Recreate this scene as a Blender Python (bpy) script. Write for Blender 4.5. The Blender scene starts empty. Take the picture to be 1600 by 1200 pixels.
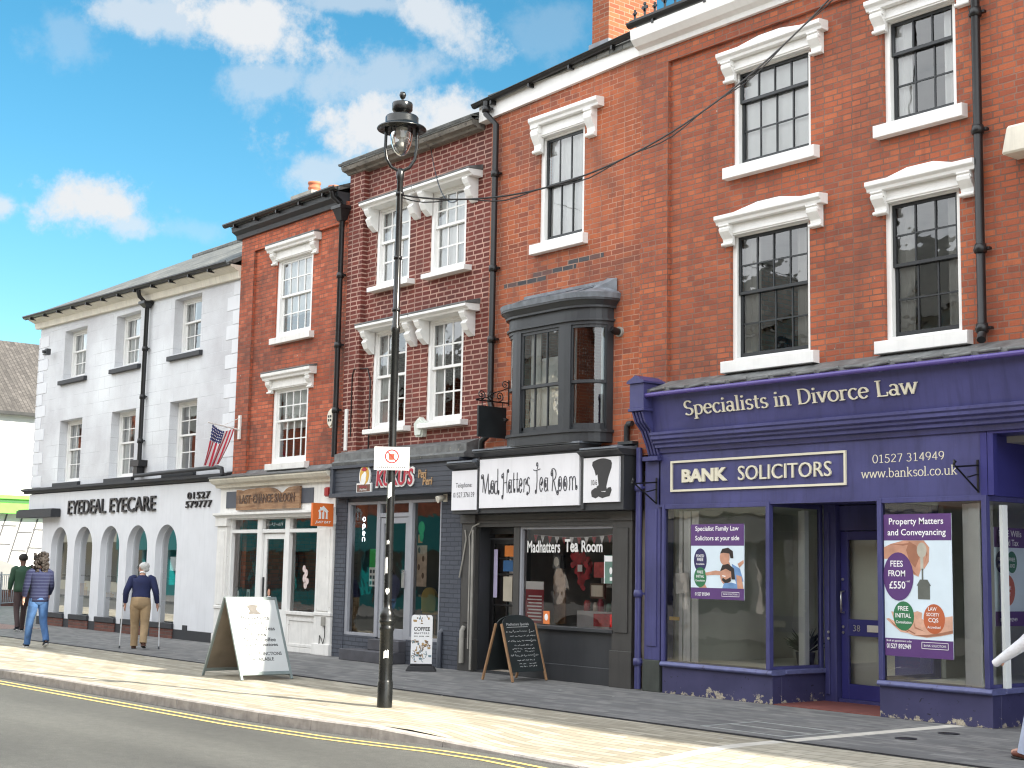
import bpy, bmesh, math, random
from mathutils import Vector, Matrix
C = bpy.context.scene.collection
R = math.radians
PI = math.pi
random.seed(7)
scene = bpy.context.scene

# ------------------------------------------------------------------ camera, sky, sun, exposure
# World: x runs along the row of shops (to the right), y into the shops (facades at y = 0), z up from the pavement.
cam = bpy.data.cameras.new('camera'); cam.sensor_width = 36.0; cam.lens = 50.84
cam.clip_start = 0.1; cam.clip_end = 3000
co = bpy.data.objects.new('camera', cam); C.objects.link(co)
def cam_matrix():
    pitch, roll, phi = R(7.285), R(1.1133), R(39.0787)
    cp, sp, cr, sr = math.cos(pitch), math.sin(pitch), math.cos(roll), math.sin(roll)
    A = Matrix(((1, 0, 0), (0, cp, sp), (0, -sp, cp)))
    B = Matrix(((cr, -sr, 0), (sr, cr, 0), (0, 0, 1)))
    M = B @ A
    X = Vector((math.sin(phi), 0, -math.cos(phi))); N = Vector((math.cos(phi), 0, math.sin(phi)))
    def w(r): return Vector((r.dot(X), r.dot(N), -r[1]))
    rx, ry, rz = w(M[0]), w(M[1]), w(M[2])
    return Matrix(((rx[0], -ry[0], -rz[0], 0), (rx[1], -ry[1], -rz[1], -14.11), (rx[2], -ry[2], -rz[2], 1.6), (0, 0, 0, 1)))
co.matrix_world = cam_matrix()
scene.camera = co

SUN_AZ, SUN_EL = 13.5, 30.5        # azimuth from +x towards +y
sd = Vector((math.cos(R(SUN_EL)) * math.cos(R(SUN_AZ)), math.cos(R(SUN_EL)) * math.sin(R(SUN_AZ)), math.sin(R(SUN_EL))))
sl = bpy.data.lights.new('sun', 'SUN'); sl.energy = 2.7; sl.angle = R(0.5); sl.color = (1.0, 0.93, 0.80)
so = bpy.data.objects.new('sun', sl); C.objects.link(so)
so.rotation_euler = (-sd).to_track_quat('-Z', 'Y').to_euler(); so.location = (20, 10, 30)
vs = scene.view_settings
scene.display_settings.display_device = 'sRGB'
vs.view_transform = 'Standard'; vs.look = 'None'; vs.gamma = 1.0; vs.use_curve_mapping = False
vs.exposure = 2.42
scene.cycles.filter_width = 1.2

def build_world():
    w = bpy.data.worlds.new('World'); scene.world = w; w.use_nodes = True
    nt = w.node_tree; nt.nodes.clear(); N = nt.nodes; L = nt.links
    out = N.new('ShaderNodeOutputWorld'); bg = N.new('ShaderNodeBackground'); bg.inputs[1].default_value = 0.13
    sky = N.new('ShaderNodeTexSky'); sky.sky_type = 'NISHITA'; sky.sun_disc = False
    sky.sun_elevation = R(SUN_EL); sky.sun_rotation = R(90 - SUN_AZ)
    sky.air_density = 1.0; sky.dust_density = 0.15; sky.ozone_density = 2.2
    hs = N.new('ShaderNodeHueSaturation'); hs.inputs['Saturation'].default_value = 1.32; hs.inputs['Hue'].default_value = 0.478
    hs.inputs['Value'].default_value = 0.26
    L.new(sky.outputs[0], hs.inputs['Color'])
    tc = N.new('ShaderNodeTexCoord')
    def math_(op, a, b=None, c=None, clamp=False):
        m = N.new('ShaderNodeMath'); m.operation = op; m.use_clamp = clamp
        for i, s in enumerate((a, b, c)):
            if s is None: continue
            if isinstance(s, (int, float)): m.inputs[i].default_value = s
            else: L.new(s, m.inputs[i])
        return m.outputs[0]
    def dot(v):
        m = N.new('ShaderNodeVectorMath'); m.operation = 'DOT_PRODUCT'
        L.new(tc.outputs['Generated'], m.inputs[0]); m.inputs[1].default_value = v
        return m.outputs['Value']
    nz = N.new('ShaderNodeTexNoise'); nz.inputs['Scale'].default_value = 30; nz.inputs['Detail'].default_value = 9
    nz.inputs['Roughness'].default_value = 0.66
    L.new(tc.outputs['Generated'], nz.inputs['Vector'])
    nb = N.new('ShaderNodeTexNoise'); nb.inputs['Scale'].default_value = 7; nb.inputs['Detail'].default_value = 4
    L.new(tc.outputs['Generated'], nb.inputs['Vector'])
    nse = math_('ADD', math_('MULTIPLY', math_('SUBTRACT', nz.outputs[0], 0.5), 2.6), math_('MULTIPLY', math_('SUBTRACT', nb.outputs[0], 0.5), 1.0))
    # clouds: (azimuth from +y towards -x, elevation, half width, half height, tilt, density), all in degrees
    total = None
    for az, el, ra, rb, tilt, dens in CLOUDS:
        a, e = R(az), R(el)
        c = Vector((-math.sin(a) * math.cos(e), math.cos(a) * math.cos(e), math.sin(e)))
        rt = Vector((math.cos(a), math.sin(a), 0)); up = rt.cross(c)
        t = R(tilt); r2 = rt * math.cos(t) + up * math.sin(t); u2 = up * math.cos(t) - rt * math.sin(t)
        p = math_('MULTIPLY', dot(r2), 1 / R(ra)); q = math_('MULTIPLY', dot(u2), 1 / R(rb))
        d = math_('SQRT', math_('ADD', math_('MULTIPLY', p, p), math_('MULTIPLY', q, q)))
        d = math_('ADD', d, nse)
        m = N.new('ShaderNodeMapRange'); m.interpolation_type = 'SMOOTHSTEP'
        L.new(d, m.inputs[0]); m.inputs[1].default_value = 1.15; m.inputs[2].default_value = 0.3
        m.inputs[3].default_value = 0; m.inputs[4].default_value = dens
        front = math_('GREATER_THAN', dot(c), 0.5)
        v = math_('MULTIPLY', m.outputs[0], front)
        total = v if total is None else math_('MAXIMUM', total, v)
    # bright cloud added behind the camera to light shaded fronts, also in window reflections
    n2 = N.new('ShaderNodeTexNoise'); n2.inputs['Scale'].default_value = 3.2; n2.inputs['Detail'].default_value = 8; n2.inputs['Roughness'].default_value = .58
    L.new(tc.outputs['Generated'], n2.inputs['Vector'])
    m2 = N.new('ShaderNodeMapRange'); m2.interpolation_type = 'SMOOTHSTEP'
    L.new(n2.outputs[0], m2.inputs[0]); m2.inputs[1].default_value = 0.28; m2.inputs[2].default_value = 0.48; m2.inputs[3].default_value = 0.5; m2.inputs[4].default_value = 0.95
    back = N.new('ShaderNodeMapRange'); L.new(dot((0, -1, 0)), back.inputs[0]); back.inputs[1].default_value = -0.05; back.inputs[2].default_value = 0.2
    rear = math_('MULTIPLY', m2.outputs[0], back.outputs[0])
    mix = N.new('ShaderNodeMix'); mix.data_type = 'RGBA'
    L.new(total, mix.inputs[0]); L.new(hs.outputs[0], mix.inputs[6]); mix.inputs[7].default_value = (1.22, 1.26, 1.3, 1)
    mixb = N.new('ShaderNodeMix'); mixb.data_type = 'RGBA'; L.new(rear, mixb.inputs[0]); L.new(mix.outputs[2], mixb.inputs[6]); mixb.inputs[7].default_value = (4.3, 4.4, 4.5, 1)
    L.new(mixb.outputs[2], bg.inputs[0]); L.new(bg.outputs[0], out.inputs[0])
CLOUDS = [
    (67.69, 13.45, 2.66, 1.32, 0, 1.0),
    (66.22, 12.85, 1.27, 0.76, 0, 0.7),
    (70.91, 13.1, 0.76, 0.61, 0, 0.8),
    (65.92, 20.66, 3.8, 0.91, 0, 0.7),
    (61.89, 20.66, 3.17, 1.32, -10, 1.0),
    (69.03, 19.7, 1.52, 1.52, 30, 0.22),
    (53.85, 21.13, 2.79, 1.01, -30, 0.85),
    (57.18, 18.94, 4.18, 1.12, 15, 0.5),
    (61.03, 18.7, 1.9, 0.86, 12, 0.45),
    (55.81, 17.05, 4.18, 1.72, 0, 1.0),
    (53.75, 17.87, 2.03, 1.14, 0, 1.0),
    (58.34, 15.33, 2.28, 1.07, 0, 0.6),
    (57.54, 21.82, 2.79, 0.46, 0, 0.5),
    (49.36, 21.11, 2.03, 1.52, 0, 0.18),
    (63.77, 12.79, 1.52, 0.51, 0, 0.2)]
build_world()

# ------------------------------------------------------------------ materials
def new_mat(name):
    m = bpy.data.materials.new(name); m.use_nodes = True
    nt = m.node_tree; b = nt.nodes['Principled BSDF']
    return m, nt, nt.nodes, nt.links, b
def uv_node(N):
    return N.new('ShaderNodeUVMap').outputs[0]
def noise(N, L, vec, scale, detail=5, rough=.55, stretch=None):
    if stretch:
        mp = N.new('ShaderNodeMapping'); mp.inputs['Scale'].default_value = stretch; L.new(vec, mp.inputs[0]); vec = mp.outputs[0]
    n = N.new('ShaderNodeTexNoise'); n.inputs['Scale'].default_value = scale; n.inputs['Detail'].default_value = detail
    n.inputs['Roughness'].default_value = rough; L.new(vec, n.inputs['Vector'])
    return n.outputs[0]
def ramp(N, L, fac, stops):
    r = N.new('ShaderNodeValToRGB'); L.new(fac, r.inputs[0]); e = r.color_ramp.elements
    while len(e) < len(stops): e.new(0.5)
    for i, (p, c) in enumerate(stops):
        e[i].position = p; e[i].color = (*c, 1) if len(c) == 3 else c
    return r.outputs[0]
def mixc(N, L, fac, a, b, blend='MIX'):
    m = N.new('ShaderNodeMix'); m.data_type = 'RGBA'; m.blend_type = blend
    for s, i in ((fac, 0), (a, 6), (b, 7)):
        if isinstance(s, (int, float)): m.inputs[i].default_value = s
        elif isinstance(s, tuple): m.inputs[i].default_value = (*s, 1)
        else: L.new(s, m.inputs[i])
    return m.outputs[2]
def mmath(N, L, op, a, b):
    m = N.new('ShaderNodeMath'); m.operation = op; m.use_clamp = True
    for i, s in enumerate((a, b)):
        if isinstance(s, (int, float)): m.inputs[i].default_value = s
        else: L.new(s, m.inputs[i])
    return m.outputs[0]
def bump(N, L, b, h, dist, strength=.6):
    n = N.new('ShaderNodeBump'); n.inputs['Distance'].default_value = dist; n.inputs['Strength'].default_value = strength
    L.new(h, n.inputs['Height']); L.new(n.outputs[0], b.inputs['Normal'])
_mats = {}
def mat(name, rgb, rough=.55, var=.18, vs=2.5, bm=.0015, bs=30, metal=0, chips=None, chip_rgb=(.6, .55, .42), streak=0):
    if name in _mats: return _mats[name]
    m, nt, N, L, b = new_mat(name); uv = uv_node(N)
    n1 = noise(N, L, uv, vs, 6)
    lo = tuple(c * (1 - var) for c in rgb); hi = tuple(min(1, c * (1 + var)) for c in rgb)
    col = ramp(N, L, n1, [(.3, lo), (.7, hi)])
    if streak:
        s = noise(N, L, uv, 3, 5, .6, (4, .35, 1))
        f = ramp(N, L, s, [(.5, (0, 0, 0)), (.75, (1, 1, 1))])
        col = mixc(N, L, mmath(N, L, 'MULTIPLY', f, streak), col, tuple(c * .45 for c in rgb))
    if chips:
        c1 = noise(N, L, uv, 9, 8, .68)
        f = ramp(N, L, c1, [(chips, (0, 0, 0)), (chips + .02, (1, 1, 1))])
        col = mixc(N, L, f, col, chip_rgb)
    L.new(col, b.inputs['Base Color'])
    b.inputs['Metallic'].default_value = metal
    r = N.new('ShaderNodeMapRange'); L.new(n1, r.inputs[0]); r.inputs[3].default_value = max(0, rough - .12); r.inputs[4].default_value = min(1, rough + .12)
    L.new(r.outputs[0], b.inputs['Roughness'])
    if bm: bump(N, L, b, noise(N, L, uv, bs, 4), bm)
    _mats[name] = m; return m
def flat(rgb, rough=.6):
    k = 'print_%d_%d_%d' % tuple(int(c * 999) for c in rgb)
    return mat(k, rgb, rough, .04, 6, 0)
def glow(name, rgb, s):
    m, nt, N, L, b = new_mat(name)
    b.inputs['Base Color'].default_value = (*rgb, 1); b.inputs['Emission Color'].default_value = (*rgb, 1); b.inputs['Emission Strength'].default_value = s
    return m
def brick(name, stops, mortar, row=.075, width=.225, msize=.009, soot=.5, stain=(.05, .035, .03), orange=None, header=1.0, light=0.0, gain=(1, 1, 1), bd=.008):
    stops = [(p, tuple(min(.9, a * g) for a, g in zip(c, gain))) for p, c in stops]
    m, nt, N, L, b = new_mat(name); uv = uv_node(N)
    wob = N.new('ShaderNodeTexNoise'); wob.inputs['Scale'].default_value = 3.0; wob.inputs['Detail'].default_value = 3; L.new(uv, wob.inputs['Vector'])
    sc = N.new('ShaderNodeVectorMath'); sc.operation = 'MULTIPLY_ADD'; L.new(wob.outputs['Color'], sc.inputs[0]); sc.inputs[1].default_value = (.022, .017, 0)
    L.new(uv, sc.inputs[2])
    br = N.new('ShaderNodeTexBrick'); L.new(sc.outputs[0], br.inputs['Vector'])
    br.inputs['Scale'].default_value = 1; br.inputs['Brick Width'].default_value = width; br.inputs['Row Height'].default_value = row
    br.inputs['Mortar Size'].default_value = msize; br.inputs['Mortar Smooth'].default_value = .25; br.inputs['Bias'].default_value = 0
    br.inputs['Color1'].default_value = (0, 0, 0, 1); br.inputs['Color2'].default_value = (1, 1, 1, 1); br.inputs['Mortar'].default_value = (.5, .5, .5, 1)
    br.offset = .5; br.squash = header; br.squash_frequency = 2
    t = mixc(N, L, .28, br.outputs['Color'], noise(N, L, uv, 14, 4), 'MIX')
    col = ramp(N, L, t, stops)
    fine = noise(N, L, uv, 60, 4)
    col = mixc(N, L, .35, col, ramp(N, L, fine, [(.25, (.35, .35, .35)), (.75, (1.0, 1.0, 1.0))]), 'MULTIPLY')
    big = noise(N, L, uv, .8, 7, .62)
    if orange:
        col = mixc(N, L, ramp(N, L, noise(N, L, uv, .55, 6, .6), [(.45, (0, 0, 0)), (.62, (.75, .75, .75))]), col, orange, 'MIX')
        col = mixc(N, L, .5, col, mixc(N, L, .4, col, ramp(N, L, t, stops)), 'MIX')
    col = mixc(N, L, 1.0, col, ramp(N, L, noise(N, L, uv, .42, 5, .6), [(.32, (.80, .78, .78)), (.68, (1.22, 1.24, 1.22))]), 'MULTIPLY')
    mo = mixc(N, L, ramp(N, L, noise(N, L, uv, 1.7, 5), [(.35, (0, 0, 0)), (.65, (1, 1, 1))]), mortar, tuple(c * .62 for c in mortar))
    col = mixc(N, L, br.outputs['Fac'], col, mo)
    f = mmath(N, L, 'MULTIPLY', ramp(N, L, big, [(.46, (0, 0, 0)), (.70, (1, 1, 1))]), soot)
    col = mixc(N, L, f, col, stain)
    drip = noise(N, L, uv, 2.2, 6, .65, (3.5, .5, 1))
    f2 = mmath(N, L, 'MULTIPLY', ramp(N, L, drip, [(.53, (0, 0, 0)), (.70, (1, 1, 1))]), soot * .7)
    col = mixc(N, L, f2, col, stain)
    if light:
        sp = noise(N, L, uv, 7, 5, .7, (1.5, .7, 1))
        col = mixc(N, L, mmath(N, L, 'MULTIPLY', ramp(N, L, sp, [(.69, (0, 0, 0)), (.72, (1, 1, 1))]), light), col, (.6, .52, .45))
    L.new(col, b.inputs['Base Color']); b.inputs['Roughness'].default_value = .85
    h = mmath(N, L, 'ADD', mmath(N, L, 'MULTIPLY', mmath(N, L, 'SUBTRACT', 1.0, br.outputs['Fac']), .8), mmath(N, L, 'MULTIPLY', fine, .3))
    bump(N, L, b, h, bd, .8)
    return m
def glass(name, wave=.0, tint=(.92, .95, .94), ior=1.5, gain=1.7):
    m = bpy.data.materials.new(name); m.use_nodes = True; nt = m.node_tree; N = nt.nodes; L = nt.links; N.clear()
    out = N.new('ShaderNodeOutputMaterial'); tr = N.new('ShaderNodeBsdfTransparent'); tr.inputs[0].default_value = (*tint, 1)
    gl = N.new('ShaderNodeBsdfGlossy'); gl.inputs['Roughness'].default_value = .015
    fr = N.new('ShaderNodeFresnel'); fr.inputs[0].default_value = ior
    mu = N.new('ShaderNodeMath'); mu.operation = 'MULTIPLY'; mu.use_clamp = True; mu.inputs[1].default_value = gain; L.new(fr.outputs[0], mu.inputs[0])
    mx = N.new('ShaderNodeMixShader'); L.new(mu.outputs[0], mx.inputs[0]); L.new(tr.outputs[0], mx.inputs[1]); L.new(gl.outputs[0], mx.inputs[2])
    L.new(mx.outputs[0], out.inputs[0])
    if wave:
        uv = uv_node(N); bp = N.new('ShaderNodeBump'); bp.inputs['Distance'].default_value = wave; bp.inputs['Strength'].default_value = 1
        L.new(noise(N, L, uv, 3.2, 2, .4), bp.inputs['Height']); L.new(bp.outputs[0], gl.inputs['Normal']); L.new(bp.outputs[0], fr.inputs['Normal'])
    return m
def paving(name, stops, mortar, row, width, msize, rough=.8, patch=.35, bumpd=.004):
    m, nt, N, L, b = new_mat(name); uv = uv_node(N)
    br = N.new('ShaderNodeTexBrick'); L.new(uv, br.inputs['Vector'])
    br.inputs['Scale'].default_value = 1; br.inputs['Brick Width'].default_value = width; br.inputs['Row Height'].default_value = row
    br.inputs['Mortar Size'].default_value = msize; br.inputs['Mortar Smooth'].default_value = .3
    br.inputs['Color1'].default_value = (0, 0, 0, 1); br.inputs['Color2'].default_value = (1, 1, 1, 1); br.inputs['Mortar'].default_value = (.5, .5, .5, 1)
    t = mixc(N, L, .35, br.outputs['Color'], noise(N, L, uv, 3, 5))
    col = ramp(N, L, t, stops)
    col = mixc(N, L, patch, col, ramp(N, L, noise(N, L, uv, .9, 7, .65, (.5, 1.4, 1)), [(.3, (.45, .45, .45)), (.7, (1.1, 1.1, 1.1))]), 'MULTIPLY')
    col = mixc(N, L, patch * 1.3, col, ramp(N, L, noise(N, L, uv, 2.0, 5, .6, (.22, 3.2, 1)), [(.35, (.5, .5, .49)), (.65, (1.15, 1.15, 1.15))]), 'MULTIPLY')
    spots = ramp(N, L, noise(N, L, uv, 5, 3, .5), [(.70, (0, 0, 0)), (.74, (.6, .6, .6))])
    col = mixc(N, L, spots, col, tuple(c * .6 for c in stops[0][1]))
    col = mixc(N, L, br.outputs['Fac'], col, mortar)
    L.new(col, b.inputs['Base Color']); b.inputs['Roughness'].default_value = rough
    h = mmath(N, L, 'ADD', mmath(N, L, 'MULTIPLY', mmath(N, L, 'SUBTRACT', 1.0, br.outputs['Fac']), .7), mmath(N, L, 'MULTIPLY', noise(N, L, uv, 25, 4), .3))
    bump(N, L, b, h, bumpd, .7)
    return m
def asphalt():
    m, nt, N, L, b = new_mat('asphalt'); uv = uv_node(N)
    f = noise(N, L, uv, 90, 3, .7); g = noise(N, L, uv, .7, 6, .6, (.3, 1, 1))
    col = ramp(N, L, f, [(.3, (.05, .05, .047)), (.55, (.10, .10, .093)), (.72, (.19, .19, .175))])
    mid = noise(N, L, uv, 9, 6, .7); col = mixc(N, L, .55, col, ramp(N, L, mid, [(.3, (.62, .62, .62)), (.7, (1.25, 1.25, 1.22))]), 'MULTIPLY')
    tyre = noise(N, L, uv, 1.1, 3, .5, (.06, 1, 1)); col = mixc(N, L, .5, col, ramp(N, L, tyre, [(.4, (.75, .75, .75)), (.6, (1.15, 1.15, 1.15))]), 'MULTIPLY')
    col = mixc(N, L, .6, col, ramp(N, L, g, [(.3, (.6, .6, .6)), (.7, (1.2, 1.2, 1.15))]), 'MULTIPLY')
    v = N.new('ShaderNodeTexVoronoi'); v.feature = 'DISTANCE_TO_EDGE'; v.inputs['Scale'].default_value = .35; L.new(uv, v.inputs['Vector'])
    col = mixc(N, L, mmath(N, L, 'MULTIPLY', ramp(N, L, v.outputs[0], [(.0, (1, 1, 1)), (.008, (0, 0, 0))]), .12), col, (.03, .03, .03))
    L.new(col, b.inputs['Base Color']); b.inputs['Roughness'].default_value = .8
    bump(N, L, b, f, .006, .8); return m

# ------------------------------------------------------------------ mesh builder
class MB:
    def __init__(s, M=None): s.v = []; s.f = []; s.mi = []; s.sm = []; s.M = M
    def add(s, vs, fs, mi=0, smooth=False):
        o = len(s.v); s.v += [tuple(p) for p in vs]
        for f in fs: s.f.append(tuple(i + o for i in f)); s.mi.append(mi); s.sm.append(smooth)
        return s
    def quad(s, a, b, c, d, mi=0): return s.add([a, b, c, d], [(0, 1, 2, 3)], mi)
    def box(s, x0, x1, y0, y1, z0, z1, mi=0):
        if x0 > x1: x0, x1 = x1, x0
        if y0 > y1: y0, y1 = y1, y0
        if z0 > z1: z0, z1 = z1, z0
        return s.add([(x0, y0, z0), (x1, y0, z0), (x1, y1, z0), (x0, y1, z0), (x0, y0, z1), (x1, y0, z1), (x1, y1, z1), (x0, y1, z1)],
              [(3, 2, 1, 0), (4, 5, 6, 7), (0, 1, 5, 4), (1, 2, 6, 5), (2, 3, 7, 6), (3, 0, 4, 7)], mi)
    def hexa(s, b4, t4, mi=0):
        return s.add(list(b4) + list(t4), [(3, 2, 1, 0), (4, 5, 6, 7), (0, 1, 5, 4), (1, 2, 6, 5), (2, 3, 7, 6), (3, 0, 4, 7)], mi)
    def prism(s, pts, plane, lo, hi, mi=0, smooth=False):
        # pts: polygon in the plane 'xz' (extruded in y), 'yz' (in x) or 'xy' (in z)
        f = {'xz': lambda p, t: (p[0], t, p[1]), 'yz': lambda p, t: (t, p[0], p[1]), 'xy': lambda p, t: (p[0], p[1], t)}[plane]
        n = len(pts); a = [f(p, lo) for p in pts]; b = [f(p, hi) for p in pts]
        s.add(a + b, [tuple(range(n))[::-1], tuple(range(n, 2 * n))], mi)
        s.add(a + b, [(i, (i + 1) % n, n + (i + 1) % n, n + i) for i in range(n)], mi, smooth)
        return s
    def tube(s, pts, r, n=8, mi=0, cap=True):
        P = [Vector(p) for p in pts]; rr = r if isinstance(r, (list, tuple)) else [r] * len(P)
        vs = []; up = Vector((0, 0, 1)); prev = None
        for i, p in enumerate(P):
            d = (P[min(i + 1, len(P) - 1)] - P[max(i - 1, 0)]).normalized()
            if prev is None:
                a = d.cross(up if abs(d.z) < .95 else Vector((1, 0, 0))).normalized()
            else:
                a = (prev - d * prev.dot(d)).normalized()
            prev = a; b = d.cross(a)
            for k in range(n):
                t = 2 * PI * k / n; vs.append(p + (a * math.cos(t) + b * math.sin(t)) * rr[i])
        fs = [(i * n + k, i * n + (k + 1) % n, (i + 1) * n + (k + 1) % n, (i + 1) * n + k) for i in range(len(P) - 1) for k in range(n)]
        s.add(vs, fs, mi, True)
        if cap:
            m = len(P) - 1
            s.add(vs[:n], [tuple(range(n))[::-1]], mi); s.add(vs[m * n:], [tuple(range(n))], mi)
        return s
    def lathe(s, prof, cx, cy, n=20, mi=0, smooth=True):
        vs = [(cx + r * math.cos(2 * PI * k / n), cy + r * math.sin(2 * PI * k / n), z) for r, z in prof for k in range(n)]
        fs = [(i * n + k, i * n + (k + 1) % n, (i + 1) * n + (k + 1) % n, (i + 1) * n + k) for i in range(len(prof) - 1) for k in range(n)]
        return s.add(vs, fs, mi, smooth)
    def disc(s, cx, cz, rx, rz, y, mi=0, n=28, th=0.0):
        pts = [(cx + rx * math.cos(2 * PI * k / n), cz + rz * math.sin(2 * PI * k / n)) for k in range(n)]
        if th: return s.prism(pts, 'xz', y, y + th, mi)
        return s.add([(p[0], y, p[1]) for p in pts], [tuple(range(n))], mi)
    def face(s, pts, y, mi=0): return s.add([(p[0], y, p[1]) for p in pts], [tuple(range(len(pts)))], mi)
    def wall(s, x0, x1, z0, z1, holes, y=0, depth=.2, mi=0, mr=None):
        xs = sorted({x0, x1, *[h[0] for h in holes], *[h[1] for h in holes]}); zs = sorted({z0, z1, *[h[2] for h in holes], *[h[3] for h in holes]})
        for i in range(len(xs) - 1):
            for j in range(len(zs) - 1):
                cx, cz = (xs[i] + xs[i + 1]) / 2, (zs[j] + zs[j + 1]) / 2
                if any(h[0] < cx < h[1] and h[2] < cz < h[3] for h in holes): continue
                s.quad((xs[i], y, zs[j]), (xs[i + 1], y, zs[j]), (xs[i + 1], y, zs[j + 1]), (xs[i], y, zs[j + 1]), mi)
        mr = mi if mr is None else mr
        for a, b, c, d in holes:
            y2 = y + depth
            s.quad((a, y, c), (a, y, d), (a, y2, d), (a, y2, c), mr); s.quad((b, y, d), (b, y, c), (b, y2, c), (b, y2, d), mr)
            s.quad((a, y, d), (b, y, d), (b, y2, d), (a, y2, d), mr); s.quad((b, y, c), (a, y, c), (a, y2, c), (b, y2, c), mr)
        return s
    def build(s, name, mats, parent=None, bevel=0, sharp=True):
        me = bpy.data.meshes.new(name)
        vs = [s.M @ Vector(p) for p in s.v] if s.M is not None else s.v
        me.from_pydata([tuple(p) for p in vs], [], s.f)
        if not isinstance(mats, (list, tuple)): mats = [mats]
        for m in mats: me.materials.append(m)
        uvl = me.uv_layers.new(name='UVMap')
        for p in me.polygons:
            p.material_index = s.mi[p.index]; p.use_smooth = s.sm[p.index]
            n = p.normal; ax, ay, az = abs(n.x), abs(n.y), abs(n.z)
            for li in p.loop_indices:
                q = me.vertices[me.loops[li].vertex_index].co
                if az >= ax and az >= ay: t = (q.x, q.y)
                elif ay >= ax: t = (q.x, q.z)
                else: t = (q.y + .11, q.z)
                uvl.data[li].uv = t
        me.update()
        o = bpy.data.objects.new(name, me); C.objects.link(o)
        if bevel:
            b = o.modifiers.new('bevel', 'BEVEL'); b.width = bevel; b.segments = 1; b.limit_method = 'ANGLE'; b.angle_limit = R(50)
        if parent is not None: adopt(o, parent)
        return o
def world_loc(o):
    v = Vector(o.location)
    while o.parent is not None and o.matrix_parent_inverse is not None:
        v = v + o.matrix_parent_inverse.translation + Vector(o.parent.location); o = o.parent
        break
    return v
def adopt(o, parent):
    o.parent = parent
    bpy.context.view_layer.update()
    o.matrix_parent_inverse = parent.matrix_world.inverted()
def thing(name, label, cat, loc, group=None):
    o = bpy.data.objects.new(name, None); o.empty_display_size = .2; C.objects.link(o); o.location = loc
    tag(o, label, cat, group); bpy.context.view_layer.update(); return o
def tag(o, label, cat, group=None):
    o['label'] = label; o['category'] = cat
    if group: o['group'] = group
    return o
def structure(o, stuff=False): o['kind'] = 'stuff' if stuff else 'structure'; return o
def copy_tree(o, parent=None):
    kids = [k for k in bpy.data.objects if k.parent is o]
    c = o.copy(); C.objects.link(c)
    if parent is not None: c.parent = parent
    for k in kids: copy_tree(k, c)
    return c
# lettering: a text laid into the rectangle x0..x1, z0..z1 of a plane facing -y
_tc = {}
def text_geo(s, off=0.0, shear=0.0, spacing=1.0):
    k = (s, off, shear, spacing)
    if k in _tc: return _tc[k]
    cu = bpy.data.curves.new('lettering_source', 'FONT'); cu.body = s; cu.size = 1; cu.offset = off; cu.shear = shear; cu.resolution_u = 3
    cu.space_character = spacing; cu.align_x = 'CENTER'
    o = bpy.data.objects.new('lettering_source', cu); C.objects.link(o); bpy.context.view_layer.update()
    me = bpy.data.meshes.new_from_object(o.evaluated_get(bpy.context.evaluated_depsgraph_get()))
    vs = [tuple(v.co) for v in me.vertices]; fs = [tuple(p.vertices) for p in me.polygons]
    bpy.data.objects.remove(o); bpy.data.curves.remove(cu); bpy.data.meshes.remove(me)
    _tc[k] = (vs, fs); return _tc[k]
def letters(mb, s, x0, x1, z0, z1, y, mi=0, th=0.0, off=0.0, shear=0.0, spacing=1.0):
    vs, fs = text_geo(s, off, shear, spacing)
    ax, bx = min(v[0] for v in vs), max(v[0] for v in vs); az, bz = min(v[1] for v in vs), max(v[1] for v in vs)
    pts = [(x0 + (v[0] - ax) / (bx - ax) * (x1 - x0), z0 + (v[1] - az) / (bz - az) * (z1 - z0)) for v in vs]
    mb.add([(p[0], y, p[1]) for p in pts], fs, mi)
    if th:
        cnt = {}
        for f in fs:
            for i in range(len(f)):
                a, b = f[i], f[(i + 1) % len(f)]; cnt[(min(a, b), max(a, b))] = cnt.get((min(a, b), max(a, b)), 0) + 1
        n = len(pts)
        mb.add([(p[0], y, p[1]) for p in pts] + [(p[0], y + th, p[1]) for p in pts], [(a, b, b + n, a + n) for (a, b), c in cnt.items() if c == 1], mi)
def ribbon(mb, pts, thick, thin, y, mi=0, th=0.0):
    # a pen stroke in the xz plane: wide on uprights, narrow on level strokes
    P = [Vector((p[0], p[1])) for p in pts]; L_ = []; R_ = []
    for i, p in enumerate(P):
        d = (P[min(i + 1, len(P) - 1)] - P[max(i - 1, 0)])
        if d.length < 1e-9: d = Vector((0, 1))
        d.normalize(); w = (thin + (thick - thin) * abs(d.y) ** 1.3) / 2
        n = Vector((-d.y, d.x)); L_.append(p + n * w); R_.append(p - n * w)
    n = len(P)
    vs = [(q.x, y, q.y) for q in L_] + [(q.x, y, q.y) for q in R_]
    mb.add(vs, [(i, i + 1, n + i + 1, n + i) for i in range(n - 1)], mi)
    if th:
        vb = vs + [(a, y + th, c) for a, b, c in vs]; m = 2 * n
        fs = [(i, i + 1, m + i + 1, m + i) for i in range(n - 1)] + [(n + i, n + i + 1, m + n + i + 1, m + n + i) for i in range(n - 1)]
        fs += [(0, n, m + n, m), (n - 1, 2 * n - 1, m + 2 * n - 1, m + n - 1)]
        mb.add(vb, fs, mi)
def arc(cx, cy, rx, ry, a0, a1, n=12): return [(cx + rx * math.cos(R(a0 + (a1 - a0) * i / n)), cy + ry * math.sin(R(a0 + (a1 - a0) * i / n))) for i in range(n + 1)]
def ln(*p): return list(p)
_SER = {}
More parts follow.
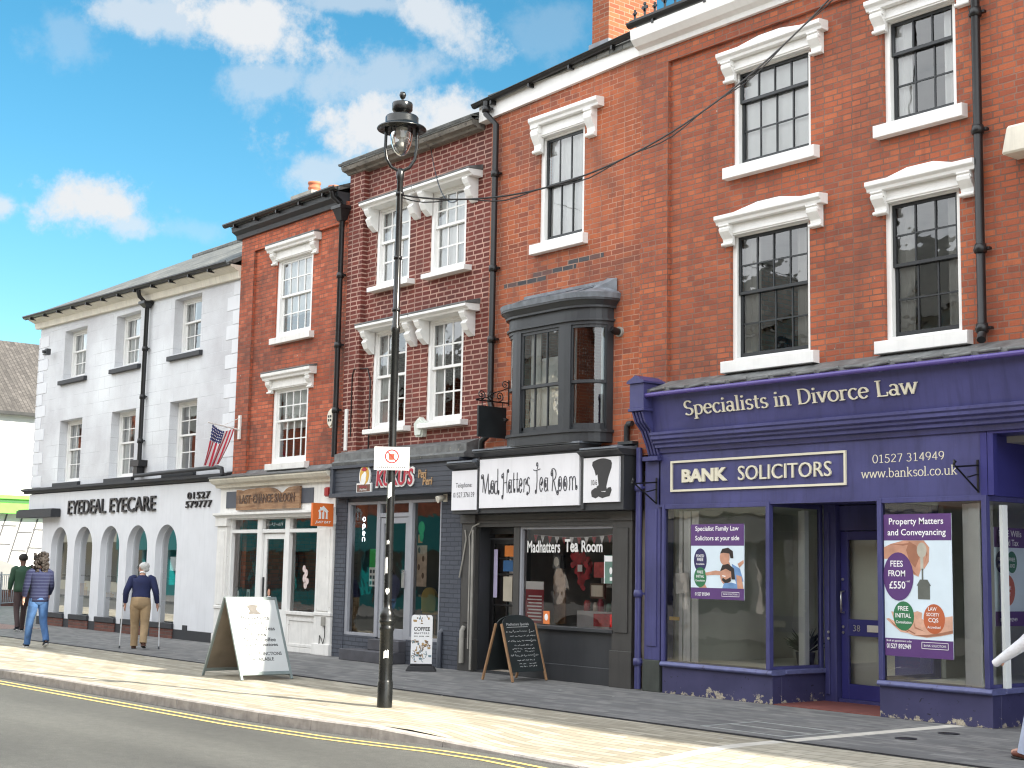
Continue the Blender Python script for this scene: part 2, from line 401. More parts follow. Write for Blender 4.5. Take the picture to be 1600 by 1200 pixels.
def serif_glyphs():
    X = .47; c = .70; g = {}
    def bar(x, y, w=.1): return ('b', x, y, w)
    o = lambda cx, rx=.2, ry=.235, cy=.235: [arc(cx, cy, rx, ry, 90, 450, 24)]
    g['o'] = (.5, o(.25)); g['0'] = (.52, o(.26, .2, .35, .35))
    g['S'] = (.52, [arc(.26, .52, .18, .18, 30, 270, 14) + arc(.26, .17, .2, .17, 90, -150, 14)])
    g['s'] = (.40, [arc(.2, .35, .125, .12, 30, 270, 12) + arc(.2, .115, .14, .115, 90, -150, 12)])
    g['p'] = (.54, [ln((.12, -.2), (.12, .45)), arc(.26, .235, .2, .235, 130, -140, 20), bar(.12, -.2, .2), bar(.08, .45, .1)])
    g['b'] = (.54, [ln((.12, 0.02), (.12, .72)), arc(.27, .235, .19, .235, 130, -140, 20), bar(.08, .72, .1)])
    g['e'] = (.46, [ln((.07, .26), (.38, .26)), arc(.235, .235, .18, .235, 5, 320, 22)])
    g['c'] = (.44, [arc(.25, .235, .19, .235, 45, 320, 20)])
    g['i'] = (.26, [ln((.13, 0), (.13, X)), bar(.13, 0.01, .2), bar(.09, X - .02, .1), ('d', .13, .64)])
    g['l'] = (.26, [ln((.13, 0), (.13, .73)), bar(.13, 0.01, .2), bar(.09, .72, .1)])
    g['a'] = (.46, [arc(.21, .33, .14, .14, 150, 0, 10) + [(.35, .1), (.37, .02), (.44, .01)], arc(.2, .13, .135, .125, 40, 330, 16)])
    g['t'] = (.32, [ln((.14, .62), (.14, .1), (.18, .02), (.28, .03)), ln((.03, X - .02), (.28, X - .02))])
    g['n'] = (.56, [ln((.12, 0), (.12, X)), arc(.28, .28, .15, .19, 160, 0, 12) + [(.43, 0)], bar(.12, .01, .2), bar(.44, .01, .2), bar(.08, X - .02, .1)])
    g['u'] = (.56, [ln((.12, X), (.12, .16)) + arc(.27, .16, .15, .16, 180, 330, 10), ln((.43, X), (.43, .0)), bar(.09, X - .01, .12), bar(.40, X - .01, .12), bar(.47, .01, .1)])
    g['D'] = (.68, [ln((.15, 0), (.15, c)), ln((.08, c - .015), (.3, c - .015)) + arc(.3, .35, .31, .335, 90, -90, 22) + [(.08, .015)]])
    g['v'] = (.48, [ln((.06, X), (.235, .0)), ln((.235, 0), (.42, X)), bar(.08, X - .01, .18), bar(.41, X - .01, .14)])
    g['w'] = (.72, [ln((.06, X), (.2, 0)), ln((.2, 0), (.36, X)), ln((.36, X), (.5, 0)), ln((.5, 0), (.67, X)), bar(.07, X - .01, .17), bar(.66, X - .01, .13)])
    g['r'] = (.38, [ln((.12, 0), (.12, X)), arc(.28, .3, .16, .15, 170, 60, 8), bar(.12, .01, .22), bar(.08, X - .02, .1)])
    g['L'] = (.56, [ln((.15, 0), (.15, c)), ln((.08, .015), (.5, .015), (.52, .17)), bar(.15, c - .015, .22)])
    g['k'] = (.54, [ln((.12, 0), (.12, .73)), ln((.13, .2), (.4, X)), ln((.22, .27), (.46, 0)), bar(.12, .01, .2), bar(.45, .01, .16), bar(.4, X - .01, .16), bar(.08, .72, .1)])
    g['.'] = (.22, [('d', .11, .045)])
    g['1'] = (.52, [ln((.12, .58), (.26, .68)), ln((.27, 0), (.27, .69)), bar(.27, .012, .3)])
    g['2'] = (.52, [arc(.26, .5, .17, .18, 160, -20, 14) + [(.08, .03)], ln((.08, .025), (.46, .025))])
    g['3'] = (.52, [arc(.24, .52, .15, .16, 150, -80, 14), arc(.23, .19, .19, .185, 85, -150, 16)])
    g['4'] = (.52, [ln((.35, 0), (.35, .69)), ln((.35, .68), (.05, .2)), ln((.05, .2), (.47, .2))])
    g['5'] = (.52, [ln((.43, .68), (.14, .68), (.12, .4)), arc(.23, .2, .2, .21, 120, -150, 16)])
    g['7'] = (.52, [ln((.07, .67), (.45, .67)), ln((.45, .67), (.2, 0))])
    g['9'] = (.52, [arc(.25, .47, .18, .21, 0, 360, 22), arc(.12, .42, .31, .42, 10, -70, 12)])
    g[' '] = (.26, [])
    return g
def serif(mb, s, x0, x1, z_base, z_cap, y, mi=0, th=0.0, thick=.085, thin=.038):
    if not _SER: _SER.update(serif_glyphs())
    W = sum(_SER[c][0] for c in s); kx = (x1 - x0) / W; kz = (z_cap - z_base) / .70; pen = 0; j = 0
    for c in s:
        w, st = _SER[c]
        for q in st:
            yy = y - .0003 * (j % 7); j += 1
            if q[0] == 'b':
                a, b = x0 + (pen + q[1] - q[3] / 2) * kx, x0 + (pen + q[1] + q[3] / 2) * kx; z = z_base + q[2] * kz
                mb.box(a, b, yy, yy + max(th, .0002), z - thin * kz / 2, z + thin * kz / 2, mi)
            elif q[0] == 'd':
                mb.disc(x0 + (pen + q[1]) * kx, z_base + q[2] * kz, .055 * kx, .055 * kz, yy, mi, 12, max(th, .0002))
            else:
                ribbon(mb, [(x0 + (pen + p[0]) * kx, z_base + p[1] * kz) for p in q], thick * (kx + kz) / 2, thin * (kx + kz) / 2, yy, mi, th)
        pen += w

# ------------------------------------------------------------------ shared materials
WHITE = mat('white_gloss_paint', (.80, .80, .78), .4, .05, 3, .001, 20, streak=.12)
WHITE_OLD = mat('weathered_white_paint', (.74, .73, .70), .55, .08, 4, .002, 24, chips=.66, chip_rgb=(.35, .32, .28), streak=.25)
CREAM = mat('cream_stone_paint', (.70, .66, .56), .6, .1, 3, .002, 24, streak=.3)
BLACK = mat('black_iron_paint', (.006, .006, .007), .35, .2, 5, .001, 40)
BLACK_PIPE = mat('black_gutter_paint', (.007, .007, .008), .4, .25, 4, .001, 30, streak=.2)
DKGREY = mat('charcoal_paint', (.034, .038, .043), .45, .12, 3, .001, 25, streak=.25)
DKSASH = mat('dark_grey_sash_paint', (.018, .021, .024), .4, .15, 3, .0008, 25)
TEA = mat('tea_room_grey_paint', (.050, .048, .046), .45, .16, 1.4, .0012, 25, streak=.4)
TEA_DK = mat('tea_room_dark_paint', (.032, .034, .038), .45, .14, 2, .001, 25, streak=.3)
KUK = mat('slate_grey_paint', (.062, .070, .090), .5, .12, 2, .001, 25, streak=.3)
KUKF = mat('slate_fascia_paint', (.050, .057, .074), .45, .1, 2, .001, 25, streak=.3)
ALU = mat('grey_powder_coat', (.30, .31, .34), .4, .06, 4, 0)
PURPLE = mat('purple_blue_paint', (.052, .053, .165), .42, .22, 1.3, .003, 14, chips=.715, chip_rgb=(.11, .11, .2), streak=.55)
PURPLE_OLD = mat('flaking_purple_paint', (.055, .050, .180), .5, .2, 3, .003, 14, streak=.4)
LEAD = mat('lead_sheet', (.17, .19, .22), .5, .3, 3, .006, 9, streak=.4)
LEAD_OLD = mat('weathered_lead', (.13, .135, .135), .6, .45, 5, .012, 7, chips=.62, chip_rgb=(.26, .24, .2), streak=.5)
SLATE_STONE = mat('dark_stone', (.022, .024, .029), .6, .25, 4, .003, 20)
CONC = mat('grey_concrete', (.30, .29, .26), .85, .2, 4, .004, 25, streak=.3)
WOOD = mat('brown_wood', (.30, .17, .085), .55, .3, 6, .002, 30, streak=.3)
WOOD_DK = mat('dark_wood', (.09, .045, .025), .5, .3, 5, .002, 30)
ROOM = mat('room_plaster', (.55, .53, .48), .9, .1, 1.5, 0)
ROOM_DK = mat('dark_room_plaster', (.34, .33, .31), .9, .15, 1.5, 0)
STEEL = mat('brushed_steel', (.6, .6, .6), .3, .05, 5, 0, metal=1)
CURT = mat('net_curtain', (.80, .80, .79), .9, .05, 3, 0)
BLIND = mat('grey_blind', (.74, .75, .74), .8, .08, 3, 0)
TERRA = mat('terracotta', (.38, .12, .06), .75, .25, 6, .003, 20, streak=.3)
GLASS = glass('shop_glass', .0012, (.985, .995, .99), 1.5, 2.3)
GLASS_ARCH = glass('arch_shop_glass', 0, (.95, .98, .98), 1.4, .6)
GLASS_OLD = glass('old_window_glass', .0035, gain=3.0)
B_BANK = brick('red_brick_worn', [(.0, (.24, .066, .038)), (.2, (.33, .085, .042)), (.6, (.425, .108, .046)), (.9, (.50, .14, .058)), (1, (.36, .13, .088))], (.26, .14, .10), msize=.009, soot=.5, stain=(.095, .045, .035), light=.6, header=.62)
B_KUK = brick('dark_red_brick', [(.0, (.105, .024, .018)), (.4, (.15, .031, .023)), (.8, (.19, .040, .028)), (1, (.24, .06, .04))], (.50, .30, .24), row=.083, width=.235, msize=.013, soot=.25, header=.9)
B_MAD = brick('orange_red_brick', [(.0, (.16, .048, .03)), (.18, (.26, .072, .04)), (.5, (.36, .092, .042)), (.85, (.47, .13, .05)), (1, (.18, .08, .06))], (.50, .26, .175), row=.078, width=.24, msize=.0075, soot=.7, stain=(.11, .052, .04), orange=(.43, .115, .042), header=.7)
B_B2 = brick('pale_red_brick', [(.0, (.19, .055, .032)), (.4, (.315, .095, .05)), (.75, (.375, .125, .07)), (1, (.45, .19, .12))], (.25, .13, .09), msize=.007, soot=.7, light=.6, header=.65, gain=(1.38, 1.02, .86))
B_CHIM = brick('orange_chimney_brick', [(0, (.20, .045, .018)), (.5, (.31, .075, .026)), (1, (.40, .115, .042))], (.36, .20, .13), soot=.2, msize=.009)
B_PLINTH = brick('brown_plinth_brick', [(0, (.10, .04, .03)), (1, (.2, .07, .05))], (.12, .09, .08), soot=.3)
B_GREY = brick('grey_painted_brick', [(0, (.062, .070, .091)), (1, (.080, .089, .113))], (.043, .049, .064), msize=.008, soot=.15, stain=(.04, .045, .06))
B_WHITE = brick('white_painted_brick', [(0, (.66, .675, .71)), (1, (.675, .69, .725))], (.645, .66, .695), row=.3, width=.62, msize=.006, soot=.14, stain=(.55, .55, .55), bd=.002)
RENDER_W = mat('smooth_white_render', (.67, .685, .715), .7, .04, 2, .0008, 12, chips=.735, chip_rgb=(.45, .45, .44), streak=.12)
def tiles(name, stops, row, width):
    return paving(name, stops, tuple(c * .5 for c in stops[0][1]), row, width, .012, .7, .5, .012)
SLATES = tiles('roof_slates', [(0, (.10, .105, .10)), (.6, (.17, .172, .16)), (1, (.24, .235, .21))], .22, .28)
CLAYTILES = tiles('brown_roof_tiles', [(0, (.07, .062, .057)), (.5, (.10, .09, .082)), (1, (.135, .122, .112))], .16, .2)

# ------------------------------------------------------------------ sash windows, hoods, pipes
def sash_window(b, x0, x1, z0, z1, y, cols, rt, rb, split, fm, sm, fw=.05, sw=.04, bar=.018, gm=None, back=None, label=None):
    """a window part with its sashes, panes, sill and hood as sub-parts; y = face of the box frame"""
    w = MB()
    w.box(x0, x0 + fw, y, y + .12, z0, z1); w.box(x1 - fw, x1, y, y + .12, z0, z1)
    w.box(x0 + fw, x1 - fw, y + .002, y + .12, z1 - fw, z1); w.box(x0 + fw, x1 - fw, y + .002, y + .12, z0, z0 + fw * .7)
    win = w.build('window', fm, b, .004)
    if label: win['label'] = label
    a, c = x0 + fw, x1 - fw; zb, zt = z0 + fw * .7, z1 - fw
    for zl, zh, rows, yy in ((split - sw * .5, zt, rt, y + .035), (zb, split + sw * .5, rb, y + .075)):
        s = MB(); bot = sw * 1.6 if zl == zb else sw
        s.box(a, a + sw, yy, yy + .038, zl, zh); s.box(c - sw, c, yy, yy + .038, zl, zh)
        s.box(a + sw, c - sw, yy + .001, yy + .037, zh - sw, zh); s.box(a + sw, c - sw, yy + .001, yy + .037, zl, zl + bot)
        ia, ic, il, ih = a + sw, c - sw, zl + bot, zh - sw
        for k in range(1, cols):
            q = ia + (ic - ia) * k / cols; s.box(q - bar / 2, q + bar / 2, yy + .006, yy + .03, il, ih)
        for k in range(1, rows):
            q = il + (ih - il) * k / rows; s.box(ia, ic, yy + .008, yy + .028, q - bar / 2, q + bar / 2)
        s.build('sash', sm, win)
        g = MB()                      # old panes never lie quite in one plane
        for i in range(cols):
            for j in range(rows):
                u0, u1 = ia + (ic - ia) * i / cols, ia + (ic - ia) * (i + 1) / cols; v0, v1 = il + (ih - il) * j / rows, il + (ih - il) * (j + 1) / rows
                e = [random.uniform(-.0035, .0035) for _ in range(3)]; gy = yy + .018
                g.quad((u0, gy + e[0], v0), (u1, gy + e[1], v0), (u1, gy + e[1] + e[2], v1), (u0, gy + e[0] + e[2], v1))
        g.build('pane', gm or GLASS_OLD, win)
    if back:
        kind, m, lo = back
        s = MB(); yy = y + .15
        if kind == 'curtain':
            n = 26; P = [(a + (c - a) * i / n, yy + .025 * math.sin(i * 2.1) + .01 * math.sin(i * 5.3)) for i in range(n + 1)]
            zlo = zb + (zt - zb) * lo
            s.add([(p[0], p[1], zlo) for p in P] + [(p[0], p[1], zt) for p in P], [(i, i + 1, n + 2 + i, n + 1 + i) for i in range(n)], 0, True)
            s.build('curtain', m, win)
        elif kind == 'side':
            for q0, q1 in ((a, a + (c - a) * .24), (c - (c - a) * .24, c)):
                n = 9; P = [(q0 + (q1 - q0) * i / n, yy + .03 * math.sin(i * 2.4)) for i in range(n + 1)]
                s.add([(p[0], p[1], zb) for p in P] + [(p[0], p[1], zt) for p in P], [(i, i + 1, n + 2 + i, n + 1 + i) for i in range(n)], 0, True)
            s.build('curtain', m, win)
        else:
            s.box(a, c, yy, yy + .01, zb + (zt - zb) * lo, zt); s.build('blind', m, win)
    return win
def sill(win, x0, x1, z0, z1, d, m, y=0):
    s = MB(); s.prism([(y - d, z0), (y + .1, z0), (y + .1, z1 + .012), (y - d, z1 - .008)], 'yz', x0, x1); s.build('sill', m, win, .006)
def bracket(win, x0, x1, z0, z1, d, m, y=0, scroll=True):
    h = z1 - z0; s = MB()
    P = [(y, z0)] + ([(y - d * .32, z0 + .02 * h), (y - d * .42, z0 + .10 * h), (y - d * .30, z0 + .2 * h), (y - d * .34, z0 + .34 * h), (y - d * .62, z0 + .5 * h), (y - d * .85, z0 + .66 * h), (y - d * .9, z0 + .8 * h), (y - d * .8, z0 + .9 * h)] if scroll else
        [(y - d * .12, z0), (y - d * .55, z0 + .22 * h), (y - d * .78, z0 + .5 * h), (y - d * .62, z0 + .64 * h), (y - d * .8, z0 + .74 * h)]) + [(y - d * .95, z0 + .92 * h), (y - d * .95, z1), (y, z1)]
    s.prism(P, 'yz', x0, x1)
    if scroll:
        for q in (z0 + .09 * h, z0 + .78 * h):
            s.tube([(x0 - .012, y - d * .36 if q < z0 + .3 * h else y - d * .66, q), (x1 + .012, y - d * .36 if q < z0 + .3 * h else y - d * .66, q)], .055 * h + .008, 10)
    s.build('bracket', m, win, .004)
def hood(win, x0, x1, z0, z1, d, m, y=0, peak=0, frieze=None, lead=None):
    s = MB(); h = z1 - z0
    prof = [(y + .05, z0), (y - d * .72, z0), (y - d * .78, z0 + .3 * h), (y - d * .97, z0 + .52 * h), (y - d, z0 + .6 * h), (y - d, z1), (y + .05, z1 + .02)]
    s.prism(prof, 'yz', x0, x1)
    if peak:
        xm = (x0 + x1) / 2; s.add([(x0 + .25, y - d * .8, z1 + .002), (x1 - .25, y - d * .8, z1 + .002), (xm + .18, y - d * .6, z1 + peak), (xm - .18, y - d * .6, z1 + peak), (x0 + .25, y + .05, z1 + .02), (x1 - .25, y + .05, z1 + .02), (xm + .18, y + .05, z1 + peak + .01), (xm - .18, y + .05, z1 + peak + .01)],
              [(0, 1, 2, 3), (3, 2, 6, 7), (1, 5, 6, 2), (4, 0, 3, 7)])
    if frieze:
        a, b2, q0 = frieze; s.box(a, b2, y - .045, y + .05, q0, z0 - .001); s.box(a - .001, b2 + .001, y - .06, y - .03, q0 + .02, q0 + .05)
    s.build('hood', m, win, .004)
    if lead:
        t = MB(); t.prism([(y + .03, z1 + .024), (y - d * 1.02, z1 + .006), (y - d * 1.02, z1 + .03), (y + .03, z1 + lead)], 'yz', x0 - .01, x1 + .01); t.build('lead_flashing', LEAD_OLD, win)
def pipe(b, pts, r=.045, collars=(), name='drainpipe', m=None, hopper=None):
    s = MB(); s.tube(pts, r, 12)
    for x, y, z in collars: s.lathe([(r, z - .05), (r + .018, z - .05), (r + .02, z), (r + .014, z + .05), (r, z + .05)], x, y, 12); s.box(x - r - .05, x + r + .05, y + r * .3, y + r + .02, z - .015, z + .015)
    if hopper:
        x, y, z = hopper
        s.hexa([(x - .07, y - .06, z - .28), (x + .07, y - .06, z - .28), (x + .07, y + .06, z - .28), (x - .07, y + .06, z - .28)], [(x - .14, y - .13, z - .06), (x + .14, y - .13, z - .06), (x + .14, y + .08, z - .06), (x - .14, y + .08, z - .06)])
        s.box(x - .16, x + .16, y - .15, y + .08, z - .06, z)
    return s.build(name, m or BLACK_PIPE, b)
def gutter(b, x0, x1, y, z, r=.06, z2=None, brk=1.0):
    z2 = z if z2 is None else z2; n = 8; s = MB()
    P = [(y + r * math.cos(PI + PI * k / n), r * math.sin(PI + PI * k / n)) for k in range(n + 1)]
    vs = [(x0, p[0], z + p[1]) for p in P] + [(x1, p[0], z2 + p[1]) for p in P]; m = n + 1
    s.add(vs, [(k, k + 1, m + k + 1, m + k) for k in range(n)], 0, True)
    s.box(x0, x1, y - r - .008, y - r + .004, min(z, z2) - .012, max(z, z2) + .012) if abs(z - z2) < .02 else s.tube([(x0, y - r, z), (x1, y - r, z2)], .012, 6)
    k = x0 + brk * .5
    while k < x1:
        zz = z + (z2 - z) * (k - x0) / (x1 - x0); s.box(k - .02, k + .02, y - r * .5, y + r + .12, zz - r - .05, zz - r + .02); k += brk
    s.build('gutter', BLACK_PIPE, b)
def shell(b, x0, x1, H, depth=8.6, floors=(3.2, 6.2), wm=None, left=True, right=True, back=3.4, ground=True, roommat=None, ground_y=.3):
    """rear and side walls and the rooms behind the windows"""
    s = MB()
    s.box(x0 + .004, x0 + .2, .22, depth, .01, H - .02); s.box(x1 - .2, x1 - .004, .22, depth, .01, H - .02); s.box(x0 + .2, x1 - .2, depth - .2, depth, .01, H - .02)
    s.build('side_wall', wm or B_BANK, b)
    r = MB()
    for z in floors: r.box(x0 + .2, x1 - .2, .24 if z > 3.3 else ground_y, depth - .21, z - .15, z)
    r.box(x0 + .2, x1 - .2, .24, depth - .21, H - .25, H - .1)
    r.box(x0 + .2, x1 - .2, back, back + .1, floors[0] + .001, H - .26)
    r.build('interior', roommat or ROOM, b)
def roof(b, x0, x1, ye, ze, yr, zr, yb, zb, m, cut=0, name='roof'):
    s = MB(); t = .09
    for yy0, zz0, yy1, zz1, cl in ((ye, ze, yr, zr, cut), (yb, zb, yr, zr, cut)):
        # tiles run up the slope: real slope coordinates keep the courses even
        s.add([(x0, yy0, zz0), (x1, yy0, zz0), (x1, yy1, zz1), (x0 + cl, yy1, zz1), (x0, yy0, zz0 - t), (x1, yy0, zz0 - t), (x1, yy1, zz1 - t), (x0 + cl, yy1, zz1 - t)],
              [(0, 1, 2, 3), (7, 6, 5, 4), (4, 5, 1, 0), (5, 6, 2, 1), (7, 4, 0, 3)])
    if cut: s.add([(x0, ye, ze), (x0 + cut, yr, zr), (x0, yb, zb)], [(0, 1, 2)])
    o = s.build(name, m, b)
    r = MB(); r.tube([(x0 + cut, yr, zr + .01), (x1, yr, zr + .01)], .09, 8); r.build('ridge', m, o if b else None)
    return o
def paint_panel(mb, x0, x1, z0, z1, y, d=.02, w=.05, mi=0):
    mb.box(x0, x0 + w, y - d, y, z0, z1, mi); mb.box(x1 - w, x1, y - d, y, z0, z1, mi); mb.box(x0 + w, x1 - w, y - d + .001, y, z0, z0 + w, mi); mb.box(x0 + w, x1 - w, y - d + .001, y, z1 - w, z1, mi)

# ------------------------------------------------------------------ ground, road, pavement
KERB = [(-120, -6.45), (-60, -6.4), (-30, -6.33), (-21.4, -6.30), (-17.3, -6.15), (-14.2, -6.03), (-12.75, -5.86), (-11.9, -5.68), (-11.2, -5.5), (-10.4, -5.42), (-9.4, -5.48), (-8, -5.6), (-4, -5.75), (30, -5.8)]
def kerb_y(x):
    for (a, p), (c, q) in zip(KERB, KERB[1:]):
        if a <= x <= c: return p + (q - p) * (x - a) / (c - a)
    return KERB[-1][1]
def sm(t): t = max(0, min(1, t)); return t * t * (3 - 2 * t)
def drop(x, y):                                       # the dropped kerb of the crossing
    return -.092 * sm((x + 12.2) / 1.3) * sm((-3.6 - y) / 1.6) * (1 - sm((x + 5) / 2))
g = MB(); g.box(-700, 700, -700, 700, -.6, -.3); structure(g.build('ground', CONC))
g = MB(); g.quad((-300, -60, -.12), (60, -60, -.12), (60, -4, -.12), (-300, -4, -.12)); structure(g.build('road', asphalt()))
PAVE_BUFF = paving('buff_block_paving', [(0, (.27, .24, .175)), (.5, (.41, .37, .285)), (1, (.55, .50, .40))], (.2, .175, .13), .105, .42, .008, patch=.35)
PAVE_GREY = paving('grey_block_paving', [(0, (.12, .12, .123)), (.5, (.19, .188, .185)), (1, (.27, .262, .25))], (.12, .118, .115), .12, .24, .006, patch=.35)
PAVE_LIGHT = paving('pale_block_paving', [(0, (.40, .36, .28)), (.5, (.47, .43, .34)), (1, (.55, .50, .41))], (.28, .26, .2), .2, .2, .012, patch=.3)
KERBSTONE = mat('kerb_granite', (.36, .33, .30), .8, .25, 8, .004, 60, streak=.35)
def strip(name, xs, ya, yb, ny, m, z=0.0):
    s = MB(); vs = []
    for x in xs:
        a = ya(x) if callable(ya) else ya; b2 = yb(x) if callable(yb) else yb
        for j in range(ny + 1):
            y = a + (b2 - a) * j / ny; vs.append((x, y, z + drop(x, y)))
    n = ny + 1
    s.add(vs, [(i * n + j, (i + 1) * n + j, (i + 1) * n + j + 1, i * n + j + 1) for i in range(len(xs) - 1) for j in range(ny)])
    return structure(s.build(name, m))
XS = [-120, -60, -40] + [-36 + i * 1.0 for i in range(22)] + [-14 + .25 * i for i in range(60)] + [2, 10, 30]
GROOVE = -3.0
XA = [x for x in XS if x < -9.49] + [-9.49]; XB = [-9.31] + [x for x in XS if x > -9.31]
ki = lambda x: kerb_y(x) + .13
strip('pavement', XA, ki, GROOVE - .05, 8, PAVE_BUFF)
strip('pavement', XB, ki, GROOVE - .05, 8, PAVE_LIGHT)
strip('pavement', XA, GROOVE + .05, 1.6, 4, PAVE_GREY); strip('pavement', XB, GROOVE + .05, 1.6, 4, PAVE_GREY)
strip('pavement', [-120, -60, -37.2], 1.6, 40, 2, PAVE_GREY)
strip('pavement_band', [-9.49, -9.31], ki, GROOVE - .05, 8, mat('pale_stone_band', (.56, .53, .47), .75, .15, 6, .002, 40))
strip('pavement_band', [-9.49, -9.31], GROOVE + .05, 1.0, 2, mat('pale_stone_band', (.5, .5, .5)))
s = MB(); s.box(-120, 30, GROOVE - .05, GROOVE + .05, -.2, -.025)
for sx in (-.05, .035): s.box(-120, 30, GROOVE + sx, GROOVE + sx + .015, -.024, .004)
structure(s.build('drainage_channel', mat('channel_iron', (.03, .03, .032), .6, .3, 9, .002, 40)))
s = MB(); kx = [-60, -45] + [-40 + .92 * i for i in range(50)] + [8, 20, 30]
for a, c in zip(kx, kx[1:]):
    a2, c2 = a + .004, c - .004; ya, yc = kerb_y(a2), kerb_y(c2); za, zc = drop(a2, ya), drop(c2, yc)
    s.add([(a2, ya, -.3), (c2, yc, -.3), (c2, yc + .126, -.3), (a2, ya + .126, -.3), (a2, ya + .008, za - .015), (c2, yc + .008, zc - .015), (c2, yc + .126, zc + .002), (a2, ya + .126, za + .002), (a2, ya + .022, za + .001), (c2, yc + .022, zc + .001)],
          [(0, 1, 5, 4), (4, 5, 9, 8), (8, 9, 6, 7), (2, 3, 7, 6), (1, 2, 6, 9, 5), (3, 0, 4, 8, 7)])
structure(s.build('kerb', KERBSTONE))
YEL = mat('yellow_road_paint', (.62, .47, .16), .7, .18, 8, .001, 50, chips=.585, chip_rgb=(.24, .22, .16))
for off in (.20, .37):
    s = MB(); P = [-60 + .75 * i for i in range(112)]
    for a, c in zip(P, P[1:]): s.quad((a, kerb_y(a) - off - .06, -.116), (c, kerb_y(c) - off - .06, -.116), (c, kerb_y(c) - off, -.116), (a, kerb_y(a) - off, -.116))
    structure(s.build('road_marking', YEL))
# far side of the road
s = MB(); s.box(-200, 60, -60, -12.9, -.28, 0); structure(s.build('pavement', PAVE_GREY))
# dotted tactile slabs at the side street, seen at the left edge
s = MB(); s.box(-38.6, -33.6, -2.4, -.9, .0, .004)
for i in range(40):
    for j in range(12): s.lathe([(.022, .004), (.018, .010), (0, .010)], -38.5 + i * .125, -2.34 + j * .125, 6)
structure(s.build('pavement_tactile', mat('tactile_slab', (.25, .17, .15), .8, .15, 5, .002, 40)))

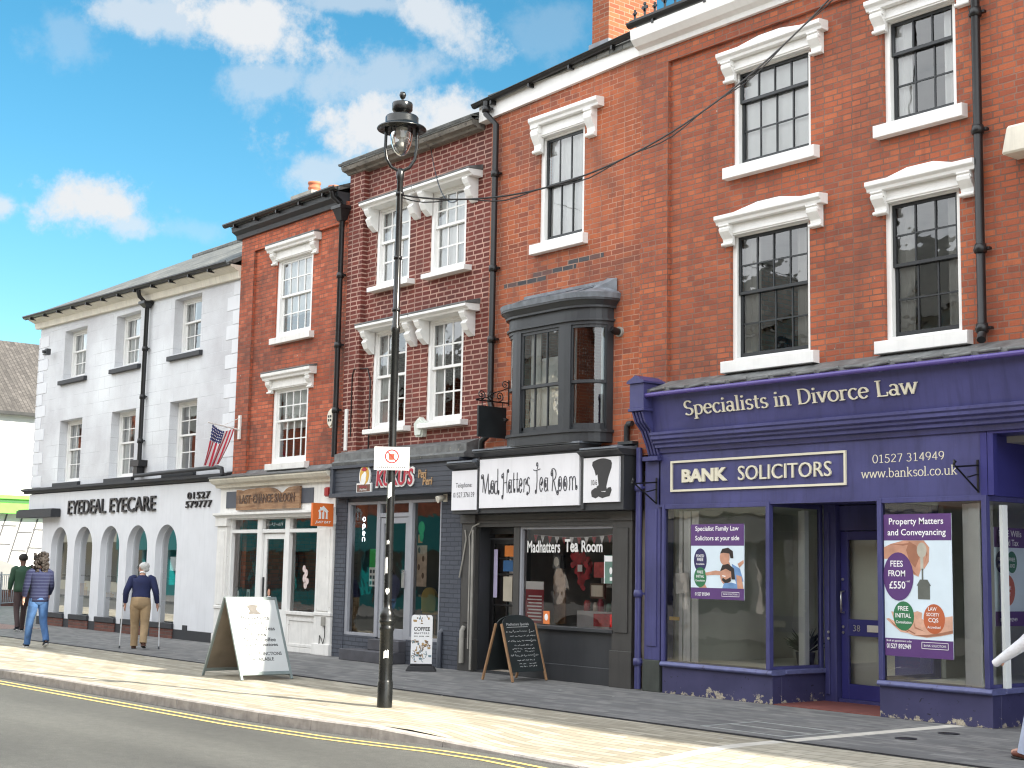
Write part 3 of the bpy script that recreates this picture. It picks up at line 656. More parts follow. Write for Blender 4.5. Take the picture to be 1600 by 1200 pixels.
# ------------------------------------------------------------------ 1. white corner building (optician)
def build_optician():
    b = thing('shop_building', 'white painted corner building with slate roof and five arched shop windows', 'building', (-31.6, 0, 0))
    U = [(-35.46, -34.08), (-32.35, -31.03), (-29.29, -28.0)]
    holes = [(a, c, 6.15, 7.38) for a, c in U] + [(a, c, 3.53, 5.09) for a, c in U]
    w = MB(); w.wall(-37.12, -26.2, 3.3, 7.9, holes, 0, .24); w.quad((-37.12, 8.6, 2.66), (-37.12, 0, 2.66), (-37.12, 0, 7.9), (-37.12, 8.6, 7.9))
    w.build('wall', B_WHITE, b)
    q = MB(); z = 3.45; k = 0
    while z < 7.4:
        L1, L2 = (.62, .36) if k % 2 else (.36, .62)
        q.box(-26.2 - L1, -26.205, -.010, 0, z, z + .285); q.box(-37.13, -37.12 + L2, -.010, 0, z, z + .285); q.box(-37.145, -37.12, -.022, .4, z, z + .285)
        z += .305; k += 1
    q.build('quoins', RENDER_W, b, .004)
    for k, (a, c) in enumerate(U):
        back = [('curtain', CURT, .0), ('curtain', CURT, 0), ('side', CURT, 0)][k]
        win = sash_window(b, a, c, 6.15, 7.38, .2, 3, 1, 2, 6.86, WHITE, WHITE, .07, .04, .022, back=back)
        sill(win, a - .12, c + .14, 6.0, 6.11, .09, SLATE_STONE)
        win = sash_window(b, a, c, 3.53, 5.09, .2, 3, 2, 2, 4.36, WHITE, WHITE, .07, .04, .022, back=('side', CURT, 0) if k != 2 else ('blind', CURT, .84))
        sill(win, a - .1, c + .1, 3.42, 3.52, .08, SLATE_STONE)
    f = MB(); f.prism([(.02, 7.64), (-.09, 7.64), (-.12, 7.78), (-.30, 7.86), (-.30, 7.90), (.02, 7.90)], 'yz', -37.3, -26.2); f.build('eaves_board', CREAM, b)
    gutter(b, -37.4, -26.2, -.36, 7.94, .065, brk=.9)
    roof(b, -37.42, -26.22, -.34, 7.95, 4.0, 10.08, 8.7, 7.9, SLATES, cut=.9)
    p = pipe(b, [(-30.5, -.34, 7.86), (-30.5, -.3, 7.72), (-30.5, -.1, 7.55), (-30.5, -.1, 3.75)], .05, [(-30.5, -.1, 6.4), (-30.5, -.1, 5.3), (-30.5, -.1, 4.3)], hopper=(-30.5, -.1, 7.62))
    h = MB(); h.box(-30.72, -30.28, -.22, .0, 3.72, 3.86); h.box(-30.6, -30.4, -.19, -.02, 3.52, 3.72); h.build('pipe_outlet', BLACK_PIPE, b)
    c = MB(); c.prism([(.02, 3.29), (-.08, 3.29), (-.10, 3.34), (-.17, 3.36), (-.17, 3.41), (.02, 3.44)], 'yz', -37.42, -26.24); c.tube([(-30.4, -.24, 3.5), (-26.5, -.24, 3.53), (-26.32, -.24, 3.5), (-26.28, -.24, 3.36)], .045, 10)
    c.build('shop_cornice', SLATE_STONE, b)
    A = [(-35.48, -34.44), (-34.02, -32.96), (-32.49, -31.45), (-31.05, -29.99), (-29.58, -28.55)]
    zb, zt, y, d = .28, 3.27, -.04, .2
    g = MB(); x = -36.12
    for a, e in A:
        g.quad((x, y, 0), (a, y, 0), (a, y, zt), (x, y, zt)); x = e
        r = (e - a) / 2; cx = (a + e) / 2; zs = 2.41 - r
        P = [(cx - r * math.cos(PI * k / 20), zs + r * math.sin(PI * k / 20)) for k in range(21)]
        for p, q in zip(P, P[1:]): g.quad((p[0], y, p[1]), (q[0], y, q[1]), (q[0], y, zt), (p[0], y, zt))
        B = [(a, zb)] + P + [(e, zb)]
        for p, q in zip(B, B[1:]): g.quad((p[0], y + d, p[1]), (q[0], y + d, q[1]), (q[0], y, q[1]), (p[0], y, p[1]))
        g.quad((a, y, 0), (e, y, 0), (e, y, zb), (a, y, zb))
    g.quad((x, y, 0), (-26.66, y, 0), (-26.66, y, zt), (x, y, zt)); g.quad((-26.66, y, 0), (-26.66, .3, 0), (-26.66, .3, zt), (-26.66, y, zt))
    g.quad((-36.12, 3, 0), (-36.12, y, 0), (-36.12, y, zt), (-36.12, 3, zt)); g.box(-37.14, -36.13, -.04, 1.2, 2.66, 3.268)
    g.build('shop_wall', RENDER_W, b)
    pl = MB(); xs = [-36.14] + [v for a, e in A for v in (a - .02, e + .02)] + [-26.67]
    for i in range(0, len(xs), 2): pl.box(xs[i], xs[i + 1], -.055, .0, .0, .2)
    pl.box(-28.1, -27.9, -.056, 0, .19, .3); pl.build('plinth', SLATE_STONE, b)
    for a, e in A:
        r = (e - a) / 2; cx = (a + e) / 2; zs = 2.41 - r; yg = y + .15
        P = [(a, zb)] + [(cx - r * math.cos(PI * k / 20), zs + r * math.sin(PI * k / 20)) for k in range(21)] + [(e, zb)]
        win = MB()
        for p, q in zip(P, P[1:]):
            f = lambda t: (t[0] + (cx - t[0]) * .035, t[1] + (zs - t[1]) * .02)
            p2, q2 = f(p), f(q); win.hexa([(p[0], yg - .008, p[1]), (q[0], yg - .008, q[1]), (q2[0], yg - .008, q2[1]), (p2[0], yg - .008, p2[1])], [(p[0], yg + .04, p[1]), (q[0], yg + .04, q[1]), (q2[0], yg + .04, q2[1]), (p2[0], yg + .04, p2[1])])
        wo = win.build('arched_window', RENDER_W, b)
        gl = MB(); gl.face(P, yg); gl.build('pane', GLASS_ARCH, wo)
        s = MB(); s.box(a - .03, e + .03, -.10, -.045, .2, .32); s.box(a + .002, e - .002, -.05, .2, .262, .30); s.build('sill', SLATE_STONE, wo, .008)
        s = MB(); s.box(a - .02, e + .02, -.075, -.042, .0, .199); s.build('brick_base', B_PLINTH, wo)
        for z in (.72, 1.22): s = MB(); s.box(a + .05, e - .05, yg + .15, yg + .5, z, z + .03); s.build('shelf', DKSASH, wo)
    bx = MB(); bx.box(-37.3, -34.98, -.3, -.05, 2.66, 2.84); bx.box(-37.28, -35.0, -.26, -.05, 2.84, 2.87); bx.build('awning_box', SLATE_STONE, b)
    shell(b, -37.12, -26.2, 7.9, floors=(3.25, 5.9), wm=B_WHITE, back=3.0)
    # ground floor room behind the arches
    r = MB(); r.box(-36.1, -26.4, 3.1, 3.2, 0, 3.05); r.box(-36.1, -26.4, .3, 3.1, -.04, .012); r.build('shop_room', mat('teal_grey_shop_wall', (.20, .27, .275), .8, .1, 1, 0), b)
    return b
opt = build_optician()
# the shell's lower left side wall would close the open corner entrance, so the corner is cut back to the shop wall
def lift_wall(b, xa, xb, z):
    for o in [k for k in bpy.data.objects if k.parent is b and k.name.startswith('side_wall')]:
        for v in o.data.vertices:
            if xa < v.co.x < xb and v.co.z < 1: v.co.z = z
lift_wall(opt, -38, -36.8, 2.66)
for o in [k for k in bpy.data.objects if k.parent is opt and k.name.split('.')[0] in ('wall', 'eaves_board', 'gutter', 'roof', 'drainpipe')]:     # the old eaves sag to the right
    for v in o.data.vertices:
        if 7.5 < v.co.z < 8.3 and v.co.y < 1: v.co.z -= .22 * (v.co.x + 37.4) / 11.2
LET_BLK = mat('black_sign_letters', (.010, .010, .012), .35, .05, 3, 0)
def letter_sign(label, cat, items, m, th=.03, y=0, group=None, name='sign_lettering'):
    mb = MB(); mats = m if isinstance(m, list) else [m]
    for it in items:
        kw = dict(it[5]) if len(it) > 5 else {}
        letters(mb, it[0], it[1], it[2], it[3], it[4], y - th, th=th, **kw)
    return tag(mb.build(name, mats), label, cat, group)
letter_sign('raised black EYEDEAL EYECARE letters on the white shop wall', 'sign', [('EYEDEAL', -34.47, -32.25, 2.715, 3.05, dict(off=.003)), ('EYECARE', -32.02, -29.63, 2.715, 3.05, dict(off=.003))], LET_BLK, .04, -.045)
letter_sign('bold black telephone number 01527 579777 in two rows on white wall', 'sign', [('01527', -28.12, -27.12, 2.93, 3.075, dict(off=.012, spacing=1.12)), ('579777', -28.19, -27.03, 2.745, 2.89, dict(off=.012, spacing=1.12))], LET_BLK, .03, -.045)

# ------------------------------------------------------------------ 2. narrow brick house over the saloon shop
def build_saloon():
    b = thing('shop_building', 'narrow three storey brick house with a cream and white shopfront below', 'building', (-24.2, 0, 0))
    holes = [(-24.83, -23.47, 6.0, 7.62), (-24.80, -23.47, 3.53, 5.05)]
    w = MB(); w.wall(-25.67, -22.25, 3.2, 7.9, holes, 0, .2)
    w.box(-26.2, -25.67, -.06, .1, 3.2, 8.3); w.box(-25.67, -22.255, -.06, .1, 7.9, 8.3); w.build('wall', B_B2, b)
    back = [('curtain', CURT, .25), ('blind', CURT, .45)]
    for (a, c, z0, z1), sp, bk in zip(holes, (6.83, 4.365), back):
        win = sash_window(b, a, c, z0, z1, .03, 4, 2, 2, sp, WHITE, WHITE, .1, .04, .022, back=bk)
        sill(win, a - .02, c + .13, z0 - .13, z0 + .0, .11, WHITE_OLD)
        hood(win, a - .22, c + .27, z1 + .12, z1 + .25, .17, WHITE_OLD, frieze=(a - .03, c + .06, z1 - .07), lead=.07)
        bracket(win, a - .13, a + .02, z1 - .14, z1 + .12, .13, WHITE_OLD); bracket(win, c + .03, c + .18, z1 - .14, z1 + .12, .13, WHITE_OLD)
    c = MB(); c.prism([(.05, 8.22), (-.12, 8.22), (-.14, 8.3), (-.24, 8.36), (-.26, 8.46), (.05, 8.46)], 'yz', -26.33, -22.27); c.build('eaves_cornice', DKGREY, b)
    gutter(b, -26.5, -22.2, -.32, 8.52, .06, brk=.85)
    roof(b, -26.3, -22.3, -.3, 8.54, 4.2, 10.3, 8.7, 8.5, SLATES)
    pipe(b, [(-22.36, -.32, 8.46), (-22.36, -.3, 8.36), (-22.33, -.1, 8.2), (-22.33, -.1, 3.55)], .05, [(-22.33, -.1, 6.9), (-22.33, -.1, 5.6), (-22.33, -.1, 4.4)], hopper=(-22.33, -.1, 8.2))
    ch = MB(); ch.box(-25.65, -25.0, .85, 1.75, 8.6, 9.12); cho = ch.build('chimney', CONC, b)
    ch = MB(); ch.box(-25.75, -24.92, .77, 1.83, 9.12, 9.19); ch.build('chimney_cap', CONC, cho)
    for px, py in ((-25.33, 1.08), (-25.3, 1.55)):
        ch = MB(); ch.lathe([(.12, 9.19), (.125, 9.25), (.12, 9.26), (.12, 9.32), (.13, 9.33), (.13, 9.36), (.12, 9.37), (.12, 9.42), (.135, 9.43), (.135, 9.47), (.10, 9.47), (.10, 9.25)], px, py, 18); ch.build('chimney_pot', TERRA, cho)
    shell(b, -26.2, -22.25, 8.4, floors=(3.15, 5.7), wm=B_B2)
    # shopfront
    s = MB(); W_, y = 0, -.02
    for x0, x1 in ((-26.65, -26.24), (-22.82, -22.27)):
        s.box(x0, x1, -.10, .3, 0, 2.5); s.box(x0 - .02, x1 + .02, -.13, .1, 0, .2); s.box(x0 - .03, x1 + .03, -.14, .1, 2.34, 2.5); s.box(x0 + .08, x1 - .08, -.115, -.09, .78, 2.25); s.box(x0 - .015, x1 + .015, -.12, .1, .70, .76)
    s.build('pilasters', WHITE_OLD, b, .006)
    f = MB(); f.box(-26.62, -22.27, -.07, .2, 2.6, 3.12); f.build('fascia', WHITE_OLD, b)
    f = MB(); f.box(-26.36, -25.8, -.085, -.06, 2.70, 3.03); f.box(-23.5, -23.02, -.085, -.06, 2.74, 3.02); f.build('fascia_panel', KUK, b)
    c = MB(); c.prism([(.02, 3.11), (-.14, 3.11), (-.16, 3.17), (-.25, 3.2), (-.3, 3.26), (-.3, 3.29), (.02, 3.31)], 'yz', -26.72, -22.26); c.build('shop_cornice', CREAM, b)
    c = MB(); c.prism([(.02, 3.315), (-.32, 3.295), (-.32, 3.32), (-.08, 3.37), (.02, 3.46)], 'yz', -26.74, -22.27); c.build('lead_flashing', LEAD_OLD, b)
    c = MB(); c.prism([(.0, 2.49), (-.12, 2.49), (-.14, 2.53), (-.2, 2.56), (-.2, 2.6), (.0, 2.62)], 'yz', -26.7, -22.26); c.build('lower_cornice', WHITE_OLD, b)
    fr = MB()
    for x0, x1 in ((-26.24, -26.17), (-25.14, -24.95), (-24.08, -23.92), (-22.88, -22.8)): fr.box(x0, x1, -.03, .12, .0 if x0 in (-25.14, -24.08) else .74, 2.49)
    fr.box(-26.17, -25.14, -.025, .12, 2.2, 2.27); fr.box(-23.92, -22.88, -.025, .12, 2.2, 2.27); fr.box(-24.95, -24.08, -.025, .12, 2.2, 2.27); fr.box(-26.17, -22.88, -.02, .12, 2.465, 2.489)
    fr.build('shop_frame', WHITE, b, .005)
    for x0, x1 in ((-26.24, -25.14), (-23.92, -22.8)):
        r = MB(); r.box(x0, x1, -.02, .15, .0, .68); r.box(x0, x1, -.07, .15, .68, .74); paint_panel(r, x0 + .06, x1 - .08, .1, .62, -.02, .02, .05); r.box(x0, x1, -.05, .1, 0, .09); r.build('stall_riser', WHITE_OLD, b, .004)
    g = MB()
    for x0, x1 in ((-26.17, -25.14), (-23.92, -22.88)): g.quad((x0, .05, .74), (x1, .05, .74), (x1, .05, 2.2), (x0, .05, 2.2))
    for x0, x1 in ((-26.17, -25.14), (-24.95, -24.08), (-23.92, -22.88)): g.quad((x0, .05, 2.27), (x1, .05, 2.27), (x1, .05, 2.465), (x0, .05, 2.465))
    g.build('shop_window', GLASS, b)
    d = MB(); d.box(-24.94, -24.84, .02, .07, .03, 2.19); d.box(-24.19, -24.09, .02, .07, .03, 2.19); d.box(-24.84, -24.19, .021, .069, 2.08, 2.19); d.box(-24.84, -24.19, .021, .069, .03, .75); do = d.build('door', WHITE, b, .004)
    d = MB(); d.quad((-24.84, .045, .75), (-24.19, .045, .75), (-24.19, .045, 2.08), (-24.84, .045, 2.08)); d.build('pane', GLASS, do)
    d = MB(); d.box(-24.91, -24.875, -.005, .02, .85, 1.35); d.build('handle', DKSASH, do)
    mk = MB(); mk.box(-22.52, -22.42, -.135, -.09, .52, .68); mk.build('meter_box', CONC, b)
    mk = MB(); mk.prism([(-22.50, 1.42), (-22.44, 1.5), (-22.40, 1.46), (-22.38, 1.36), (-22.42, 1.33), (-22.46, 1.38)], 'xz', -.103, -.095); mk.disc(-22.42, 1.0, .022, .022, -.112, 0, 10, .015); mk.prism([(-22.55, 1.56), (-22.46, 1.58), (-22.46, 1.56), (-22.53, 1.54)], 'xz', -.103, -.095); mk.tube([(-22.6, -.11, .18), (-22.58, -.115, .35), (-22.5, -.13, .3), (-22.45, -.12, .2), (-22.4, -.12, .34), (-22.42, -.12, .52)], .008, 5); mk.build('wall_cable', BLACK, b)
    r = MB(); r.box(-26.02, -25.98, .31, 2.8, .02, 2.95) if False else r.box(-22.5, -22.42, .31, 2.8, .02, 2.95); r.box(-26.2, -22.4, 2.8, 2.9, 0, 2.95); r.box(-26.5, -22.3, .13, 2.8, -.05, .014); r.build('shop_room', mat('green_grey_shop_wall', (.50, .52, .45), .8, .1, 1, 0), b)
    return b
build_saloon()
def saloon_sign():
    n = 24; T = []
    for i in range(n + 1):
        t = i / n; x = -25.86 + 2.43 * t
        z = 3.065 - (.03 * max(0, 1 - abs(t - .1) / .15)) - (.115 * math.exp(-((t - .72) / .085) ** 2)) + .006 * math.sin(i * 1.7)
        T.append((x, z))
    mb = MB(); P = [(-25.86, 2.65), (-23.43, 2.66)] + T[::-1]
    for k in range(n):
        a, c = T[k], T[k + 1]
        mb.hexa([(a[0], -.13, 2.65), (c[0], -.13, 2.65), (c[0], -.09, 2.65), (a[0], -.09, 2.65)], [(a[0], -.13, a[1]), (c[0], -.13, c[1]), (c[0], -.09, c[1]), (a[0], -.09, a[1])])
    m, nt, N, L, bs = new_mat('scorched_plank_wood'); uv = uv_node(N)
    wv = noise(N, L, uv, 2.2, 7, .6, (1.2, 9, 1)); col = ramp(N, L, wv, [(.25, (.13, .06, .03)), (.5, (.30, .17, .09)), (.75, (.42, .28, .17))])
    col = mixc(N, L, ramp(N, L, noise(N, L, uv, 2.5, 6), [(.5, (0, 0, 0)), (.7, (.7, .7, .7))]), col, (.05, .035, .03))
    L.new(col, bs.inputs['Base Color']); bs.inputs['Roughness'].default_value = .8; bump(N, L, bs, wv, .01)
    o = tag(mb.build('shop_sign', m), 'wavy topped brown wooden board reading LAST CHANCE SALOON', 'sign')
    lt = MB(); letters(lt, 'LAST', -25.72, -25.27, 2.775, 2.945, -.14, th=.012, off=.018); letters(lt, 'CHANCE', -25.18, -24.42, 2.775, 2.945, -.14, th=.012, off=.018); letters(lt, 'SALOON', -24.34, -23.6, 2.775, 2.945, -.14, th=.012, off=.018)
    for x in [-25.72 + i * .118 for i in range(19)]: lt.box(x - .03, x + .03, -.141, -.131, 2.86, 2.872)
    lt.build('lettering', WOOD_DK, o)
saloon_sign()

# ------------------------------------------------------------------ 3. dark brick building over the grey chicken shop
def build_chicken():
    b = thing('shop_building', 'dark red brick building with four white sash windows above a slate grey shop', 'building', (-20.1, 0, 0))
    X = [(-21.46, -20.41), (-19.80, -18.79)]
    holes = [(a, c, 6.56, 8.03) for a, c in X] + [(a, c, 4.0, 5.79) for a, c in X]
    w = MB(); w.wall(-21.77, -18.02, 3.3, 8.9, holes, .1, .16); w.box(-22.25, -21.77, 0, .3, 3.3, 8.9); w.build('wall', B_KUK, b)
    for i, (a, c, z0, z1) in enumerate(holes):
        win = sash_window(b, a, c, z0, z1, .12, 3, 2, 2, 7.38 if i < 2 else 4.94, WHITE, WHITE, .075, .045, .028, back=('curtain', CURT, 0) if i < 2 else ('side', CURT, 0))
        sill(win, a - .03, c + .18, z0 - .09, z0, .16, WHITE, .1)
        hood(win, a - .17, c + .42, z1 - .03, z1 + .07, .30, WHITE, .1, lead=.12)
        bracket(win, a - .10, a + .04, z1 - .43, z1 - .031, .25, WHITE, .1, False); bracket(win, c + .16, c + .31, z1 - .43, z1 - .031, .25, WHITE, .1, False)
    c = MB(); c.prism([(.12, 8.79), (-.03, 8.79), (-.06, 8.82), (-.15, 8.84), (-.18, 8.89), (-.18, 8.93), (.12, 8.94)], 'yz', -22.3, -18.34); c.build('eaves_cornice', mat('rotten_eaves_timber', (.21, .195, .17), .8, .35, 4, .006, 14, chips=.56, chip_rgb=(.10, .09, .08), streak=.6), b)
    c = MB(); c.prism([(.1, 8.945), (-.21, 8.935), (-.23, 8.97), (.1, 9.0)], 'yz', -22.34, -18.32); c.build('lead_flashing', LEAD_OLD, b)
    roof(b, -22.25, -18.32, -.2, 9.0, 4.2, 10.9, 8.7, 8.9, SLATES)
    k = MB()
    for z in (8.2, 7.7, 7.2, 6.7, 6.15, 5.6, 4.95, 4.4): k.lathe([(0, z - .03), (.03, z - .02), (.03, z + .02), (0, z + .03)], -18.06, .085, 8)
    k.build('wall_tie', CREAM, b)
    v = MB(); v.box(-22.13, -22.05, -.03, -.002, 3.66, 4.41); v.build('cable_trunking', WHITE, b)
    cc = MB(); cc.tube([(-21.95, -.01, 3.9), (-21.95, -.01, 5.0), (-21.9, -.01, 5.12), (-21.6, .085, 5.12), (-21.5, .085, 4.9), (-21.5, .085, 3.6)], .012, 6); cc.build('wall_cable', BLACK, b)
    shell(b, -22.25, -18.02, 8.9, floors=(3.25, 6.1), wm=B_KUK)
    # shopfront
    c = MB(); c.prism([(.12, 3.36), (-.2, 3.36), (-.22, 3.42), (-.16, 3.46), (-.16, 3.58), (.12, 3.68)], 'yz', -22.22, -18.3); c.build('lead_flashing', LEAD_OLD, b)
    f = MB(); f.box(-22.22, -18.38, -.18, .1, 2.80, 3.36); f.box(-22.22, -18.38, -.25, -.18, 2.80, 2.87); f.box(-22.22, -18.38, -.24, -.18, 3.31, 3.359); f.box(-22.22, -22.13, -.235, -.18, 2.87, 3.31)
    for z in (2.95, 3.03, 3.11, 3.19, 3.27): f.box(-22.13, -18.38, -.186, -.18, z - .035, z + .033)
    f.build('fascia', KUKF, b, .003)
    p = MB(); p.box(-22.25, -21.9, -.06, .2, 0, 2.8); p.box(-21.9, -20.9, -.05, .16, 0, .40); p.box(-19.98, -19.06, -.05, .16, 0, .40); p.box(-19.06, -18.5, -.06, .2, 0, 2.8); p.build('brick_piers', B_GREY, b)
    hd = MB(); hd.box(-21.9, -19.06, -.02, .16, 2.72, 2.8); hd.build('shop_header', KUKF, b)
    fr = MB()
    for x0, x1 in ((-21.9, -21.82), (-20.97, -20.87), (-20.02, -19.91), (-19.12, -19.06)): fr.box(x0, x1, -.04, .08, .40, 2.72)
    for x0, x1 in ((-21.82, -20.97), (-19.91, -19.12)): fr.box(x0, x1, -.04, .08, .40, .45); fr.box(x0, x1, -.04, .08, 2.67, 2.719)
    fr.box(-20.87, -20.02, -.038, .08, 2.44, 2.51); fr.box(-20.87, -20.02, -.038, .08, 2.67, 2.719); fr.build('shop_frame', ALU, b, .004)
    g = MB(); g.quad((-21.82, .02, .45), (-20.97, .02, .45), (-20.97, .02, 2.67), (-21.82, .02, 2.67)); g.quad((-19.91, .02, .45), (-19.12, .02, .45), (-19.12, .02, 2.67), (-19.91, .02, 2.67)); g.quad((-20.87, .02, 2.51), (-20.02, .02, 2.51), (-20.02, .02, 2.67), (-20.87, .02, 2.67)); g.build('shop_window', GLASS, b)
    d = MB(); d.box(-20.86, -20.77, -.02, .05, .38, 2.435); d.box(-20.12, -20.03, -.02, .05, .38, 2.435); d.box(-20.77, -20.12, -.019, .049, 2.33, 2.435); d.box(-20.77, -20.12, -.019, .049, .38, .56); do = d.build('door', ALU, b, .004)
    d = MB(); d.quad((-20.77, .015, .56), (-20.12, .015, .56), (-20.12, .015, 2.33), (-20.77, .015, 2.33)); d.build('pane', GLASS, do)
    d = MB(); d.box(-20.16, -20.09, -.05, -.02, 1.25, 1.55); d.build('handle', STEEL, do)
    st = MB(); st.box(-21.45, -19.97, -.42, -.051, 0, .19); st.box(-20.9, -19.98, -.2, .1, .19, .375); st.build('step', mat('step_stone', (.06, .06, .07), .7, .25, 4, .004, 30, chips=.68, chip_rgb=(.2, .2, .2)), b, .01)
    pp = MB(); pp.tube([(-18.98, -.09, 0), (-18.98, -.09, .55), (-18.98, -.03, .6)], .045, 10); pp.build('drainpipe', KUKF, b)
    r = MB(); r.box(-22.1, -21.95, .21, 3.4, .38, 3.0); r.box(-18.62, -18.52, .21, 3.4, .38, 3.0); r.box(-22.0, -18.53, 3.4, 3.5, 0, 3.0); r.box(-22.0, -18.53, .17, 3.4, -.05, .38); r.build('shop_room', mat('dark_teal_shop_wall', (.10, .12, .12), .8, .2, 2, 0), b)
    return b
lift_wall(build_chicken(), -18.3, -17.9, 3.05)
RED_L = mat('red_sign_letters', (.42, .03, .05), .35, .06, 4, 0)
def chicken_sign():
    mb = MB(); letters(mb, "KUKU'S", -20.78, -19.64, 2.93, 3.27, -.215, 0, .02, off=.05, shear=.12)
    o = tag(mb.build('shop_sign', WHITE), 'red letters with white edges on the slate grey fascia behind the lamp post', 'sign')
    mb = MB(); letters(mb, "KUKU'S", -20.75, -19.67, 2.96, 3.24, -.228, 0, .012, off=.016, shear=.12); mb.build('lettering', RED_L, o)
    mb = MB(); letters(mb, 'Peri', -19.55, -19.33, 3.06, 3.20, -.2, 0, .02, off=.012, shear=.1); letters(mb, 'Peri', -19.42, -19.16, 2.94, 3.07, -.2, 0, .02, off=.012, shear=.1)
    tag(mb.build('sign_lettering', mat('tan_sign_letters', (.42, .26, .13), .5, .1, 4, 0)), 'small tan Peri Peri letters beside the red shop name', 'sign')
    e = MB(); e.disc(-21.13, 3.15, .17, .2, -.215, 0, 24, .03); e.box(-21.37, -20.92, -.218, -.186, 2.86, 3.03)
    o = tag(e.build('sign_emblem', WHITE), 'yellow and red oval emblem over a brown plaque on the grey fascia', 'sign')
    e = MB(); e.disc(-21.13, 3.17, .14, .165, -.222, 0, 24, .004); e.build('emblem_disc', mat('yellow_print', (.62, .36, .05), .5, .1, 5, 0), o)
    e = MB(); e.disc(-21.15, 3.1, .075, .1, -.226, 0, 20, .003); e.disc(-21.11, 3.17, .05, .06, -.2262, 0, 16, .003); e.build('emblem_light_patch', WHITE, o)
    e = MB(); e.prism([(-21.22, 3.26), (-21.13, 3.32), (-21.04, 3.26), (-21.09, 3.24), (-21.17, 3.24)], 'xz', -.2275, -.222); e.build('emblem_red_patch', RED_L, o)
    e = MB(); e.box(-21.345, -20.945, -.224, -.2185, 2.885, 3.005); e.build('emblem_plaque', mat('brown_print', (.14, .06, .04), .5, .1, 5, 0), o)
    e = MB(); letters(e, "Kuku's", -21.26, -21.03, 2.945, 2.995, -.226, off=.01); e.build('lettering', RED_L, o)
    e = MB(); letters(e, 'Peri Peri', -21.25, -21.04, 2.9, 2.935, -.226, off=.01); e.build('lettering', WHITE, o)
chicken_sign()

# ------------------------------------------------------------------ 4. orange brick building with the tea room
CR = [(-15.74 + .67 * math.sin(R(a)) ** .9, .04 - .50 * math.cos(R(a)) ** .75) for a in (8, 18, 28, 38, 48, 58, 68, 78, 86)]
CLF = [(-16.62 - .58 * math.sin(R(a)) ** .9, .04 - .50 * math.cos(R(a)) ** .75) for a in (8, 18, 28, 38, 48, 58, 68, 78, 86)]
BAY = [(-17.2, .04)] + CLF[::-1] + [(-16.62, -.46), (-15.74, -.46)] + CR + [(-15.07, .04)]
def offset(P, d):
    out = []
    for i, p in enumerate(P):
        a, c = P[max(i - 1, 0)], P[min(i + 1, len(P) - 1)]; t = Vector((c[0] - a[0], c[1] - a[1])).normalized()
        out.append((p[0] + t.y * d, p[1] - t.x * d))
    return out
def band(mb, P, o0, o1, z0, z1, mi=0):
    A, B = offset(P, o0), offset(P, o1); n = len(P)
    vs = [(*p, z0) for p in A] + [(*p, z1) for p in B]
    mb.add(vs, [(i, i + 1, n + i + 1, n + i) for i in range(n - 1)], mi)
def solid_band(mb, P, inn, out, z0, z1, mi=0):
    A, B = offset(P, inn), offset(P, out)
    for i in range(len(P) - 1):
        mb.hexa([(*B[i], z0), (*B[i + 1], z0), (*A[i + 1], z0), (*A[i], z0)], [(*B[i], z1), (*B[i + 1], z1), (*A[i + 1], z1), (*A[i], z1)], mi)
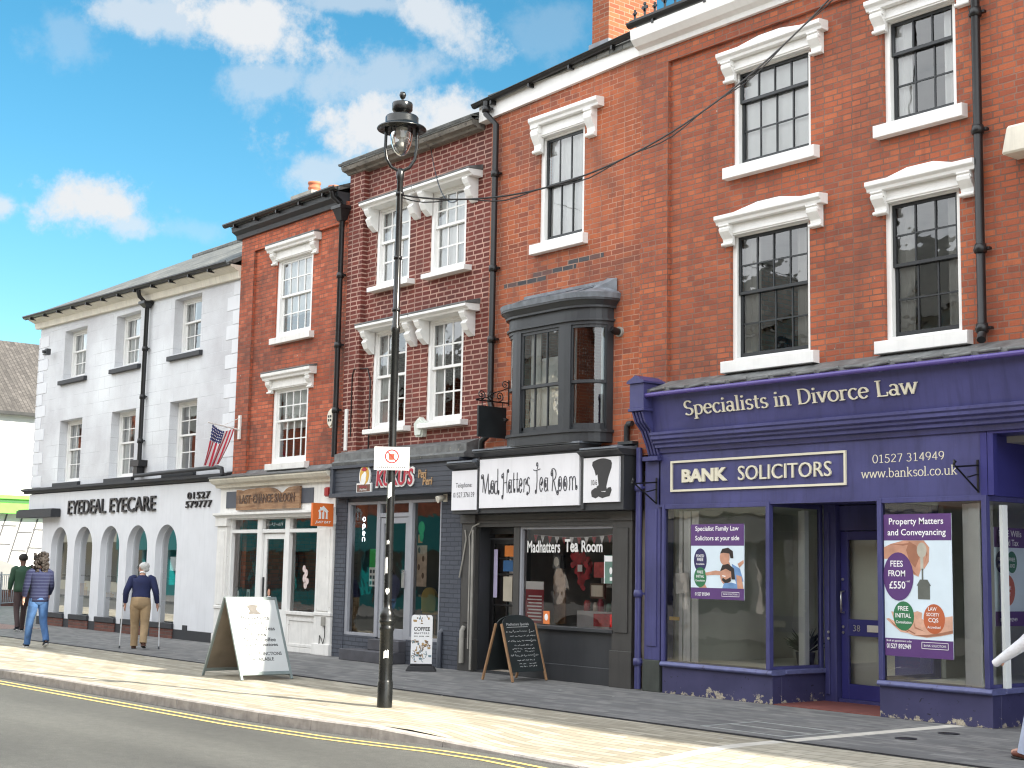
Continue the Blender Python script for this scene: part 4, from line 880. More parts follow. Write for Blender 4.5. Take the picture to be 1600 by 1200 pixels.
def build_tea():
    b = thing('shop_building', 'orange brick building with a curved grey bay window above the tea room', 'building', (-16.25, 0, 0))
    h = (-16.80, -15.75, 6.58, 8.32)
    w = MB(); w.wall(-18.02, -14.48, 3.1, 9.0, [h, (-17.1, -15.15, 3.55, 5.2)], 0, .16); w.build('wall', B_MAD, b)
    pt = MB(); pt.prism([(-17.62, 6.0), (-16.6, 6.0), (-16.6, 6.08), (-15.9, 6.08), (-15.9, 6.16), (-15.3, 6.16), (-15.3, 6.235), (-16.1, 6.235), (-16.1, 6.157), (-16.9, 6.157), (-16.9, 6.08), (-17.62, 6.08)], 'xz', -.004, .01); pt.build('brick_repair', brick('blue_black_brick', [(0, (.045, .048, .055)), (.6, (.08, .08, .088)), (1, (.2, .08, .06))], (.5, .32, .24), row=.078, width=.24, msize=.008, soot=.2), b)
    a, c, z0, z1 = h
    win = sash_window(b, a, c, z0, z1, .04, 3, 1, 1, 7.5, WHITE, DKSASH, .085, .04, .02, back=('curtain', CURT, 0))
    sill(win, a - .09, c + .1, 6.42, 6.58, .11, WHITE)
    hood(win, a - .1, c + .42, 8.45, 8.58, .17, WHITE, frieze=(a, c + .08, 8.27))
    bracket(win, a - .08, a + .09, 8.02, 8.449, .15, WHITE); bracket(win, c + .1, c + .27, 8.02, 8.449, .15, WHITE)
    f = MB(); f.hexa([(-18.3, -.06, 8.87), (-14.4, -.06, 9.0), (-14.4, .1, 9.0), (-18.3, .1, 8.87)], [(-18.3, -.06, 9.14), (-14.4, -.06, 9.32), (-14.4, .1, 9.32), (-18.3, .1, 9.14)]); f.build('eaves_board', WHITE, b)
    gutter(b, -18.34, -14.42, -.14, 9.15, .06, 9.34, brk=.95)
    roof(b, -18.02, -14.48, -.1, 9.26, 4.2, 11.6, 8.7, 9.2, SLATES)
    pipe(b, [(-17.98, -.16, 9.13), (-17.98, -.16, 8.92), (-17.8, -.09, 8.72), (-17.8, -.09, 4.2), (-17.72, -.09, 4.02), (-17.4, -.09, 3.9), (-17.75, -.1, 3.72), (-17.98, -.1, 3.6), (-18.0, -.1, 3.4)], .05, [(-17.98, -.16, 9.0), (-17.8, -.09, 7.9), (-17.8, -.09, 6.35), (-17.8, -.09, 5.2)])
    ch = MB(); ch.box(-16.72, -16.33, 1.0, 2.07, 9.2, 12.2); cho = ch.build('chimney', B_CHIM, b)
    ch = MB(); ch.box(-16.76, -16.29, .96, 2.11, 9.7, 10.02); ch.build('lead_flashing', LEAD, cho)
    ch = MB()
    for k in range(6): ch.box(-16.29, -16.27, 1.0 + k * .17, 1.19 + k * .17, 9.8, 9.98 + .07 * k)
    ch.build('stepped_flashing', WHITE, cho)
    shell(b, -18.02, -14.48, 9.1, floors=(3.25, 6.1), wm=B_MAD)
    vp = MB(); vp.tube([(-14.74, -.04, 3.4), (-14.74, -.04, 3.62), (-14.70, -.05, 3.66), (-14.62, -.05, 3.66)], .04, 10); vp.box(-14.8, -14.5, -.16, .0, 3.36, 3.4); vp.build('vent_pipe', DKGREY, b)
    # bay window
    bay = MB(); E_ = DKGREY
    solid_band(bay, BAY, -.09, .0, 3.42, 3.56); solid_band(bay, BAY, -.09, .03, 3.56, 3.60)
    solid_band(bay, BAY, -.08, .0, 5.12, 5.36); solid_band(bay, BAY, -.06, .035, 5.17, 5.20); solid_band(bay, BAY, -.06, .05, 5.36, 5.39)
    band(bay, BAY, .05, .11, 5.39, 5.46); solid_band(bay, BAY, -.06, .125, 5.46, 5.49)
    bay.add([(*p, 3.42) for p in BAY], [tuple(range(len(BAY)))[::-1]])
    I = offset(BAY, -.09)
    for i0, i1 in ((0, 1), (1, 2), (8, 9), (9, 10), (11, 12), (12, 13), (19, 20), (20, 21)):
        A, B2 = BAY[i0], BAY[i1]; a2, b2 = I[i0], I[i1]; bay.hexa([(*A, 3.6), (*B2, 3.6), (*b2, 3.6), (*a2, 3.6)], [(*A, 5.12), (*B2, 5.12), (*b2, 5.12), (*a2, 5.12)])
    bo = bay.build('bay_window', E_, b)
    for seg in ((2, 8), (10, 11), (13, 19)):
        P = BAY[seg[0]:seg[1] + 1]; s = MB()
        for zl, zh, o in ((3.6, 4.31, -.045), (4.27, 5.12, -.02)):
            solid_band(s, P, o - .035, o, zl, zl + (.09 if zl < 4 else .045)); solid_band(s, P, o - .035, o, zh - .045, zh)
            Q, Q2 = offset(P, o), offset(P, o - .035)
            def post(i, f0, f1):
                q = lambda S, t: (S[i][0] + (S[i + 1][0] - S[i][0]) * t, S[i][1] + (S[i + 1][1] - S[i][1]) * t)
                s.hexa([(*q(Q, f0), zl + .04), (*q(Q, f1), zl + .04), (*q(Q2, f1), zl + .04), (*q(Q2, f0), zl + .04)], [(*q(Q, f0), zh - .04), (*q(Q, f1), zh - .04), (*q(Q2, f1), zh - .04), (*q(Q2, f0), zh - .04)])
            if seg == (10, 11): post(0, 0, .045); post(0, .955, 1); post(0, .325, .345); post(0, .655, .675)
            else: post(0, 0, .25); post(len(P) - 2, .75, 1)
        s.build('sash', DKGREY, bo)
        g = MB(); Q = offset(P, -.05)
        for zl, zh, o in ((3.65, 4.3, -.06), (4.3, 5.08, -.036)):
            Q = offset(P, o); g.add([(*p, zl) for p in Q] + [(*p, zh) for p in Q], [(i, i + 1, len(Q) + i + 1, len(Q) + i) for i in range(len(Q) - 1)], 0, True)
        g.build('pane', GLASS_OLD, bo)
    cu = MB(); cu.box(-16.5, -15.86, -.30, -.295, 3.64, 4.72)  # wide sheet imitates a white gable's reflection; narrow strips are blinds
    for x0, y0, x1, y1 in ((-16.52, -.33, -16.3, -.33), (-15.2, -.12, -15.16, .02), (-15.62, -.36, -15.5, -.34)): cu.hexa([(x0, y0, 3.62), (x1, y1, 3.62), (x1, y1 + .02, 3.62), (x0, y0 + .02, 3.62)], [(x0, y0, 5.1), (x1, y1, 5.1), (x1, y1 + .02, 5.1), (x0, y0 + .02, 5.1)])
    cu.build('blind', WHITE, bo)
    ld = MB(); A, B2 = offset(BAY, .145), [(p[0] * .86 - 16.13 * .14, .02) for p in BAY]; A = [(p[0], min(p[1], .02)) for p in A]
    band(ld, BAY, .13, .145, 5.49, 5.565); n = len(BAY)
    ld.add([(*p, 5.565) for p in A] + [(*p, 5.76) for p in B2], [(i, i + 1, n + i + 1, n + i) for i in range(n - 1)]); ld.box(-17.1, -15.02, -.02, .0, 5.72, 5.8); ld.add([(-15.35, -.36, 5.57), (-14.99, -.02, 5.56), (-14.99, -.02, 5.80), (-15.2, -.02, 5.82)], [(0, 1, 2, 3)])
    for k in range(9): q = -16.9 + k * .2; ld.tube([(q, -.58 if -16.7 < q < -15.6 else -.5, 5.575), (q, -.02, 5.76)], .012, 6)
    ld.build('lead_roof', mat('blue_grey_lead', (.17, .19, .215), .5, .35, 6, .008, 12, streak=.5), bo)
    # shopfront
    f = MB()
    for x0, x1, zt in ((-18.45, -17.76, 3.15), (-17.76, -15.33, 3.31), (-15.33, -14.52, 3.2)):
        f.box(x0 + .001, x1 - .001, -.30, .1, 2.44, zt); f.prism([(.05, zt), (-.33, zt), (-.36, zt + .02), (-.42, zt + .06), (-.42, zt + .085), (.05, zt + .09)], 'yz', x0 - .04, x1 + .02)
    f.box(-17.79, -17.74, -.33, -.2, 2.46, 3.3); f.box(-15.37, -15.31, -.33, -.2, 2.46, 3.3); f.build('fascia', TEA_DK, b, .004)
    l = MB()
    for x0, x1, zt in ((-18.45, -17.8, 3.24), (-17.8, -15.3, 3.402), (-15.3, -14.52, 3.291)): l.prism([(.01, zt), (-.43, zt), (-.43, zt + .025), (-.1, zt + .04), (.01, zt + .1)], 'yz', x0, x1)
    l.build('lead_flashing', LEAD, b)
    p = MB()
    for x0, x1 in ((-18.48, -18.13), (-14.98, -14.58)):
        p.box(x0, x1, -.07, .25, 0, 2.44); p.box(x0 + .07, x1 - .07, -.09, -.06, .75, 2.2); p.box(x0 - .02, x1 + .02, -.095, .1, .0, .5); p.box(x0 - .02, x1 + .02, -.1, .1, 2.3, 2.439)
    p.box(-17.24, -17.1, -.02, .12, 0, 2.24); p.box(-18.13, -14.98, -.05, .15, 2.24, 2.439); p.box(-18.13, -14.98, -.065, .1, 2.3, 2.34); p.build('shop_frame', TEA, b, .004)
    s = MB(); s.box(-17.1, -14.98, -.02, .12, 0, .73); s.box(-17.1, -14.98, -.035, .1, 0, .24); s.box(-17.12, -14.96, -.09, .12, .73, .785); s.build('stall_riser', TEA_DK, b, .006)
    fr = MB(); fr.box(-17.1, -17.06, .0, .1, .785, 2.24); fr.box(-15.03, -14.98, 0, .1, .785, 2.24); fr.box(-17.06, -15.03, .001, .1, 2.2, 2.239); fr.build('window_frame', ALU, b)
    g = MB(); g.quad((-17.06, .05, .785), (-15.03, .05, .785), (-15.03, .05, 2.2), (-17.06, .05, 2.2)); g.build('shop_window', GLASS, b)
    # recessed doorway
    k = MB(); k.box(-18.13, -18.09, .0, .3, 0, 2.24); k.box(-17.24, -17.2, .12, .3, 0, 2.24); k.box(-18.09, -17.24, .20, .26, 2.14, 2.239); k.box(-18.13, -17.2, -.04, .3, -.03, .03); k.box(-18.09, -17.24, .2, .25, 2.05, 2.08); k.build('doorway', TEA_DK, b)
    d = MB(); xs = [-18.08, -17.99, -17.68, -17.64, -17.34, -17.25]
    d.box(-18.08, -17.99, .20, .25, .04, 2.05); d.box(-17.34, -17.25, .20, .25, .04, 2.05); d.box(-17.68, -17.65, .205, .245, .75, 2.0)
    for z0, z1 in ((.04, .7), (1.98, 2.05), (1.02, 1.05), (1.5, 1.53), (1.75, 1.77)): d.box(-17.99, -17.34, .202, .248, z0, z1)
    do = d.build('door', BLACK, b, .003); d = MB(); d.quad((-17.99, .225, .7), (-17.34, .225, .7), (-17.34, .225, 1.98), (-17.99, .225, 1.98)); d.build('pane', GLASS, do)
    d = MB(); d.tube([(-17.29, .195, 1.0), (-17.29, .15, 1.02), (-17.29, .15, 1.16), (-17.29, .195, 1.18)], .012, 8); d.build('handle', STEEL, do)
    pc = MB(); pc.tube([(-18.19, -.13, .35), (-18.19, -.13, 1.9), (-18.25, -.1, 2.1), (-18.16, -.1, 2.25), (-18.02, -.08, 2.3)], .012, 6); pc.tube([(-18.5, -.09, 1.45), (-18.4, -.1, 1.75), (-18.33, -.1, 2.05), (-18.36, -.1, 2.2)], .014, 6); pc.tube([(-18.13, -.12, .03), (-18.13, -.12, 2.2)], .02, 8); pc.tube([(-18.36, -.12, .12), (-18.36, -.12, .62), (-18.36, -.08, .68)], .04, 8); pc.build('wall_cable', CONC, b)
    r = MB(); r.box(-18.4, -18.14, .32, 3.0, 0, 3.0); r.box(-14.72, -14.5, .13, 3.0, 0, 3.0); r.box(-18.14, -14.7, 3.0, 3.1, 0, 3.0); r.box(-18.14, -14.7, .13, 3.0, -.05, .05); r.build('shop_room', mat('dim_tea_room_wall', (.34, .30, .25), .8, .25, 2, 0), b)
    return b
lift_wall(build_tea(), -18.1, -17.7, 3.05)
PANEL = mat('white_sign_panel', (.78, .78, .81), .35, .04, 2, .0006, 14, streak=.1)
def tea_signs():
    e = MB(); e.box(-18.43, -17.78, -.335, -.301, 2.5, 3.12); o = tag(e.build('shop_sign', PANEL), 'small white panel with Telephone 01527 376139 left of the tea room name', 'sign')
    e = MB(); letters(e, 'Telephone:', -18.32, -17.9, 2.83, 2.93, -.337, off=.004); letters(e, '01527 376139', -18.38, -17.84, 2.70, 2.78, -.337, off=.004); e.build('lettering', mat('dark_print', (.05, .05, .06), .5, .05, 4, 0), o)
    e = MB(); e.box(-17.71, -15.40, -.34, -.301, 2.52, 3.27); o = tag(e.build('shop_sign', PANEL), 'large white panel with curly Mad Hatters Tea Room lettering', 'sign')
    e = MB(); curly(e); e.build('lettering', mat('dark_print', (.05, .05, .06)), o)
    e = MB(); e.box(-15.31, -14.58, -.335, -.301, 2.55, 3.18); o = tag(e.build('shop_sign', PANEL), 'white square panel with a dark top hat picture, right of the tea room name', 'sign')
    cx = -14.93; HAT = mat('hat_print', (.035, .034, .036), .5, .3, 1.2, 0)
    e = MB(); crown = [(-.10, -.22), (-.105, .0), (-.15, .15), (-.20, .24), (-.19, .30)] + [(-.17 + .36 * t, .31 + .045 * math.sin(PI * t)) for t in [i / 10 for i in range(11)]] + [(.21, .26), (.20, .18), (.14, .02), (.10, -.14), (.12, -.22)]
    e.face([(cx + .0 + p[0], 2.88 + p[1] * .8) for p in crown], -.3362)
    brim = [(-.2, -.15), (-.17, -.12), (-.10, -.13), (.0, -.19), (.08, -.2), (.13, -.13), (.19, -.12), (.21, -.17), (.17, -.27), (.1, -.28), (.02, -.30), (-.06, -.27), (-.12, -.30), (-.2, -.27), (-.215, -.2)]
    e.face([(cx + p[0], 2.86 + p[1] * .85) for p in brim], -.3368); e.build('hat_picture', HAT, o)
    e = MB(); e.face([(cx - .235, 2.86), (cx - .085, 2.94), (cx - .06, 2.79), (cx - .2, 2.72)], -.3374); e.build('ticket_picture', PANEL, o)
    e = MB(); letters(e, '10/6', cx - .215, cx - .09, 2.79, 2.87, -.338, off=.012); e.build('lettering', HAT, o)
    e = MB(); letters(e, 'Madhatters', -16.98, -16.22, 1.85, 2.03, .04, off=.022); letters(e, 'Tea', -16.12, -15.82, 1.86, 2.05, .04, off=.03); letters(e, 'Room', -15.75, -15.30, 1.86, 2.03, .04, off=.024)
    tag(e.build('window_lettering', WHITE), 'hand painted white Madhatters Tea Room letters on the shop window', 'lettering')
def curly(e):
    y = -.3415; T, t = .030, .013
    def S(x, w, strokes, k=[0]):
        for q in strokes:
            k[0] += 1; ribbon(e, [(x + p[0] * w, 2.735 + p[1] * .42) for p in q], T * .72, t, y - .0003 * (k[0] % 6))
    curl = lambda cx, cy, r, a0, d=1: [(cx + r * (1 - i / 14) * math.cos(R(a0 + d * 33 * i)), cy + r * (1 - i / 14) * math.sin(R(a0 + d * 33 * i))) for i in range(14)]
    M_ = [curl(-.02, .62, .1, 90)[::-1] + [(.1, .7), (.14, .4), (.1, .06)], [(.12, .72), (.42, .02)], [(.42, .02), (.74, .74)], [(.74, .74), (.78, .3), (.86, .0)] + curl(.95, .08, .09, 250, 1)]
    a_ = [arc(.4, .24, .32, .24, 60, 400, 18), [(.72, .48), (.72, .1), (.85, 0)], curl(.4, .24, .16, 90)]
    d_ = [arc(.36, .22, .3, .24, 50, 400, 18), [(.66, .9), (.68, .5), (.68, .08), (.85, -.04)] + curl(.9, .06, .09, 270, 1)]
    H_ = [curl(.06, .6, .1, 60)[::-1] + [(.2, .74), (.26, .4), (.2, -.1)] + curl(.1, -.12, .1, 0, -1), [(.2, .36), (.72, .4)], [(.72, .84), (.66, .4), (.74, .0)], curl(.84, .78, .1, 200, -1)]
    t_ = [[(.4, .72), (.38, .3), (.44, .02), (.62, .02)] + curl(.66, .1, .08, 270, 1), [(.1, .46), (.72, .48)]]
    e_ = [[(.12, .24), (.68, .30)], arc(.4, .25, .3, .25, 10, 330, 18), curl(.5, .26, .1, 0)]
    r_ = [[(.2, .46), (.26, .2), (.2, .0)], arc(.48, .3, .26, .18, 170, 40, 8), curl(.66, .34, .1, 60, -1)]
    s_ = [arc(.4, .38, .22, .15, 30, 270, 10) + arc(.38, .1, .26, .16, 90, -140, 10), curl(.2, -.06, .1, 200, -1)]
    T_ = [[(.0, .78), (.3, .74), (.9, .8)], [(.46, .76), (.5, .4), (.44, .0)], curl(.46, .94, .14, 270, 1), curl(.36, .02, .1, 0, -1)]
    R_ = [[(.2, .74), (.26, .4), (.18, .0)], arc(.3, .58, .36, .2, 130, -100, 12), [(.36, .38), (.6, .1), (.84, -.12)] + curl(.92, -.04, .1, 250, 1), curl(.1, .6, .12, 90, 1)]
    o_ = [arc(.42, .24, .32, .25, 90, 450, 20), curl(.42, .24, .17, 90)]
    m_ = [[(.14, .46), (.18, .2), (.12, 0)], arc(.3, .28, .17, .19, 170, 0, 8) + [(.48, .0)], arc(.65, .28, .17, .19, 170, 0, 8) + [(.84, .02)] + curl(.93, .1, .09, 250, 1)]
    x = -17.64
    for g, w, adv in ((M_, .2, .215), (a_, .12, .105), (d_, .12, .19), (H_, .18, .16), (a_, .11, .10), (t_, .1, .085), (t_, .1, .085), (e_, .11, .10), (r_, .11, .09), (s_, .11, .16), (T_, .18, .15), (e_, .11, .105), (a_, .12, .17), (R_, .17, .16), (o_, .12, .12), (o_, .12, .125), (m_, .19, .2)):
        S(x, w, g); x += adv * .95
tea_signs()

# ------------------------------------------------------------------ 5. large red brick building over the purple solicitors' shop
XR = -5.0
def build_bank():
    b = thing('shop_building', 'large red brick building with four dark sash windows above a purple blue shopfront', 'building', (-10.5, 0, 0))
    H = [(-12.79, -11.46, 6.97, 8.34), (-10.35, -9.33, 6.99, 8.34), (-12.82, -11.49, 4.36, 6.10), (-10.37, -9.32, 4.36, 6.08)]
    ex = [(-7.6, -6.4, 6.97, 8.34), (-7.6, -6.4, 4.36, 6.08)]
    w = MB(); w.wall(-13.94, XR, 3.24, 8.78, H + ex, 0, .16); w.box(-14.48, -13.94, -.06, .1, 3.2, 8.75); w.box(-14.48, XR, -.062, .1, 8.75, 9.0); w.build('wall', B_BANK, b)
    cols = (4, 3, 4, 3, 3, 3)
    for i, (a, c, z0, z1) in enumerate(H + ex):
        up = i in (0, 1, 4)
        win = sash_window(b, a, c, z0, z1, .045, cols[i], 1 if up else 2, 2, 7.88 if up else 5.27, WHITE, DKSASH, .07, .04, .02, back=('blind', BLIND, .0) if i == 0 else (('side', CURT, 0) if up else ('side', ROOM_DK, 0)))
        sill(win, a - .07, c + .14, z0 - .16, z0, .12, WHITE)
        hood(win, a - .14, c + .29, z1 + .09, z1 + .21, .18, WHITE, peak=.09, frieze=(a + .02, c + .1, z1 - .06))
        bracket(win, a - .09, a + .08, z1 - .19, z1 + .089, .15, WHITE); bracket(win, c + .05, c + .22, z1 - .19, z1 + .089, .15, WHITE)
    c = MB(); c.prism([(.05, 8.96), (-.12, 8.96), (-.14, 9.02), (-.22, 9.06), (-.30, 9.14), (-.32, 9.29), (.05, 9.31)], 'yz', -14.46, XR); c.build('eaves_cornice', WHITE, b)
    gutter(b, -14.5, XR, -.30, 9.38, .06)
    r = MB()
    for i in range(40):
        x = -14.35 + i * .2; z = 9.42; k = .8 if i % 2 else .56
        r.box(x - .014, x + .014, -.335, -.315, z - .05, z + .2 * k)
        for dx, dz in ((0, .22), (-.045, .15), (.045, .15), (0, .10)): r.prism([(x + dx * k + .034 * k * math.cos(t * PI / 4), z + dz * k + .034 * k * math.sin(t * PI / 4)) for t in range(8)], 'xz', -.335, -.317)
    r.box(-14.45, -6.4, -.34, -.31, 9.36, 9.42); r.build('roof_cresting', BLACK, b)
    roof(b, -14.46, XR, -.2, 9.4, 4.2, 12.0, 8.7, 9.3, SLATES)
    pipe(b, [(-9.0, -.3, 9.3), (-9.0, -.1, 9.0), (-9.0, -.1, 4.32), (-8.95, -.2, 4.2)], .05, [(-9.0, -.1, 8.0), (-9.0, -.1, 6.62), (-9.0, -.1, 5.25), (-9.0, -.1, 4.35)])
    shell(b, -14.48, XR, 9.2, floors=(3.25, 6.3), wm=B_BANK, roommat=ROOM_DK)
    # shopfront: upper sloping fascia with console, mouldings, lower name board
    f = MB(); f.hexa([(-14.0, -.24, 3.48), (XR, -.24, 3.48), (XR, .1, 3.48), (-14.0, .1, 3.48)], [(-14.0, -.34, 4.0), (XR, -.34, 4.0), (XR, .1, 4.0), (-14.0, .1, 4.0)])
    f.prism([(.1, 3.2), (-.13, 3.2), (-.15, 3.26), (-.2, 3.27), (-.2, 3.31), (-.24, 3.33), (-.24, 3.36), (-.28, 3.38), (-.28, 3.42), (-.3, 3.44), (-.3, 3.475), (.1, 3.478)], 'yz', -14.02, XR)
    f.build('fascia', PURPLE, b, .003)
    f = MB(); f.box(-14.03, -9.06, -.10, .1, 2.5, 3.2); f.box(-14.03, -9.05, -.125, .0, 2.47, 2.5); f.build('name_board', PURPLE, b)
    t = MB(); t.tube([(-14.25, -.42, 3.97), (XR, -.42, 3.97)], .032, 10); t.build('awning_tube', mat('purple_gloss_tube', (.085, .06, .25), .25, .1, 3, 0), b)
    t = MB(); t.prism([(.0, 4.005), (-.40, 4.005), (-.40, 4.05), (-.2, 4.12), (0, 4.2)], 'yz', -14.0, XR)
    for i in range(26): t.tube([(-13.9 + i * .36, -.40, 4.03 + .012 * math.sin(i * 2.3)), (-13.62 + i * .36, -.405, 4.035 + .012 * math.sin(i * 3.1 + 1))], .022, 6)
    t.build('lead_flashing', LEAD_OLD, b)
    k = MB(); k.box(-14.24, -13.97, -.47, .05, 3.8, 4.14); k.prism([(-14.27, 4.14), (-13.94, 4.14), (-13.94, 4.17), (-14.1, 4.25), (-14.27, 4.17)], 'xz', -.5, .05); k.box(-14.26, -13.95, -.485, .05, 3.76, 3.80)
    k.prism([(.05, 3.16), (-.12, 3.16), (-.16, 3.3), (-.26, 3.5), (-.38, 3.62), (-.44, 3.76), (.05, 3.76)], 'yz', -14.22, -13.99)
    for x in (-14.19, -14.13, -14.07, -14.01): k.prism([(-.1, 3.18), (-.14, 3.18), (-.185, 3.3), (-.285, 3.5), (-.4, 3.61), (-.46, 3.75), (-.3, 3.75)], 'yz', x - .016, x + .016)
    k.box(-14.26, -13.97, -.2, .05, 3.10, 3.16); k.build('console', PURPLE, b, .005)
    p = MB(); p.box(-14.30, -14.0, -.10, .15, .42, 3.10); p.box(-14.24, -14.06, -.115, -.09, .6, 2.45); p.box(-14.0, -13.94, -.06, .1, .36, 2.5); p.build('pilaster', PURPLE, b, .005)
    p = MB(); p.box(-14.31, -13.99, -.12, .15, 0, .42); p.build('pilaster_base', mat('dark_green_grey_base', (.045, .052, .045), .6, .25, 3, .003, 25, streak=.3), b, .006)
    pipe(b, [(-14.40, -.12, 3.3), (-14.40, -.12, .02)], .045, [(-14.40, -.12, 2.75), (-14.40, -.12, 1.3), (-14.40, -.12, .38)], m=PURPLE)
    fr = MB()
    for x0, x1 in ((-13.94, -13.89), (-12.11, -12.05), (-10.42, -10.36), (-9.04, -8.98)): fr.box(x0, x1, -.14, -.06, .42, 2.5)
    fr.box(-13.89, -12.11, -.13, -.065, 2.44, 2.5); fr.box(-10.36, -9.04, -.13, -.065, 2.44, 2.5)
    for x in (-12.08, -10.39, -9.01): fr.box(x - .025, x + .025, .86, .92, .42, 2.5); fr.box(x - .02, x + .02, -.06, .86, 2.44, 2.499); fr.box(x - .02, x + .02, -.06, .86, .42, .46)
    fr.build('shop_frame', PURPLE, b, .004)
    g = MB()
    for x0, x1 in ((-13.89, -12.11), (-10.36, -9.04)): g.quad((x0, -.1, .42), (x1, -.1, .42), (x1, -.1, 2.44), (x0, -.1, 2.44))
    for x in (-12.08, -10.39, -9.01): g.quad((x, -.06, .46), (x, .86, .46), (x, .86, 2.44), (x, -.06, 2.44))
    g.build('shop_window', GLASS, b)
    FLK = mat('flaking_purple_riser', (.050, .045, .165), .5, .25, 2, .004, 12, streak=.4)
    m, nt, N, L, bs = new_mat('peeling_purple_riser'); uv = uv_node(N)
    n1 = noise(N, L, uv, 1.8, 6); col = ramp(N, L, n1, [(.3, (.028, .028, .082)), (.7, (.052, .05, .125))])
    sx = N.new('ShaderNodeSeparateXYZ'); L.new(uv, sx.inputs[0])
    low = N.new('ShaderNodeMapRange'); L.new(sx.outputs[1], low.inputs[0]); low.inputs[1].default_value = 0; low.inputs[2].default_value = .24; low.inputs[3].default_value = .17; low.inputs[4].default_value = -.06
    ch = N.new('ShaderNodeMath'); ch.operation = 'ADD'; L.new(noise(N, L, uv, 7, 8, .7), ch.inputs[0]); L.new(low.outputs[0], ch.inputs[1])
    pf = ramp(N, L, ch.outputs[0], [(.665, (0, 0, 0)), (.685, (1, 1, 1))]); col = mixc(N, L, pf, col, ramp(N, L, noise(N, L, uv, 40, 4), [(.3, (.22, .19, .15)), (.7, (.48, .43, .33))]))
    bf = ramp(N, L, noise(N, L, uv, 11, 6, .6, (1, 1.4, 1)), [(.64, (0, 0, 0)), (.66, (1, 1, 1))]); col = mixc(N, L, bf, col, (.012, .012, .03))
    L.new(col, bs.inputs['Base Color']); bs.inputs['Roughness'].default_value = .55; bump(N, L, bs, pf, .004)
    for x0, x1, rets in ((-13.94, -12.03, (-12.05,)), (-10.43, -8.97, (-10.41, -8.99))):
        r = MB(); r.box(x0, x1, -.11, .06, 0, .36)
        for x in rets: r.box(x - .02 if x < -10 and x0 > -11 else x - .05, x + .05 if x == -10.41 else x + .02, .06, .95, 0, .36)
        r.build('stall_riser', m, b, .004)
        s = MB(); s.prism([(.1, .355), (-.15, .355), (-.17, .375), (-.15, .415), (.1, .422)], 'yz', x0 + .0, x1 + .03)
        for x in rets: s.box(x - .055, x + .065, .1, .94, .36, .42)
        s.build('sill', mat('worn_purple_sill', (.10, .11, .24), .5, .3, 5, .004, 20, chips=.62, chip_rgb=(.05, .05, .12)), b, .008)
    # lobby
    k = MB(); k.box(-12.03, -11.84, .9, 1.1, .0, 2.5); k.box(-10.9, -10.43, .9, 1.1, 0, 2.5); k.box(-11.84, -10.9, .98, 1.09, 2.17, 2.49); k.box(-11.84, -10.9, .94, 1.1, .0, .05); k.box(-12.03, -10.43, -.05, 1.0, 2.5, 2.53); k.box(-11.99, -11.93, .87, .91, .1, 2.4); k.build('doorway', PURPLE, b, .004)
    d = MB(); d.box(-11.83, -11.72, .99, 1.04, .05, 2.16); d.box(-11.02, -10.91, .99, 1.04, .05, 2.16)
    for z0, z1 in ((.05, .24), (.84, 1.05), (2.05, 2.16)): d.box(-11.72, -11.02, .991, 1.039, z0, z1)
    do = d.build('door', mat('dark_purple_blue_door', (.035, .035, .17), .35, .12, 2, .001, 20), b, .004)
    d = MB(); d.quad((-11.72, 1.015, .24), (-11.02, 1.015, .24), (-11.02, 1.015, .84), (-11.72, 1.015, .84)); d.quad((-11.72, 1.015, 1.05), (-11.02, 1.015, 1.05), (-11.02, 1.015, 2.05), (-11.72, 1.015, 2.05)); d.build('pane', GLASS, do)
    d = MB(); d.tube([(-11.775, .98, 1.13), (-11.775, .92, 1.13), (-11.775, .92, 1.40), (-11.775, .98, 1.40)], .014, 10); d.build('handle', STEEL, do)
    d = MB(); d.box(-11.42, -11.1, .978, .99, .90, .985); d.box(-11.34, -11.24, .974, .979, .925, .935); d.build('letter_plate', mat('cream_letter_plate', (.62, .60, .52), .35, .05, 4, 0), do)
    d = MB(); letters(d, '38', -11.64, -11.53, .90, .98, .984, off=.0); d.build('house_number', STEEL, do)
    d = MB()
    for x, y, z in ((-11.79, .985, .95), (-11.79, .985, .88), (-11.93, .865, .88), (-11.93, .865, .8), (-11.79, .985, 1.55)): d.disc(x, z, .018, .018, y - .012, 0, 10, .012)
    d.build('lock', STEEL, do)
    fl = MB(); fl.box(-12.03, -10.43, -.09, .94, -.05, .012); fl.build('lobby_floor', mat('red_quarry_tile', (.17, .055, .045), .7, .2, 5, .002, 30), b)
    # the second entrance further right
    k = MB(); k.box(-8.97, XR, 1.1, 1.2, 0, 3.2); k.box(-8.97, XR, -.1, 1.1, 3.17, 3.199); k.box(-7.4, -6.4, 1.06, 1.11, .1, 2.3); k.box(-6.2, XR, -.1, .9, 0, .36); k.box(-6.2, -6.14, -.1, -.04, .36, 2.6); k.box(-6.2, XR, -.09, .0, 2.5, 3.17); k.box(-8.97, -8.9, -.1, -.02, 2.5, 3.17); k.box(-9.06, -8.98, -.098, .9, 2.5, 3.198); k.build('side_entrance', mat('dark_purple_blue_door', (.035, .035, .17)), b)
    r = MB(); r.box(-14.27, -13.96, .16, 2.6, .36, 3.05); r.box(-12.03, -10.43, 1.12, 1.2, .0, 3.05); r.box(-14.2, -8.99, 2.6, 2.7, 0, 3.05); r.box(-13.9, -12.06, -.05, 2.6, .34, .40); r.box(-10.36, -9.03, -.05, 2.6, .34, .40); r.box(-14.2, -12.1, -.04, 2.6, 2.46, 2.5); r.box(-10.36, -9.03, -.04, 2.6, 2.46, 2.5)
    r.build('shop_room', mat('grey_green_office_wall', (.62, .65, .57), .8, .1, 1, 0), b)
    v = MB()
    for i in range(5): v.box(-13.86 + i * .075, -13.80 + i * .075, .12 + .012 * (i % 2), .13 + .012 * (i % 2), .42, 2.42)
